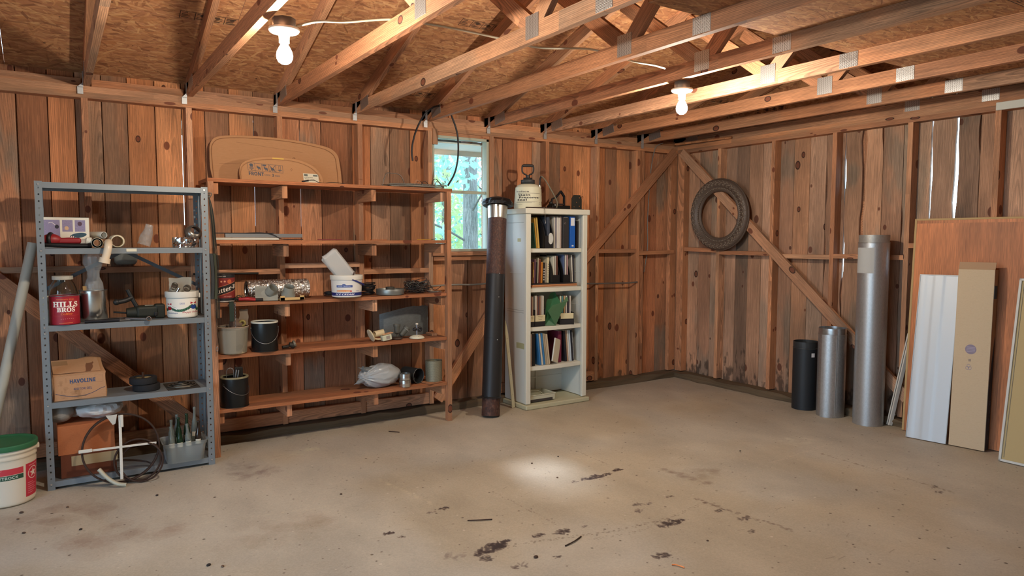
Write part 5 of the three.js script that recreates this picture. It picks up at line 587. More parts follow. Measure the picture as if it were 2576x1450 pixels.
// lowest wooden shelf
{
  const y = WY[4] + .0005; let x = onZ(957, 935, -5.12).x, t = thing('carrier_bag', 'grey translucent carrier bag around white folded paper', 'plastic bag', [x, y, -5.14]); part(t, 'paper_roll', rbox(.17, .11, .13, .035).rotateY(.1).rotateZ(-.12).translate(.055, .075, -.01), M('#c8c8b8', .8)); part(t, 'bag', (() => { const g = new THREE.IcosahedronGeometry(1, 14), p = g.attributes.position, k = V(-.13, .09, .03), R = rng(4), ph = Array.from({ length: 6 }, () => R() * 6); for (let i = 0; i < p.count; i++) { const u = V(p.getX(i), p.getY(i), p.getZ(i)), v = V(u.x * .15 + .01, u.y * .085 + .085, u.z * .105); v.x += u.x < 0 ? -.03 * u.x * u.x * (1 - Math.abs(u.y)) : 0; if (u.x > .2) v.y += .012 * u.x; const d = v.clone().sub(k), L = d.length(), a = Math.atan2(d.y, d.z + d.x * .6), w = Math.sin(a * 13 + ph[0]) * .5 + Math.sin(a * 23 + ph[1]) * .35 + Math.sin(a * 7 + ph[2]) * .5, f = .011 * Math.exp(-L * 7) * (L > .015 ? 1 : 0), n = n3(v.x * 30 + 3, v.y * 30, v.z * 30) - .5, m = 1 - Math.abs(n3(v.x * 16 + 9, v.y * 22, v.z * 16) * 2 - 1) * 2; v.addScaledVector(u, f * w + .012 * n + .010 * m); if (v.y < .004) v.y = .004 + .002 * n; p.setXYZ(i, v.x, v.y, v.z); } g.computeVertexNormals(); return g; })(), M('#c6ccce', .28, 0, { transmission: .35, thickness: 0 })); part(t, 'tied_ears', crumple(new THREE.ConeGeometry(.03, .1, 16, 12, true), .014, 40, 23).rotateZ(1.2).translate(-.13, .15, .01), M('#7c8284', .4, 0, { transmission: .3, thickness: 0 })); part(t, 'knot_tail', crumple(new THREE.ConeGeometry(.02, .07, 14, 8, true), .01, 50, 33).rotateZ(1.9).translate(-.185, .055, .03), M('#8c9294', .4, 0, { transmission: .3, thickness: 0 }));
  x = onZ(1021, 955, -5.02).x; const mTin = M('#c4c4c0', .25, .95), G = 'bright tin duct collars'; t = thing('duct_collar', 'upper bright tin collar of a stacked pair', 'duct collar', [x, y + .051, -5.035], G); part(t, 'band', lathe([[.042, 0], [.044, .002], [.042, .012], [.0445, .016], [.042, .02], [.042, .05], [.0405, .05], [.0405, 0]], 36), mTin); t = thing('duct_collar', 'lower bright tin collar of a stacked pair', 'duct collar', [x, y, -5.035], G); part(t, 'band', lathe([[.046, 0], [.046, .02], [.048, .024], [.046, .03], [.046, .05], [.0445, .05], [.0445, 0]], 36), mTin);
  x = onZ(1038, 935, -5.1).x; t = thing('duct_elbow', 'dark grey round duct piece lying open end forward', 'duct', [x - .015, y + .0625, -5.22]); part(t, 'tube', pipe(.06, .058, .16, 36).rotateX(Math.PI / 2).rotateY(.35), M('#3c4042', .45, .6)); part(t, 'crimp', new THREE.TorusGeometry(.0595, .0025, 8, 36).rotateY(.35).translate(Math.sin(.35) * .158, 0, Math.cos(.35) * .158), M('#6a6e6e', .4, .7)); part(t, 'inner_ring', new THREE.TorusGeometry(.055, .003, 8, 30).rotateY(.9).translate(.03, 0, .1), M('#4c5052', .4, .6));
  x = onZ(1094, 935, -5.07).x; t = thing('mesh_roll', 'upright roll of grey wire mesh at the shelf end', 'wire mesh', [x, y + .0075, -5.085]); const ms = canvasTex(128, 128, (c, w, h) => { c.fillStyle = '#8a8a76'; c.fillRect(0, 0, w, h); const q = rng(33); for (let i = 0; i < 32; i++) { c.fillStyle = i % 2 ? '#5c5c4e' : '#a8a894'; c.fillRect(0, i * 4, w, 2); } for (let i = 0; i < 500; i++) { c.fillStyle = q() < .5 ? 'rgba(60,60,50,.5)' : 'rgba(190,190,170,.4)'; c.fillRect(q() * w, q() * h, 3, 2); } }); ms.repeat.set(5, 2); const ring = []; for (let k = 0; k <= 90; k++) { const q = k / 90, R = lerp(.074, .052, q), w = -q * 14; ring.push([Math.cos(w) * R, Math.sin(w) * R]); } const pos = [], uv = [], idx = []; ring.forEach(([a, b], i) => { pos.push(a, 0, b, a, .165, b); uv.push(i / 20, 0, i / 20, 1); if (i) { const k = i * 2; idx.push(k - 2, k - 1, k, k, k - 1, k + 1); } }); const sg = new THREE.BufferGeometry(); sg.setAttribute('position', new THREE.Float32BufferAttribute(pos, 3)); sg.setAttribute('uv', new THREE.Float32BufferAttribute(uv, 2)); sg.setIndex(idx); sg.computeVertexNormals(); part(t, 'mesh', sg, M('#ffffff', .5, .5, { map: ms, bumpMap: ms, bumpScale: .002 })); part(t, 'top_ring', new THREE.TorusGeometry(.05, .012, 8, 36).rotateX(1.57).translate(0, .153, 0), M('#6a6a58', .6, .4));
  t = thing('loose_board', 'small thin board under the wire mesh roll', 'offcut', [x - .045, y + .001, -5.08]); part(t, 'board', rbox(.14, .006, .17, .001, 0, .0035, 0), mLum[2]); t.rotation.y = .25;
}
// ---------------------------------------------------------------- white plastic bookcase
const KX0 = 3.375, KX1 = 4.045, KF = -4.95, KB = -5.30, KH = 1.742, KY = [1.397, 1.052, .712, .366, .042];
{
  const t = thing('plastic_bookcase', 'tall off-white plastic bookcase with bowed shelves by the window', 'bookcase'), mK = M('#d4d4c6', .5), mKs = M('#d0d3cc', .5), W = KX1 - KX0, cx = (KX0 + KX1) / 2;
  const bow = (w, d, th, b) => { const s = new THREE.Shape(); s.moveTo(-w / 2, 0); s.lineTo(w / 2, 0); s.lineTo(w / 2, d); s.quadraticCurveTo(0, d + b * 2, -w / 2, d); s.closePath(); return new THREE.ExtrudeGeometry(s, { depth: th - .008, bevelEnabled: true, bevelSize: .004, bevelThickness: .004, bevelSegments: 2, curveSegments: 16 }).rotateX(Math.PI / 2).translate(0, -.004, 0); };
  for (const s of [-1, 1]) {
    const x = s < 0 ? KX0 + .02 : KX1 - .02; part(t, 'side_panel', [rbox(.026, KH - .09, KF - KB - .03, .004, x, (KH - .09) / 2 + .045, (KF + KB) / 2 - .015), rbox(.03, .006, .2, .002, x, 1.18, -5.12), rbox(.03, .006, .2, .002, x, .88, -5.12)], mKs); part(t, 'front_stile', [rbox(.05, KH - .09, .03, .006, x + s * -.006, (KH - .09) / 2 + .045, KF - .016)], mK);
    for (const y of [1.62, .86, .84]) part(t, 'seam_rib', rbox(.028, .003, .26, .001, x + s * .001, y, -5.13), M('#8c8f88', .6));
  }
  const back = part(t, 'back_panel', [rbox(W - .05, KH - .1, .012, .003, cx, KH / 2, KB + .01), rbox(.012, KH - .1, .008, .002, cx, KH / 2, KB + .02), rbox(W - .08, .01, .006, .002, cx, .2, KB + .02)], mKs);
  part(t, 'top_panel', [rbox(W + .03, .048, KF - KB + .02, .008, cx, KH - .024, (KF + KB) / 2 + .006)], mK); part(t, 'base', [rbox(W + .03, .04, KF - KB + .03, .01, cx, .021, (KF + KB) / 2 + .012)], M('#b8b597', .6));
  for (const y of KY.slice(0, 4)) { const g = bow(W - .09, KF - KB - .055, .036, .02).translate(cx, y, KB + .018); part(t, 'shelf', g, mK); }
  part(t, 'tape_mark', box(.001, .03, .05, KX0 + .006, 1.47, -5.07), M('#b7ae80', .7), 'old tape patch'); part(t, 'tape_mark', box(.001, .05, .12, KX0 + .006, .55, -5.05).rotateX(.0), M('#a9a77e', .7), 'old tape patch');
}
const B = []; // books: px left/right at the foot, px top, lean of the top in px, colour, words
function book(shelf, x0, x1, ytop, lean, col, words, name = 'book', cat = 'book', z = -5.04, depth = .19) {
  const ybot = [624, 722, 826, 922][shelf], r = RZ(x0, ytop, x1, ybot, z), H = Math.min(.284, r.h), a = lean / 284 / H, W = Math.max(.004, r.w * .86 * Math.cos(a)), t = thing(name, words, cat, [r.x, KY[shelf] + .0008, z], ['books on the bookcase top shelf', 'books on the bookcase second shelf', 'magazines on the bookcase third shelf', 'books on the bookcase fourth shelf'][shelf]);
  part(t, 'cover', [rbox(W, H, depth, Math.min(.0025, W * .3), 0, H / 2, -depth / 2)], M(col, .55)); if (W > .009) part(t, 'page_block', rbox(W * .72, H * .012, depth * .96, .0005, 0, H + .0002, -depth / 2), M('#c9c2ae', .9)); else part(t, 'page_block', rbox(W * .6, .002, depth * .96, .0004, 0, H + .0005, -depth / 2), M('#c9c2ae', .9));
  t.rotation.z = -a; t.position.y += Math.sin(Math.abs(a)) * W / 2 + .0008; return t;
}
const spine = (t, W, H, y, col, h) => part(t, 'spine_label', box(W, h, .0012, 0, y, .0008), M(col, .6));
{ // top shelf
  book(0, 1347, 1349, 560, -8, '#2e5c48', 'thin green folder leaning beside yellow folders on the top shelf', 'folder', 'folder'); book(0, 1349.5, 1353.5, 549, -8, '#c99a3c', 'thin yellow folder leaning between a green and an ochre folder', 'folder', 'folder'); book(0, 1354, 1358.5, 546, -8, '#cfae5c', 'ochre folder leaning outermost of the yellow folders', 'folder', 'folder');
  let t = thing('magazine_holder', 'black magazine holder with an oval white label on the top shelf', 'magazine holder', [onZ(1379, 600, -5.0).x, KY[0] + .001, -4.99]); const hs = new THREE.Shape(); hs.moveTo(0, 0); hs.lineTo(.22, 0); hs.lineTo(.22, .29); hs.lineTo(.13, .29); hs.quadraticCurveTo(.03, .25, 0, .11); hs.closePath(); const hg = ext(hs, .004).rotateY(Math.PI / 2); part(t, 'side_panel', hg.clone().translate(-.045, 0, 0), M('#16161a', .5)); part(t, 'side_panel', hg.clone().translate(.041, 0, 0), M('#16161a', .5)); part(t, 'base', box(.09, .004, .21, 0, .004, -.11), M('#16161a', .5)); part(t, 'front_panel', box(.09, .11, .004, 0, .055, -.004), M('#16161a', .5)); const lb = new THREE.Shape(); lb.absellipse(0, .06, .022, .05, 0, Math.PI * 2); part(t, 'oval_label', ext(lb, .001).rotateY(-.5).translate(.016, .025, .006), M('#b9b9b2', .7), 'white oval label');
  t = thing('brochure', 'dark photo brochure in the black magazine holder', 'brochure', [onZ(1380, 580, -5.02).x, KY[0] + .009, -5.0], 'books on the bookcase top shelf'); part(t, 'sheet', rbox(.03, .27, .17, .002, 0, .136, -.1), M('#3c4452', .5)); t.rotation.z = .03;
  const sp = ['#c8c4b8', '#8e8a92', '#d2cec4', '#d8d4cc', '#b09c90'], w5 = ['white spined magazine next to the black magazine holder', 'mauve grey magazine second from the black magazine holder', 'cream white magazine in the middle of five thin ones', 'plain white magazine second from the black binder', 'pinkish grey magazine touching the black binder']; for (let k = 0; k < 5; k++) book(0, 1393 + k * 4, 1396.6 + k * 4, 545 + (k % 2) * 2, 0, sp[k], w5[k], 'magazine', 'magazine', -5.02);
  t = book(0, 1416, 1432, 547, 0, '#2c2c2e', 'wide charcoal ring binder beside the blue binder', 'ring_binder', 'binder', -5.0, .22); part(t, 'finger_ring', new THREE.TorusGeometry(.008, .0015, 6, 16).translate(-.012, .22, .001), mChrome);
  t = book(0, 1433, 1448, 543, 0, '#1458b0', 'bright blue ring binder with white spine label', 'ring_binder', 'binder', -5.0, .22); part(t, 'spine_label', box(.042, .07, .0012, 0, .235, .0008), M('#d8dce2', .6), 'white spine label'); part(t, 'spine_mark', box(.02, .012, .0012, 0, .02, .0008), M('#d8dce2', .6));
  book(0, 1450, 1456, 556, 0, '#241c1c', 'dark brown album squeezed between the blue binder and the side', 'album', 'album', -5.03);
}
{ // second shelf: flat stack, then books standing on it
  const y = KY[1]; const flat = [['#cfcabc', 'white flat pad lowest of the stack on the second shelf', .007, .0], ['#a8744c', 'tan flat folder in the stack on the second shelf', .011, .007], ['#c98a5c', 'orange-tan flat folder under the black one', .010, .018], ['#2a2626', 'black flat folder topping the stack on the second shelf', .008, .028]]; flat.forEach(([c, w, h, dy], k) => single('flat_folder', w, 'folder', rbox(.50 - k * .006, h - .0008, .23, .002, (KX0 + KX1) / 2 - .012 + k * .002, y + dy + h / 2 + .0006, -5.09), M(c, .7), 'flat folders on the bookcase second shelf'));
  const bk = (x0, x1, yt, lean, c, w, n = 'book') => { const t = book(1, x0, x1, yt, lean, c, w, n, 'book', -5.06, .17); t.position.y = y + .0368 + Math.abs(t.rotation.z) * .01; t.scale.y = .86; return t; };
  let t = bk(1334, 1339, 664, 0, '#3a2420', 'dark maroon book against the left side on the second shelf'); t = bk(1339.5, 1343, 660, 2, '#8a5c30', 'brown lettered book beside the dark maroon one'); spine(t, .008, .1, .1, '#c8a45c', .08); t = bk(1343.5, 1347, 652, 2, '#7a5468', 'mauve brown book leaning towards the black one'); t = bk(1347.5, 1351, 660, 2, '#1e1c1e', 'thin black book under a cream one on the second shelf'); t = bk(1351.5, 1354.5, 648, 2, '#c6b8a0', 'cream slim book leaning on the rust red one'); t = bk(1355, 1359.5, 652, 2, '#6c2c1c', 'rust red book beside the orange one'); t = bk(1360, 1365, 661, 2, '#c07a2c', 'orange book beside the black and white spine'); t = bk(1365.5, 1370, 662, 2, '#23211f', 'black book with white block lettering on its spine'); for (let k = 0; k < 5; k++) spine(t, .011, 0, .035 + k * .027, '#d6d0c4', .012); t = bk(1370.5, 1374, 664, 2, '#9a8e7c', 'grey tan book next to the tall cream book'); t = bk(1375, 1381, 646, 2, '#d2c6a4', 'tall cream book with small black spine letters'); for (let k = 0; k < 7; k++) spine(t, .006, 0, .06 + k * .022, '#4a4236', .008);
  const hs = new THREE.Shape(); hs.moveTo(0, 0); hs.lineTo(.2, 0); hs.lineTo(.2, .25); hs.lineTo(.12, .25); hs.quadraticCurveTo(.03, .2, 0, .07); hs.closePath(); const hx = []; for (const [px, w] of [[1398, 'black curved magazine holder next to the tall cream book'], [1424, 'black curved magazine holder near the right side of the bookcase']]) { const h = thing('magazine_holder', w, 'magazine holder', [onZ(px, 690, -5.02).x, y + .0372, -5.01]); hx.push(h.position.x); for (const s of [-.038, .034]) part(h, 'side_panel', ext(hs, .004).rotateY(Math.PI / 2).translate(s, 0, 0), M('#121214', .5)); part(h, 'base', box(.068, .004, .19, 0, .003, -.1), M('#121214', .5)); part(h, 'front_panel', box(.068, .07, .004, 0, .035, -.004), M('#121214', .5));  }
  [[1391, 1394, 648, '#c8c4b0', 'cream magazine in the first curved holder'], [1395, 1398, 646, '#b8b6ac', 'grey white magazine in the first curved holder'], [1399, 1402.5, 646, '#6a4438', 'brown picture magazine in the first curved holder'], [1419, 1422, 643, '#5a6a8c', 'blue tinted magazine in the second curved holder'], [1423, 1426, 642, '#cfccc2', 'white magazine in the second curved holder'], [1427, 1430, 643, '#b09090', 'pinkish magazine in the second curved holder']].forEach(([a, b, yt, c, w], k) => { const m = bk(a, b, yt, 0, c, w, 'magazine'); m.position.set(hx[k < 3 ? 0 : 1] + (k % 3 - 1) * .019, y + .0442, -5.025); });
  [[1434, 1437, '#d6d2c8', 'white magazine leaning right of the curved holders'], [1438, 1441, '#2e2c34', 'black edged magazine leaning right of the curved holders']].forEach(([a, b, c, w]) => bk(a + 5, b + 5, 642, -4, c, w, 'magazine'));
}
{ // third shelf: boxed magazines and a green folded sheet
  const y = KY[2], mB = M('#1c1c1e', .6), mL = M('#cfc49c', .8); const boxed = (px0, px1, w, d, nm) => { const r = RZ(px0, 790, px1, 822, -5.0), h = thing('magazine_box', w, 'magazine box', [r.x, y, -5.0]); part(h, 'tray', [box(r.w, .10, .003, 0, .05, 0), box(r.w, .004, d, 0, .002, -d / 2), box(.003, .15, d, -r.w / 2, .075, -d / 2), box(.003, .15, d, r.w / 2, .075, -d / 2)], mB); part(h, 'paper_label', box(r.w, .055, .0012, 0, .073, .0022), mL, 'cream paper label with faded writing'); part(h, 'label_writing', [0, 1, 2].map((k) => box(r.w * (.5 - k * .08), .003, .0006, 0, .088 - k * .012, .0032)), M('#7a684c', .8)); return r; };
  const r1 = boxed(1333, 1344, 'black magazine box with cream label against the bookcase left side', .19), r2 = boxed(1346, 1371, 'black magazine box with cream label beside the green sheet', .19);
  const mags = (r, n, seed, what) => { const q = rng(seed), cols = ['#b8ae9c', '#8c5a44', '#d0c8b8', '#6a3c30', '#a89880', '#c8c2b4', '#4a4248', '#b4aca4'], nm = ['cream', 'brown', 'white', 'maroon', 'tan', 'pale', 'dark', 'grey']; for (let k = 0; k < n; k++) { const w = r.w * .96 / n, i = (k * 3 + seed) % 8, H = .255 + q() * .015; single('magazine', nm[i] + ' magazine standing in the ' + what, 'magazine', rbox(w * .85, H, .17, .001, r.x - r.w * .48 + w * (k + .5), y + .0055 + H / 2, -5.095), M(cols[i], .6), 'magazines on the bookcase third shelf'); } };
  mags({ x: r1.x, w: r1.w - .007 }, 4, 3, 'narrow labelled box by the bookcase side'); mags({ x: r2.x, w: r2.w - .007 }, 8, 5, 'labelled box beside the green sheet');
  let t = thing('green_plastic_sheet', 'folded translucent green plastic sheet stuffed on the third shelf', 'plastic sheet'), P = (a, b, z) => onZ(a, b, z), tri = (pts, m) => { const g = new THREE.BufferGeometry(), pos = []; for (let k = 1; k + 1 < pts.length; k++) for (const v of [pts[0], pts[k], pts[k + 1]]) pos.push(v.x, v.y, v.z); g.setAttribute('position', new THREE.Float32BufferAttribute(pos, 3)); g.computeVertexNormals(); part(t, 'fold', g, m); }, mGr = M('#3f7a50', .35, 0, { transmission: .35, thickness: 0 }), mGr2 = M('#5f8c66', .3, 0, { transmission: .45, thickness: 0 });
  const b0 = V(P(1370, 800, -5.02).x, y + .003, -5.02), b1 = V(P(1398, 800, -4.965).x, y + .003, -4.965); tri([b0, P(1374, 760, -5.06), P(1385, 737, -5.08), P(1396, 735, -5.08), P(1412, 764, -4.99), P(1378, 783, -4.98)], mGr); tri([b0, b1, P(1424, 760, -4.97), P(1412, 764, -4.985), P(1378, 783, -4.975)], mGr); tri([P(1378, 783, -4.972), P(1390, 768, -4.972), P(1427, 758, -4.965), P(1408, 795, -4.96), b1], mGr2); tri([P(1412, 764, -4.99), P(1427, 745, -5.0), P(1430, 758, -4.97)], mGr2);
  const z = -5.0, bx = V(onZ(1431, 800, z).x, y, z); t = thing('magazine_box', 'angled black magazine box with cream label on the right of the third shelf', 'magazine box', [bx.x, y, -5.03]); part(t, 'tray', [box(.13, .07, .003, 0, .035, .09), box(.13, .004, .19, 0, .002, 0), box(.003, .11, .19, -.065, .055, 0), box(.003, .11, .19, .065, .055, 0)], mB); part(t, 'paper_label', [box(.12, .05, .001, .003, .078, .0925), box(.001, .055, .15, -.0675, .08, .01)], mL); t.rotation.y = -.35; t.position.z = -5.075; t.position.x += .0;
  const q = rng(9); for (let k = 0; k < 6; k++) { const m = single('magazine', ['cream', 'teal', 'tan', 'white', 'dark', 'pale'][k] + ' magazine standing in the angled box on the third shelf', 'magazine', rbox(.013, .25, .14, .001), M(['#cfc8a8', '#4a7a78', '#b89468', '#d2cec6', '#3a3440', '#c2bab0'][k], .6), 'magazines on the bookcase third shelf'), a = -.35, lx = -.045 + k * .018; m.rotation.y = a; m.position.set(t.position.x + Math.cos(a) * lx, y + .131, t.position.z - Math.sin(a) * lx - .012); }
}
{ // fourth shelf
  const bk = (x0, x1, yt, lean, c, w, n = 'book') => book(3, x0, x1, yt, lean, c, w, n, 'book', -5.0, .19); bk(1332, 1335, 840, 0, '#5a3028', 'maroon magazine against the left side of the fourth shelf', 'magazine'); bk(1335.5, 1338, 842, 0, '#b8a494', 'pinkish white magazine second from the left side of the fourth shelf', 'magazine'); bk(1338.5, 1347, 838, -1, '#141416', 'black holder beside the blue books'); let t = bk(1358, 1362.5, 842, -10, '#2f6ea4', 'blue book leaning first of a blue pair'); t = bk(1363, 1367.5, 843, -10, '#c8bfae', 'cream book between two blue books'); t = bk(1368, 1372.5, 842, -10, '#3a78aa', 'blue book leaning second of a blue pair'); bk(1373, 1376.5, 843, -10, '#a89a80', 'tan book leaning beside the second blue book'); bk(1377, 1380.5, 845, -10, '#b7a68c', 'beige book leaning beside the tan book'); bk(1381, 1385, 846, -10, '#c4b496', 'cream beige book outermost of the leaning row');
  t = thing('picture_book', 'white book with a dark cover picture leaning across the fourth shelf', 'book', [onZ(1390, 915, -5.0).x, KY[3] + .001, -5.0], 'books on the bookcase fourth shelf'); const ct = canvasTex(128, 180, (c, w, h) => { c.fillStyle = '#c9cac0'; c.fillRect(0, 0, w, h); c.fillStyle = '#2a2622'; c.fillRect(14, 60, 100, 90); c.fillStyle = '#8c8478'; c.fillRect(70, 80, 14, 50); c.fillStyle = '#6a6a66'; for (let k = 0; k < 5; k++) c.fillRect(20, 14 + k * 8, 60 + (k * 13) % 30, 3); }, false); part(t, 'cover', planarUV(rbox(.115, .21, .012, .002, 0, .105, 0), -.0575, 0, .115, .21), M('#ffffff', .6, 0, { map: ct })); part(t, 'page_block', rbox(.112, .206, .0135, .001, .003, .105, 0), M('#d2ccb8', .8)); t.rotation.set(0, .5, -.3, 'YXZ'); t.position.set(onZ(1394, 915, -4.99).x, KY[3] + .019, -4.984);
  const bb = (x0, x1, yt, lean2, c, w, n = 'book') => book(3, x0, x1, yt, lean2, c, w, n, 'book', -5.03, .17); bb(1404, 1413, 836, 0, '#6c1f38', 'maroon folder standing behind the picture book'); bb(1422, 1427, 834, -7, '#1a1822', 'black magazine holder leaning on the fourth shelf'); bb(1427.5, 1430.5, 834, -7, '#a8866c', 'tan magazine leaning in the fourth shelf row', 'magazine'); bb(1431, 1434.5, 832, -7, '#d0cec6', 'white magazine leaning in the fourth shelf row', 'magazine'); bb(1435, 1439, 831, -7, '#b9c8d4', 'pale blue book leaning against the spiral notebook'); t = bb(1439.5, 1444.5, 832, -7, '#1a1a24', 'black spiral notebook leaning at the right of the fourth shelf', 'notebook'); for (let k = 0; k < 20; k++) part(t, 'spiral_ring', new THREE.TorusGeometry(.005, .0012, 5, 12).rotateY(1.57).translate(.004, .02 + k * .0125, .002), M('#d0d0d0', .4, .3));
  // paint tray
  const r = RZ(1332, 985, 1405, 1018, -5.03), p = thing('paint_tray', 'white paint roller tray with dried paint on the bookcase floor', 'paint tray', [3.582, KY[4] + .001, -5.1]); const mT = M('#bcbca6', .55); part(p, 'tray', [box(.26, .004, .2, 0, .008, 0), box(.004, .055, .21).rotateZ(.12).translate(-.134, .034, 0), box(.004, .055, .21).rotateZ(-.12).translate(.134, .034, 0), rbox(.275, .055, .005, .002, 0, .033, .104), rbox(.275, .055, .005, .002, 0, .033, -.104), box(.15, .004, .19, -.055, .03, 0).rotateZ(-.2)], mT); part(p, 'rolled_rim', [rod([-.142, .061, .106], [.142, .061, .106], .005), rod([-.142, .061, -.106], [.142, .061, -.106], .005), rod([-.142, .061, -.106], [-.142, .061, .106], .005), rod([.142, .061, -.106], [.142, .061, .106], .005)], mT); part(p, 'paint_drips', box(.24, .022, .0015, -.01, .016, .1074), M('#3a3634', .6), 'dark dried paint'); part(p, 'roller_grid', [rod([-.1, .066, -.09], [.05, .066, -.02], .003), rod([.05, .066, -.02], [.08, .02, .08], .003)], mT);
}
// on top of the bookcase: sprayer and black hardware
{
  const y = KH + .001, z = -5.14, r = RZ(1301, 462, 1354, 525, z), R = r.w / 2, t = thing('pump_sprayer', 'translucent white pump sprayer with black pump handle on the bookcase', 'sprayer', [r.x, y, z]), H = r.h;
  const tex = canvasTex(360, 420, (c, w, h) => { c.fillStyle = '#cfcfb6'; c.fillRect(0, 0, w, h); txt(c, 'hudson', 110, 88, 'bold 40px sans-serif', '#3a3a40'); c.fillStyle = '#3a3a36'; c.fillRect(60, 118, 250, 5); txt(c, 'Stain', 130, 156, '900 52px sans-serif', '#1c1c20'); txt(c, 'Preserve', 180, 206, '900 50px sans-serif', '#1c1c20'); txt(c, 'Seal', 110, 252, '900 52px sans-serif', '#1c1c20'); c.fillStyle = '#55554c'; for (let k = 0; k < 3; k++) c.fillRect(46, 286 + k * 10, 220 - k * 30, 4); c.fillRect(46, 344, 70, 3); c.fillRect(290, 200, 18, 5); c.fillRect(290, 300, 20, 5); c.fillRect(290, 330, 20, 8); }, false);
  part(t, 'tank', lathe([[0, .002], [R * 1.06, .002], [R * 1.1, .012], [R * 1.0, H * .72], [R * .96, H * .85], [R * .8, H * .95], [R * .55, H], [0, H]], 40).scale(1, 1, .8), M('#d2d2ba', .45, 0, { transmission: .15, thickness: 0 })); const lb = wrap(t, 'printed_label', R * 1.0, R * 1.1, H * .84, H * .43, tex, .0, Math.PI * .9, .5); lb.scale.set(1.004, 1, .812); lb.rotation.y = Math.PI; t.rotation.y = faceCam(r.x, z) * .8;
  part(t, 'cap', [lathe([[0, H + .0], [R * .55, H], [R * .55, H + .034], [R * .36, H + .038], [R * .36, H + .052], [0, H + .052]], 28)], M('#34383a', .5)); part(t, 'pump_stem', cyl(.017, .019, .03, 0, H + .064, 0, 18), mBlackPl); const a = []; for (const [q, w] of [[-.012, .078], [-.046, .1], [-.05, .15], [-.044, .162], [.044, .162], [.05, .15], [.046, .1], [.012, .078]]) a.push(V(q, H + w, 0)); part(t, 'handle', [tube(a, .0065, 60, 8), rbox(.1, .02, .018, .008, 0, H + .158, 0)], mBlackPl); part(t, 'side_spout', [cyl(.018, .022, H * .5, R * .92, H * .55, -.01, 14), cyl(.011, .011, .03, R * .95, H * .86, -.01, 12)], M('#d2d2ba', .5)); part(t, 'spout_ring', cyl(.0125, .0125, .012, R * .95, H * .93, -.01, 12), mChrome);
  part(t, 'hose', tube([[R * .95, H * .96, -.01], [R * .97, H + .04, -.008], [R * 1.05, H + .068, 0], [R * 1.25, H + .05, .01], [R * 1.75, H * .8, .04], [R * 2.15, H * .35, .08], [R * 2.2, .05, .1], [R * 2.1, .006, .13]], .0055, 70, 8), M('#6f6c5c', .5)); part(t, 'hose_grip', tube([[R * .95, H * .96, -.01], [R * .97, H + .04, -.008], [R * 1.05, H + .068, 0]], .0075, 20, 8), mBlackPl);
  const cord = thing('thin_cord', 'thin grey cord hanging over the bookcase top edge', 'cord', [onZ(1369, 530, KF + .02).x, 0, KF + .025]); part(cord, 'cord', tube([[0, KH + .006, -.06], [0, KH + .008, -.01], [.0, KH - .02, .005], [.002, KH - .06, .006], [.003, KH - .105, .004]], .0022, 30, 6), M('#6a6458', .7)); part(cord, 'clip', tube([[.003, KH - .1, .004], [.008, KH - .12, .005], [.004, KH - .13, .004]], .0035, 14, 6), mSteel);
  const h = thing('trailer_latch', 'rusty black iron latch with an arched arm on the bookcase', 'iron latch', [onZ(1405, 520, -5.1).x, y, -5.1]); part(h, 'base', [rbox(.2, .035, .09, .006, 0, .019, 0), cyl(.022, .022, .05, 0, 0, 0, 20).rotateZ(1.57).translate(-.095, .024, .02)], M('#1c1d1c', .45, .5)); const bar = (p, q, w) => { const A = V(...p), Bv = V(...q), d = Bv.clone().sub(A), g = rbox(w, d.length() + w * .6, .02, .004); g.applyQuaternion(new THREE.Quaternion().setFromUnitVectors(V(0, 1, 0), d.normalize())); return g.translate((A.x + Bv.x) / 2, (A.y + Bv.y) / 2, (A.z + Bv.z) / 2); }; part(h, 'arched_arm', [bar([.062, .03, 0], [.062, .12, 0], .018), bar([.062, .12, 0], [.025, .165, 0], .018), bar([.025, .165, 0], [-.03, .11, 0], .016), bar([-.03, .11, 0], [-.07, .095, 0], .012), bar([-.07, .095, 0], [-.082, .06, 0], .013)], M('#201f22', .5, .5)); part(h, 'pivot_knob', new THREE.SphereGeometry(.017, 16, 12).translate(-.083, .058, 0), mDarkIron); part(h, 'slide_bar', [rbox(.11, .012, .03, .004, -.02, .048, .02).rotateZ(.0)], M('#3a3230', .5, .5)); part(h, 'bolt', cyl(.006, .006, .006, -.06, .039, .03, 8), mBolt);
  const pl = thing('hinge_plate', 'black iron hinge plate with bolt holes standing on the bookcase', 'iron plate', [onZ(1450, 515, -5.08).x, y, -5.08]); const s = poly([[-.05, 0], [.05, 0], [.05, .1], [.035, .135], [-.03, .135], [-.05, .105]]); for (const [a2, b2] of [[-.025, .03], [.028, .035], [.0, .07], [.028, .112]]) { const ho = new THREE.Path(); ho.absellipse(a2, b2, .006, .006, 0, 6.283); s.holes.push(ho); } part(pl, 'plate', ext(s, .008, .001), M('#24241f', .55, .4)); part(pl, 'foot', rbox(.1, .008, .06, .002, 0, .005, .02), M('#2c2823', .6, .4)); part(pl, 'ring', new THREE.TorusGeometry(.008, .0022, 6, 16).translate(.058, .118, .004), M('#5a3420', .6, .5)); pl.rotation.y = -.2;
  const rb = thing('rusty_bar', 'flat rusty bar lying along the bookcase top front', 'iron bar'); const x0 = onZ(1325, 524, -4.98).x, x1 = onZ(1400, 524, -4.98).x; part(rb, 'bar', rbox(x1 - x0, .010, .03, .003, (x0 + x1) / 2, y + .0056, -4.985), M('#33241e', .7, .4));
}
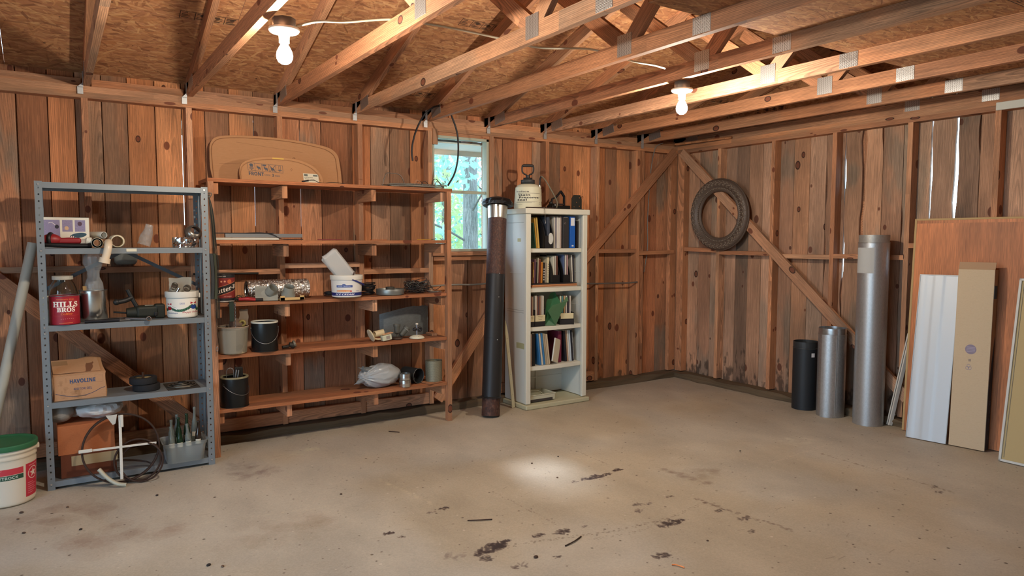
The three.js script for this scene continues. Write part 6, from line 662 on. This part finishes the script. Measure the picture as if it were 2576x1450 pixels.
// ---------------------------------------------------------------- stove pipe and strip before the bookcase
{
  const b = V(3.005, .0, -4.93), topp = onZ(1252, 520, -5.14), t = thing('stove_pipe', 'tall rusty black stove pipe with crumpled cap leaning by the window', 'stove pipe', [b.x, .003, b.z]), d = V(topp.x - b.x, topp.y, topp.z - b.z), L = d.length(); const q = new THREE.Quaternion().setFromUnitVectors(V(0, 1, 0), d.clone().normalize()); t.quaternion.copy(q);
  const R = .079, mBk = M('#2b2c2e', .48, .35), f = L / 1.79; const sec = (y0, y1, R2) => lathe([[R2, y0], [R2 + .001, y0 + .003], [R2, y0 + .006], [R2, y1], [R2 - .002, y1], [R2 - .002, y0], [R2, y0]], 44);
  part(t, 'foot_ring', sec(0.006, .15, R * .96), M('#ffffff', .7, .2, { map: rustTex }), 'rusted foot section'); part(t, 'damper_flange', lathe([[R, .155], [R + .012, .152], [R + .013, .156], [R, .162]], 40), mBk); part(t, 'damper_plate', ext(poly([[0, -.05], [.06, -.045], [.075, 0], [.06, .045], [0, .05]]), .002).rotateX(Math.PI / 2).rotateZ(-.25).rotateY(Math.PI).translate(-R + .02, .168, .0), mBk);
  part(t, 'black_section', sec(.15, .65, R), mBk); part(t, 'black_section', sec(.65, 1.19, R * 1.005), mBk); part(t, 'rusty_section', tuv(sec(1.19, L - .11, R * 1.01), (x, y, z) => [Math.atan2(z, x) / 1.5, y / .4]), M('#ffffff', .6, .25, { map: rustTex, bumpMap: rustTex, bumpScale: .001 }), 'brown rusted upper section'); part(t, 'crimped_collar', (() => { const g = lathe([[R * .95, L - .115], [R * 1.0, L - .1], [R * 1.08, L + .0], [R * 1.06, L], [R * .93, L - .11]], 64), p = g.attributes.position; for (let i = 0; i < p.count; i++) { const a = Math.atan2(p.getZ(i), p.getX(i)), k = 1 + .012 * Math.sin(a * 30); p.setX(i, p.getX(i) * k); p.setZ(i, p.getZ(i) * k); } g.computeVertexNormals(); return g; })(), M('#bdbcb2', .3, .85), 'bright crimped collar');
  part(t, 'screw', [[.64, .9], [1.2, .6], [1.0, .75]].map(([y, a]) => new THREE.SphereGeometry(.004, 8, 6).translate(-R * .1, y * L / 1.79, R)), mBolt); part(t, 'cap', crumple(lathe([[.0, L + .075], [.06, L + .066], [.11, L + .05], [.125, L + .025], [.118, L + .004], [.09, L + .01], [.0, L + .03]], 30), .022, 24, 27), M('#17171a', .4, .3), 'crumpled black cap'); part(t, 'cap_leg', [0, 1, 2].map((k) => rod([Math.cos(k * 2.1) * R * .95, L - .03, Math.sin(k * 2.1) * R * .95], [Math.cos(k * 2.1) * .1, L + .03, Math.sin(k * 2.1) * .1], .004)), mDarkIron);
}
{ const b = onY(1291, 1027), tp = onZ(1270, 806, -5.1), t = thing('white_lath', 'thin white pointed lath leaning on the bookcase side', 'lath', [b.x, .0, b.z]), d = V(tp.x - b.x, tp.y, tp.z - b.z), L = d.length(); t.quaternion.setFromUnitVectors(V(0, 1, 0), d.normalize()); part(t, 'lath', ext(poly([[-.018, .004], [.018, .004], [.018, L - .12], [.0, L], [-.018, L - .12]]), .008).rotateY(.3), M('#bdb697', .7)); part(t, 'nail_hole', [.12, .3, .5, .62].map((y) => cyl(.0025, .0025, .001, 0, 0, 0, 8).rotateX(1.57).translate(.0, y, .0095).rotateY(.3)), mBlackPl); }
// ---------------------------------------------------------------- things along the right wall
{ // oval carved frame
  const c = onX(1802, 540, 5.50), t = thing('oval_frame', 'dark carved oval picture frame with beaded rim on the right wall', 'picture frame', [5.553, c.y, c.z]), A = .355, Bv = .352, mF = M('#5c5048', .5, .1), mHi = M('#82776a', .5, .12);
  const ring = (pts, n = 96) => { const g = lathe(pts, n); return g.rotateX(Math.PI / 2); };
  const body = ring([[.24, .0], [.24, .022], [.248, .03], [.258, .03], [.262, .024], [.275, .024], [.29, .036], [.315, .05], [.34, .048], [.356, .034], [.362, .01], [.362, 0], [.24, 0]]); const sq = (g) => g.scale(A / .362, Bv / .362, 1).rotateY(-Math.PI / 2);
  part(t, 'moulding', sq(body), mF); part(t, 'beads', sq(merge(Array.from({ length: 84 }, (_, k) => { const a = k / 84 * Math.PI * 2; return new THREE.SphereGeometry(.0068, 6, 5).scale(1, 1, .8).translate(Math.cos(a) * .2685, Math.sin(a) * .2685, .027); }))), mHi);
  const leaf = []; for (let k = 0; k < 40; k++) { const a = k / 40 * Math.PI * 2; for (const [dr, da, s, ro] of [[.320, 0, .0105, .5], [.334, .04, .008, -.6], [.306, .06, .008, 1.2], [.326, .1, .006, 0], [.298, .02, .006, .9], [.343, .1, .006, .4]]) leaf.push(new THREE.SphereGeometry(1, 7, 5).scale(s * 1.5, s * .6, .007).rotateZ(a + da + Math.PI / 2 + ro).translate(Math.cos(a + da) * dr, Math.sin(a + da) * dr, .047)); } part(t, 'carving', sq(merge(leaf)), mHi, 'leaf scroll carving'); part(t, 'outer_lip', sq(ring([[.362, .0], [.368, .006], [.366, .018], [.358, .02], [.356, 0]])), mF); part(t, 'inner_lip', sq(ring([[.24, .0], [.234, .012], [.24, .024], [.246, .02], [.246, 0]])), mF);
  t.rotation.z = .03;
}
function stand(name, label, cat, px, py, pyTop, Rpx) { const b = onY(px, py), dep = b.x * .5464 - b.z * .8375, R = Rpx / 2 * dep / F; return { x: b.x, z: b.z, R, H: onX(px, pyTop, b.x).y, t: thing(name, label, cat, [b.x, .001, b.z]) }; }
{ // black pipe
  const s = stand('stove_pipe_section', 'short matte black stove pipe section standing on the floor', 'stove pipe', 2022, 1027, 858, 60), R = s.R, H = s.H; s.t.position.set(5.468, .001, -3.69);
  part(s.t, 'tube', pipe(R, R - .002, H - .05, 48), M('#23282d', .5, .2)); part(s.t, 'crimped_end', (() => { const g = pipe(R * .985, R * .965, .055, 64).translate(0, H - .055, 0), p = g.attributes.position; for (let i = 0; i < p.count; i++) { const k = 1 + .006 * Math.sin(Math.atan2(p.getZ(i), p.getX(i)) * 40); p.setX(i, p.getX(i) * k); p.setZ(i, p.getZ(i) * k); } g.computeVertexNormals(); return g; })(), M('#33373a', .5, .3)); part(s.t, 'bead', new THREE.TorusGeometry(R, .003, 8, 48).rotateX(1.57).translate(0, H - .056, 0), M('#4c5052', .4, .5)); const st = part(s.t, 'price_sticker', new THREE.CylinderGeometry(R + .001, R + .001, .035, 8, 1, true, 0, .3), M('#d8dade', .6), 'white price sticker'); st.rotation.y = -1.05 + .55; st.position.y = H - .11;
}
{ // galvanized pipe with an open seam
  const s = stand('duct_pipe', 'waist-high shiny galvanized duct with an open lengthwise seam', 'duct pipe', 2088, 1040, 822, 72), R = .11, H = s.H, n = 60, pos = [], uv = [], idx = []; s.t.position.set(5.432, .001, -3.42);
  for (let k = 0; k <= n; k++) { const a = -2.9 + k / n * 6.5, r = R * (1 + .14 * Math.max(0, (k / n - .8) / .2)); for (const [i, y] of [[0, 0], [1, H - .05]]) { pos.push(Math.cos(a) * r, y, Math.sin(a) * r); uv.push(k / n * 3, y * 3); } if (k) { const q = k * 2; idx.push(q - 2, q - 1, q, q, q - 1, q + 1); } } const g = new THREE.BufferGeometry(); g.setAttribute('position', new THREE.Float32BufferAttribute(pos, 3)); g.setAttribute('uv', new THREE.Float32BufferAttribute(uv, 2)); g.setIndex(idx); g.computeVertexNormals(); const b = part(s.t, 'sheet', g, mGalv); b.rotation.y = 0.35;
  part(s.t, 'crimped_end', (() => { const g2 = pipe(R * .985, R * .965, .055, 72).translate(0, H - .055, 0), p = g2.attributes.position; for (let i = 0; i < p.count; i++) { const k = 1 + .012 * Math.sin(Math.atan2(p.getZ(i), p.getX(i)) * 36); p.setX(i, p.getX(i) * k); p.setZ(i, p.getZ(i) * k); } g2.computeVertexNormals(); return g2; })(), M('#ffffff', .3, .9, { map: galvTex })); part(s.t, 'bead', new THREE.TorusGeometry(R, .0035, 8, 48).rotateX(1.57).translate(0, H - .054, 0), mGalv); const fold = part(s.t, 'seam_fold', rbox(.012, H - .06, .004, .001), M('#b8c0c4', .35, .9)); fold.position.set(-R * .62, H / 2 - .02, R * .80);
}
{ // tall galvanized pipe
  const s = stand('duct_pipe', 'tall dull galvanized duct pipe reaching above the wall blocking', 'duct pipe', 2188, 1060, 592, 76), R = .113, H = s.H; s.t.position.set(5.437, .001, -3.095);
  part(s.t, 'tube', tuv(pipe(R, R - .002, H - .06, 56), (x, y, z) => [Math.atan2(z, x) * 1.2, y * 3]), M('#ffffff', .42, .8, { map: galvTex })); part(s.t, 'collar', tuv(pipe(R * .98, R * .96, .062, 56).translate(0, H - .062, 0), (x, y, z) => [Math.atan2(z, x) * 1.2, y * 3]), M('#e6e2da', .5, .6, { map: galvTex })); part(s.t, 'bead', new THREE.TorusGeometry(R, .003, 8, 50).rotateX(1.57).translate(0, H - .062, 0), mGalv); const tp = part(s.t, 'sealant_smear', new THREE.CylinderGeometry(R + .0008, R + .0008, .2, 30, 1, true, 0, 1.5), M('#b0b4b4', .8)); tp.position.y = H - .2; tp.rotation.y = -1.6 - .9;
}
{ const a = onY(2236, 1071), b = onX(2290, 842, 5.565), t = thing('metal_trim_strip', 'white and black metal trim strip leaning between pipe and plywood', 'trim strip', [a.x, .0, a.z]), d = b.clone().setY(b.y).sub(V(a.x, 0, a.z)), L = d.length(); t.quaternion.setFromUnitVectors(V(0, 1, 0), d.normalize()); part(t, 'white_face', rbox(.014, L, .03, .002, -.012, L / 2 + .006, 0), M('#cfcdc4', .5)); part(t, 'dark_channel', rbox(.004, L, .026, .001, .0, L / 2 + .006, 0), M('#2a2a30', .5)); part(t, 'white_lip', rbox(.012, L, .03, .002, .010, L / 2 + .006, 0), M('#cfcdc4', .5)); t.rotateY(1.1); }
// a flat thing leaning: foot line through two floor pixels, top at x = XT
function lean(name, label, cat, f0, f1, topPx, XT, extend = 0) {
  const a = onY(...f0), b = onY(...f1), tp = onX(...topPx, XT), al = b.clone().sub(a).setY(0), W = al.length() + extend; al.normalize(); const up = tp.clone().sub(a); up.addScaledVector(al, -up.dot(al)); const H = up.length(); up.normalize(); const n = al.clone().cross(up).normalize(); const t = thing(name, label, cat); t.matrix.makeBasis(al, up, n).setPosition(a); t.matrix.decompose(t.position, t.quaternion, t.scale); return { t, W, H };
}
{
  const px = timber(512, 512, 1, true, { seed: 91, len: 1.6, wid: 1.6, tones: [[184, 118, 76]], vary: .02, grey: .1, damp: 0, knots: 0, ring: .04 });
  const { t, W, H } = lean('plywood_panel', 'large orange plywood door panel with pale worn edge leaning on the wall', 'plywood panel', [2270, 1084], [2510, 1138], [2314, 553], 5.53, .75); part(t, 'sheet', planarUV(box(W, H, .03, W / 2, H / 2 + .006, -.02), 0, 0, 1.6, 1.6), M('#ffffff', .55, 0, { map: px })); part(t, 'edge_band', [rbox(.016, H, .034, .002, .0, H / 2 + .006, -.02), rbox(W, .014, .034, .002, W / 2, H, -.02)], M('#b59a6c', .8), 'worn pale edge strip'); part(t, 'hook', rod([W * .54, H * .7, 0], [W * .6, H * .7, .012], .004), M('#3c2c26', .6, .4));
}
{
  const { t, W, H } = lean('white_metal_panel', 'pale blue-white metal panel with shallow ribs leaning on the plywood', 'metal panel', [2281, 1100], [2380, 1119], [2316, 692], 5.47), g = new THREE.BoxGeometry(W, H, .004, 40, 1, 1), p = g.attributes.position; for (let i = 0; i < p.count; i++) { const u = p.getX(i) / W + .5; const rib = (a, b) => sstep(a - .05, a + .05, u) * (1 - sstep(b - .05, b + .05, u)); p.setZ(i, p.getZ(i) + .003 * rib(.36, .62) + .002 * rib(.02, .16)); } g.computeVertexNormals(); part(t, 'face', g.translate(W / 2, H / 2 + .004, .014), M('#c4ced6', .42, .12)); part(t, 'rim', [rbox(.006, H, .02, .002, 0, H / 2 + .004, .01), rbox(.006, H, .02, .002, W, H / 2 + .004, .01), rbox(W, .006, .02, .002, W / 2, H, .01)], M('#aeb6ba', .4, .3)); part(t, 'torn_corner', ext(poly([[W + .002, H * .93], [W + .03, H * .97], [W + .024, H * .9]]), .003).translate(0, 0, .012), M('#4a3830', .8));
}
{
  const { t, W, H } = lean('long_carton', 'long flat tan carton with blue stamps leaning on the plywood', 'carton', [2385, 1121], [2476, 1139], [2428, 668], 5.395), tex = canvasTex(256, 1024, (c, w, h) => { const q = rng(41); c.fillStyle = '#c9b79a'; c.fillRect(0, 0, w, h); for (let i = 0; i < 3000; i++) { c.fillStyle = q() < .5 ? 'rgba(100,80,55,.05)' : 'rgba(240,225,200,.06)'; c.fillRect(q() * w, q() * h, 2 + q() * 14, 2); } c.fillStyle = 'rgba(120,115,150,.75)'; c.beginPath(); c.ellipse(120, 466, 40, 27, 0, 0, 7); c.fill(); c.strokeStyle = 'rgba(180,178,200,.8)'; c.lineWidth = 3; for (let k = 0; k < 4; k++) { c.beginPath(); c.moveTo(90, 454 + k * 8); c.lineTo(150, 454 + k * 8); c.stroke(); } c.strokeStyle = 'rgba(130,125,155,.7)'; for (const [x, y] of [[-9, 5], [9, 5], [0, -7]]) { c.beginPath(); c.ellipse(112 + x, 566 + y, 11, 9, 0, 0, 7); c.stroke(); } c.fillStyle = 'rgba(120,110,110,.6)'; c.fillRect(108, 520, 18, 14); }, false);
  part(t, 'body', [rbox(W, H - .03, .078, .003, W / 2, H / 2 - .01, -.0415)], M('#a48c6e', .9)); part(t, 'printed_face', planarUV(box(W * .985, H - .035, .001, W / 2, H / 2 - .01, -.0020), 0, 0, W, H), M('#ffffff', .9, 0, { map: tex })); part(t, 'open_flap', rbox(W, .055, .003, .001).rotateX(-.35).translate(W / 2, H - .002, -.014), M('#b09274', .9)); part(t, 'dark_side_print', ext(poly([[0, .01], [.074, .01], [.074, H * .62], [0, H * .36]]), .001).rotateY(Math.PI / 2).translate(W + .0005, 0, -.004), M('#28303c', .8), 'dark blue printed side'); part(t, 'blue_tape', rbox(.002, .09, .06, .0005, W + .001, H * .86, -.035), M('#2c4858', .7), 'blue tape'); part(t, 'side_text', [0, 1, 2, 3, 4].map((k) => box(.001, .03, .02, W + .002, .1 + k * .06, -.05)), M('#3c4656', .8));
}
{
  const { t, W, H } = lean('framed_board', 'cream board in a white metal frame leaning beside the tan carton', 'framed board', [2514, 1160], [2576, 1174], [2558, 702], 5.45, .45); part(t, 'board', box(W - .02, H - .02, .008, W / 2, H / 2, .012), M('#b8a577', .7)); part(t, 'frame_rail', rbox(.016, H, .022, .003, .008, H / 2 + .002, .014), M('#c9ccc8', .45)); part(t, 'frame_rail', rbox(.016, H, .022, .003, W - .008, H / 2 + .002, .014), M('#c9ccc8', .45)); part(t, 'frame_rail', rbox(W, .016, .022, .003, W / 2, .010, .014), M('#c9ccc8', .45)); part(t, 'frame_rail', rbox(W, .016, .022, .003, W / 2, H - .006, .014), M('#c9ccc8', .45)); part(t, 'inner_line', [rbox(.004, H - .06, .002, .001, .028, H / 2, .018)], M('#8f8a78', .6));
}
// ---------------------------------------------------------------- lamps and wiring overhead
function lamp(label, x, z, y0) {
  const t = thing('bulb_fixture', label, 'ceiling lamp', [x, y0, z]); part(t, 'junction_box', lathe([[0, .0], [.05, .0], [.05, -.042], [.048, -.044]], 8).rotateY(.39), M('#7c7c7a', .5, .6)); part(t, 'porcelain_flange', lathe([[.05, -.04], [.066, -.044], [.067, -.052], [.06, -.06], [.034, -.068], [.024, -.072], [.022, -.098], [.018, -.098], [0, -.07]], 40), M('#e4ded0', .4)); part(t, 'socket_ring', lathe([[.0225, -.09], [.0225, -.106], [.017, -.108]], 28), M('#dcd4c2', .4));
  const e = new THREE.MeshStandardMaterial({ color: '#fff6e6', emissive: new THREE.Color(1, .9, .76), emissiveIntensity: 6, roughness: .5 }); const bulb = part(t, 'bulb', lathe([[.014, -.1], [.016, -.112], [.024, -.126], [.0325, -.143], [.036, -.16], [.0345, -.175], [.028, -.189], [.015, -.198], [0, -.2]], 32), e, 'lit white glass bulb');
  const p = new THREE.PointLight(BULB_COLOR, BULB_CD, 0, 2); p.name = 'bulb_light'; p.position.set(x, y0 - .158, z); p.castShadow = true; p.shadow.radius = 1.5; p.shadow.mapSize.set(1024, 1024); p.shadow.bias = -.002; scene.add(p); return t;
}
const L1 = onX(714, 45, .895), L2 = onX(1716, 212, 3.315);
lamp('lit bulb in a white porcelain holder above the steel shelves', .895, L1.z, HT - .005); lamp('lit bulb in a white porcelain holder towards the oval frame', 3.315, L2.z, HT - .003);
{
  const t = thing('lamp_cable', 'pale flat cable strung over the trusses between the two bulbs', 'cable'), P = (a, b, X) => onX(a, b, X), C = HT + .089 + .006, q = [V(.945, HT - .03, L1.z), P(800, 54, 1.05), P(870, 55, 1.2), P(990, 50, 1.44), P(1090, 62, 1.62), P(1165, 76, 1.82), P(1250, 98, 2.03), P(1345, 118, 2.2), P(1495, 140, 2.62), P(1592, 154, 2.82), P(1645, 164, 3.02), P(1672, 172, 3.18), V(3.262, C + .002, L2.z - .12), V(3.30, HT + .05, L2.z - .062)]; const tops = new Set([3, 6, 8]); q.forEach((v, i) => { if (tops.has(i)) v.y = Math.max(v.y, C); }); part(t, 'cable', tube(q, .0062, 160, 8), M('#cfc6ae', .55));
}
{ // black cable loop hung over the truss heel by the window
  const t = thing('black_cable_loop', 'stiff black cable looped over a truss beside the window', 'cable'), P = (a, b, z = -5.17) => onZ(a, b, z); part(t, 'cable', tube([P(1038, 405), P(1036, 378), P(1043, 340), P(1056, 308), P(1070, 286, -5.12), P(1090, 270, -5.1), P(1108, 266, -5.12)], .0075, 60, 8), mBlackWire); part(t, 'cable', tube([P(1108, 266, -5.12), P(1128, 278, -5.1), P(1141, 305, -5.1), P(1150, 335, -5.1), P(1153, 370, -5.1), P(1151, 405, -5.1), P(1143, 438, -5.1), P(1127, 467, -5.1)], .0075, 60, 8), mBlackWire);
  const w = thing('wall_cable', 'grey electric cable running down the wall near the corner', 'cable'); const Q = (a, b) => onZ(a, b, ZA - .06); part(w, 'cable', tube([V(5.35, HT + .02, ZA + .012), onZ(1660, 363, ZA + .012), onZ(1650, 370, ZA + .012), onZ(1645, 385, ZA + .01), Q(1640, 410), Q(1634, 470), Q(1629, 560), Q(1629, 620), Q(1624, 660), Q(1620, 685)], .0048, 90, 8), M('#7d7a74', .5));
  const g = thing('conduit_pipe', 'short grey pipe stub across the studs beside the bookcase', 'pipe'); part(g, 'pipe', tube([onZ(1472, 714, ZA + .012), onZ(1505, 714, ZA + .012), onZ(1540, 713, ZA + .012), onZ(1582, 712, ZA + .012), onZ(1603, 710, ZA + .012)], .008, 30, 8), M('#7a7570', .5, .4)); const g2 = thing('conduit_pipe', 'short grey pipe stub below the window sill', 'pipe'); part(g2, 'pipe', tube([V(2.66, 1.08, ZA + .01), V(2.9, 1.085, ZA + .01), V(3.05, 1.08, ZA + .01), V(3.27, 1.085, ZA + .01)], .008, 30, 8), M('#8a857c', .5, .3));
  const r = thing('wooden_pole', 'pale round wooden pole lying on the right wall top plate', 'pole'); part(r, 'pole', rod(V(5.50, HT + .015, -5.30), V(5.585, HT + .016, -4.64), .013, 16), wm(lumberTex, '#ead8c0', .7, .0004));
  const m = thing('steel_rod', 'dark steel rod lying across brackets behind the butter can', 'rod'); part(m, 'rod', rod(onZ(486, 690, -5.32), onZ(650, 688, -5.32), .008), M('#2e2c28', .5, .4));
}
// twigs and pebbles on the slab
{
  const twig = (a, b, w) => { const p = onY(...a), q = onY(...b), t = thing('twig', w, 'twig', [0, 0, 0], undefined); part(t, 'stem', tube([V(p.x, .004, p.z), V((p.x + q.x) / 2, .006, (p.z + q.z) / 2 + .008), V(q.x, .004, q.z)], .0032, 14, 6), M('#3c2a20', .85)); };
  twig([1176, 1312], [1238, 1309], 'thin dark twig on the slab between oil spots and sun patch'); twig([1422, 1376], [1462, 1352], 'short brown splinter beside the long oil streak'); twig([978, 1087], [1005, 1089], 'small twig on the floor in front of the wooden shelves'); { const p = onY(1690, 1424), q = onY(1722, 1431), t = thing('copper_wire', 'short bright copper wire scrap on the slab', 'wire scrap'); part(t, 'wire', tube([V(p.x, .004, p.z), V((p.x + q.x) / 2, .005, p.z + .012), V(q.x, .004, q.z)], .0028, 12, 6), M('#d8834a', .35, .7)); }
  const G = 'pebbles and clods on the slab', peb = new THREE.IcosahedronGeometry(1, 1); const col = [M('#4a382c', .9), M('#2e2622', .9), M('#6a5442', .9)]; [[1348, 1404, .012], [1404, 1150, .007], [1402, 1203, .007], [1338, 1167, .007], [395, 1248, .009], [170, 1278, .009], [54, 1292, .011], [203, 1334, .009], [45, 1308, .008], [60, 1343, .009], [525, 1424, .011], [560, 1427, .009], [858, 1245, .008], [1862, 1136, .007], [2154, 1234, .007], [1780, 1362, .006]].forEach(([a, b, s], k) => { const p = onY(a, b); const m = single('pebble', 'small dark clod of dirt lying on the concrete slab', 'pebble', peb, col[k % 3], G); m.scale.set(s, s * .55, s * .8); m.rotation.y = k; m.position.set(p.x, s * .4, p.z); });
  const w = onY(1790, 1170); 
}
// ---------------------------------------------------------------- outdoors seen through the window
{
  single('gravel_ground', 'gravel ground outside around the garage, made pale to reflect daylight', 'ground', box(70, .2, 70, 0, -.3, 0), M('#9c9a88', .95), undefined, 'stuff');  // gravel kept pale so it reflects daylight in through the doorway
  const bark = canvasTex(128, 256, (c, w, h) => { const q = rng(51); c.fillStyle = '#7d7a70'; c.fillRect(0, 0, w, h); for (let i = 0; i < 500; i++) { c.fillStyle = q() < .5 ? 'rgba(50,46,40,.3)' : 'rgba(170,168,155,.3)'; c.fillRect(q() * w, q() * h, 2 + q() * 3, 8 + q() * 30); } });
  const r = rng(301), leafG = new THREE.BufferGeometry(); leafG.setAttribute('position', new THREE.Float32BufferAttribute([0, 0, 0, .5, .25, .06, 1, 0, 0, .5, -.25, .06], 3)); leafG.setIndex([0, 2, 1, 0, 3, 2]); leafG.computeVertexNormals();
  const leafM = [M('#a0c8b4', .7, 0, { transmission: .4, thickness: 0 }), M('#8cbca4', .7, 0, { transmission: .4, thickness: 0 }), M('#bccc90', .7, 0, { transmission: .4, thickness: 0 })];
  const tree = (label, x, z, R, H, crowns, n, name = 'tree') => { const t = thing(name, label, 'tree', [x, -.2, z]); const tr = new THREE.CylinderGeometry(R * .7, R, H, 14, 8); tuv(tr, (a, b, c) => [Math.atan2(c, a) / 1.5, b]); part(t, 'trunk', tr.translate(0, H / 2, 0), M('#ffffff', .9, 0, { map: bark })); for (let k = 0; k < 7; k++) { const y = 1.6 + k * .5, a = r() * 6.3; part(t, 'branch', tube([[0, y, 0], [Math.cos(a) * .5, y + .25, Math.sin(a) * .4], [Math.cos(a) * 1.2, y + .5, Math.sin(a) * .9]], R * .13, 12, 6), M('#6a665c', .9)); }
    const inst = lit(new THREE.InstancedMesh(leafG, leafM[n % 3], crowns.reduce((s, c) => s + c[4], 0))); let i = 0; const m = new THREE.Matrix4(), e = new THREE.Euler(), q = new THREE.Quaternion(); for (const [cx, cy, cz, cr, cn] of crowns) for (let k = 0; k < cn; k++) { const u = r() * 2 - 1, a = r() * 6.283, rad = cr * Math.cbrt(r()), s = Math.sqrt(1 - u * u); e.set((r() - .5) * 2.4, r() * 6.28, (r() - .5) * 2.4); q.setFromEuler(e); const sc = .09 + r() * .13; m.compose(V(cx + s * Math.cos(a) * rad, cy + u * rad * .8, cz + s * Math.sin(a) * rad), q, V(sc, sc, sc)); inst.setMatrixAt(i++, m); } inst.name = 'foliage'; inst.userData.kind = 'stuff'; t.add(inst); };
  const tp = onZ(1183, 480, -10.5); tree('grey trunk leafy tree standing close outside the window', tp.x, -10.5, .14, 7, [[-1.2, 1.2, .3, .9, 500], [.9, 2.2, .5, .9, 500], [-1.0, 2.9, .5, .8, 400], [.8, .9, .6, .7, 300], [0, 5.8, -.2, 1.6, 900]], 0);
  const bp = onZ(1120, 480, -13.5); tree('slender tree with yellow-green leaves further behind the window', bp.x, -13.5, .09, 6, [[0, 2.4, 0, 1.2, 800], [.9, 1.3, 0, 1.0, 600], [-1.0, 3.2, .2, 1.1, 600]], 2); const cp = onZ(1215, 480, -16); tree('broad dark green tree deep in the woods outside', cp.x + .4, -16, .16, 7, [[0, 2.6, 0, 1.9, 1500], [-1.6, 1.4, 0, 1.4, 900], [1.6, 1.6, 0, 1.5, 900], [0, .9, .6, 1.2, 700]], 1); const dp = onZ(1090, 480, -18); tree('leafy green tree at the edge of the woods', dp.x - .6, -18, .14, 7, [[0, 2.4, 0, 2.0, 1500], [1.5, 1.2, .3, 1.4, 900], [-1.5, 1.3, 0, 1.5, 900], [.4, 4.0, 0, 1.6, 900]], 0);
}
// small pieces belong to the part they sit on
{
  const host = { printed_label: 'body', printed_side: 'body', printed_front: 'body', printed_face: 'body', base_rim: 'body', rim: 'body', bail_ear: 'body', ear: 'bail', handle_lug: 'body', page_block: 'cover', spine_label: 'cover', spine_mark: 'cover', spiral_ring: 'cover', finger_ring: 'cover', axle_bolt: 'hub', spoke: 'hub', bead: 'tube', socket_rim: 'socket', seal_ring: 'side_socket', bolt_head: 'threaded_rod', plate_slot: 'plate', grip_tip: 'handle', taped_end: 'taped_bar', nail_hole: 'lath', beads: 'moulding', carving: 'moulding', inner_line: 'board', hose_grip: 'hose', spout_ring: 'side_spout', label_writing: 'paper_label', socket_ring: 'porcelain_flange', sticker: 'sensor_box', folded_edge: 'panel', price_sticker: 'tube', sealant_smear: 'tube', blue_tape: 'body', dark_side_print: 'body', side_text: 'body', label: 'glass', insert: 'tube', knot_tail: 'bag', tied_ears: 'bag', handle_knob: 'side_handle', name_plate: 'housing', trigger: 'housing', hook: 'sheet', edge_band: 'sheet', hurricane_tie: 'bottom_chord', pivot_knob: 'arched_arm', bolt: 'shelf', shelf_tag: 'shelf' };
  for (const t of scene.children) { if (!t.isGroup || t.userData.kind === 'structure') continue; t.updateMatrixWorld(true); for (const c of [...t.children]) { const h = host[c.name]; if (!h || !c.isMesh) continue; let best = null, bd = 1e9; const p = new THREE.Box3().setFromObject(c).getCenter(V()); for (const k of t.children) if (k !== c && k.name === h) { const d = new THREE.Box3().setFromObject(k).getCenter(V()).distanceTo(p); if (d < bd) { bd = d; best = k; } } if (best) best.attach(c); } }
}
renderer.render(scene, camera);
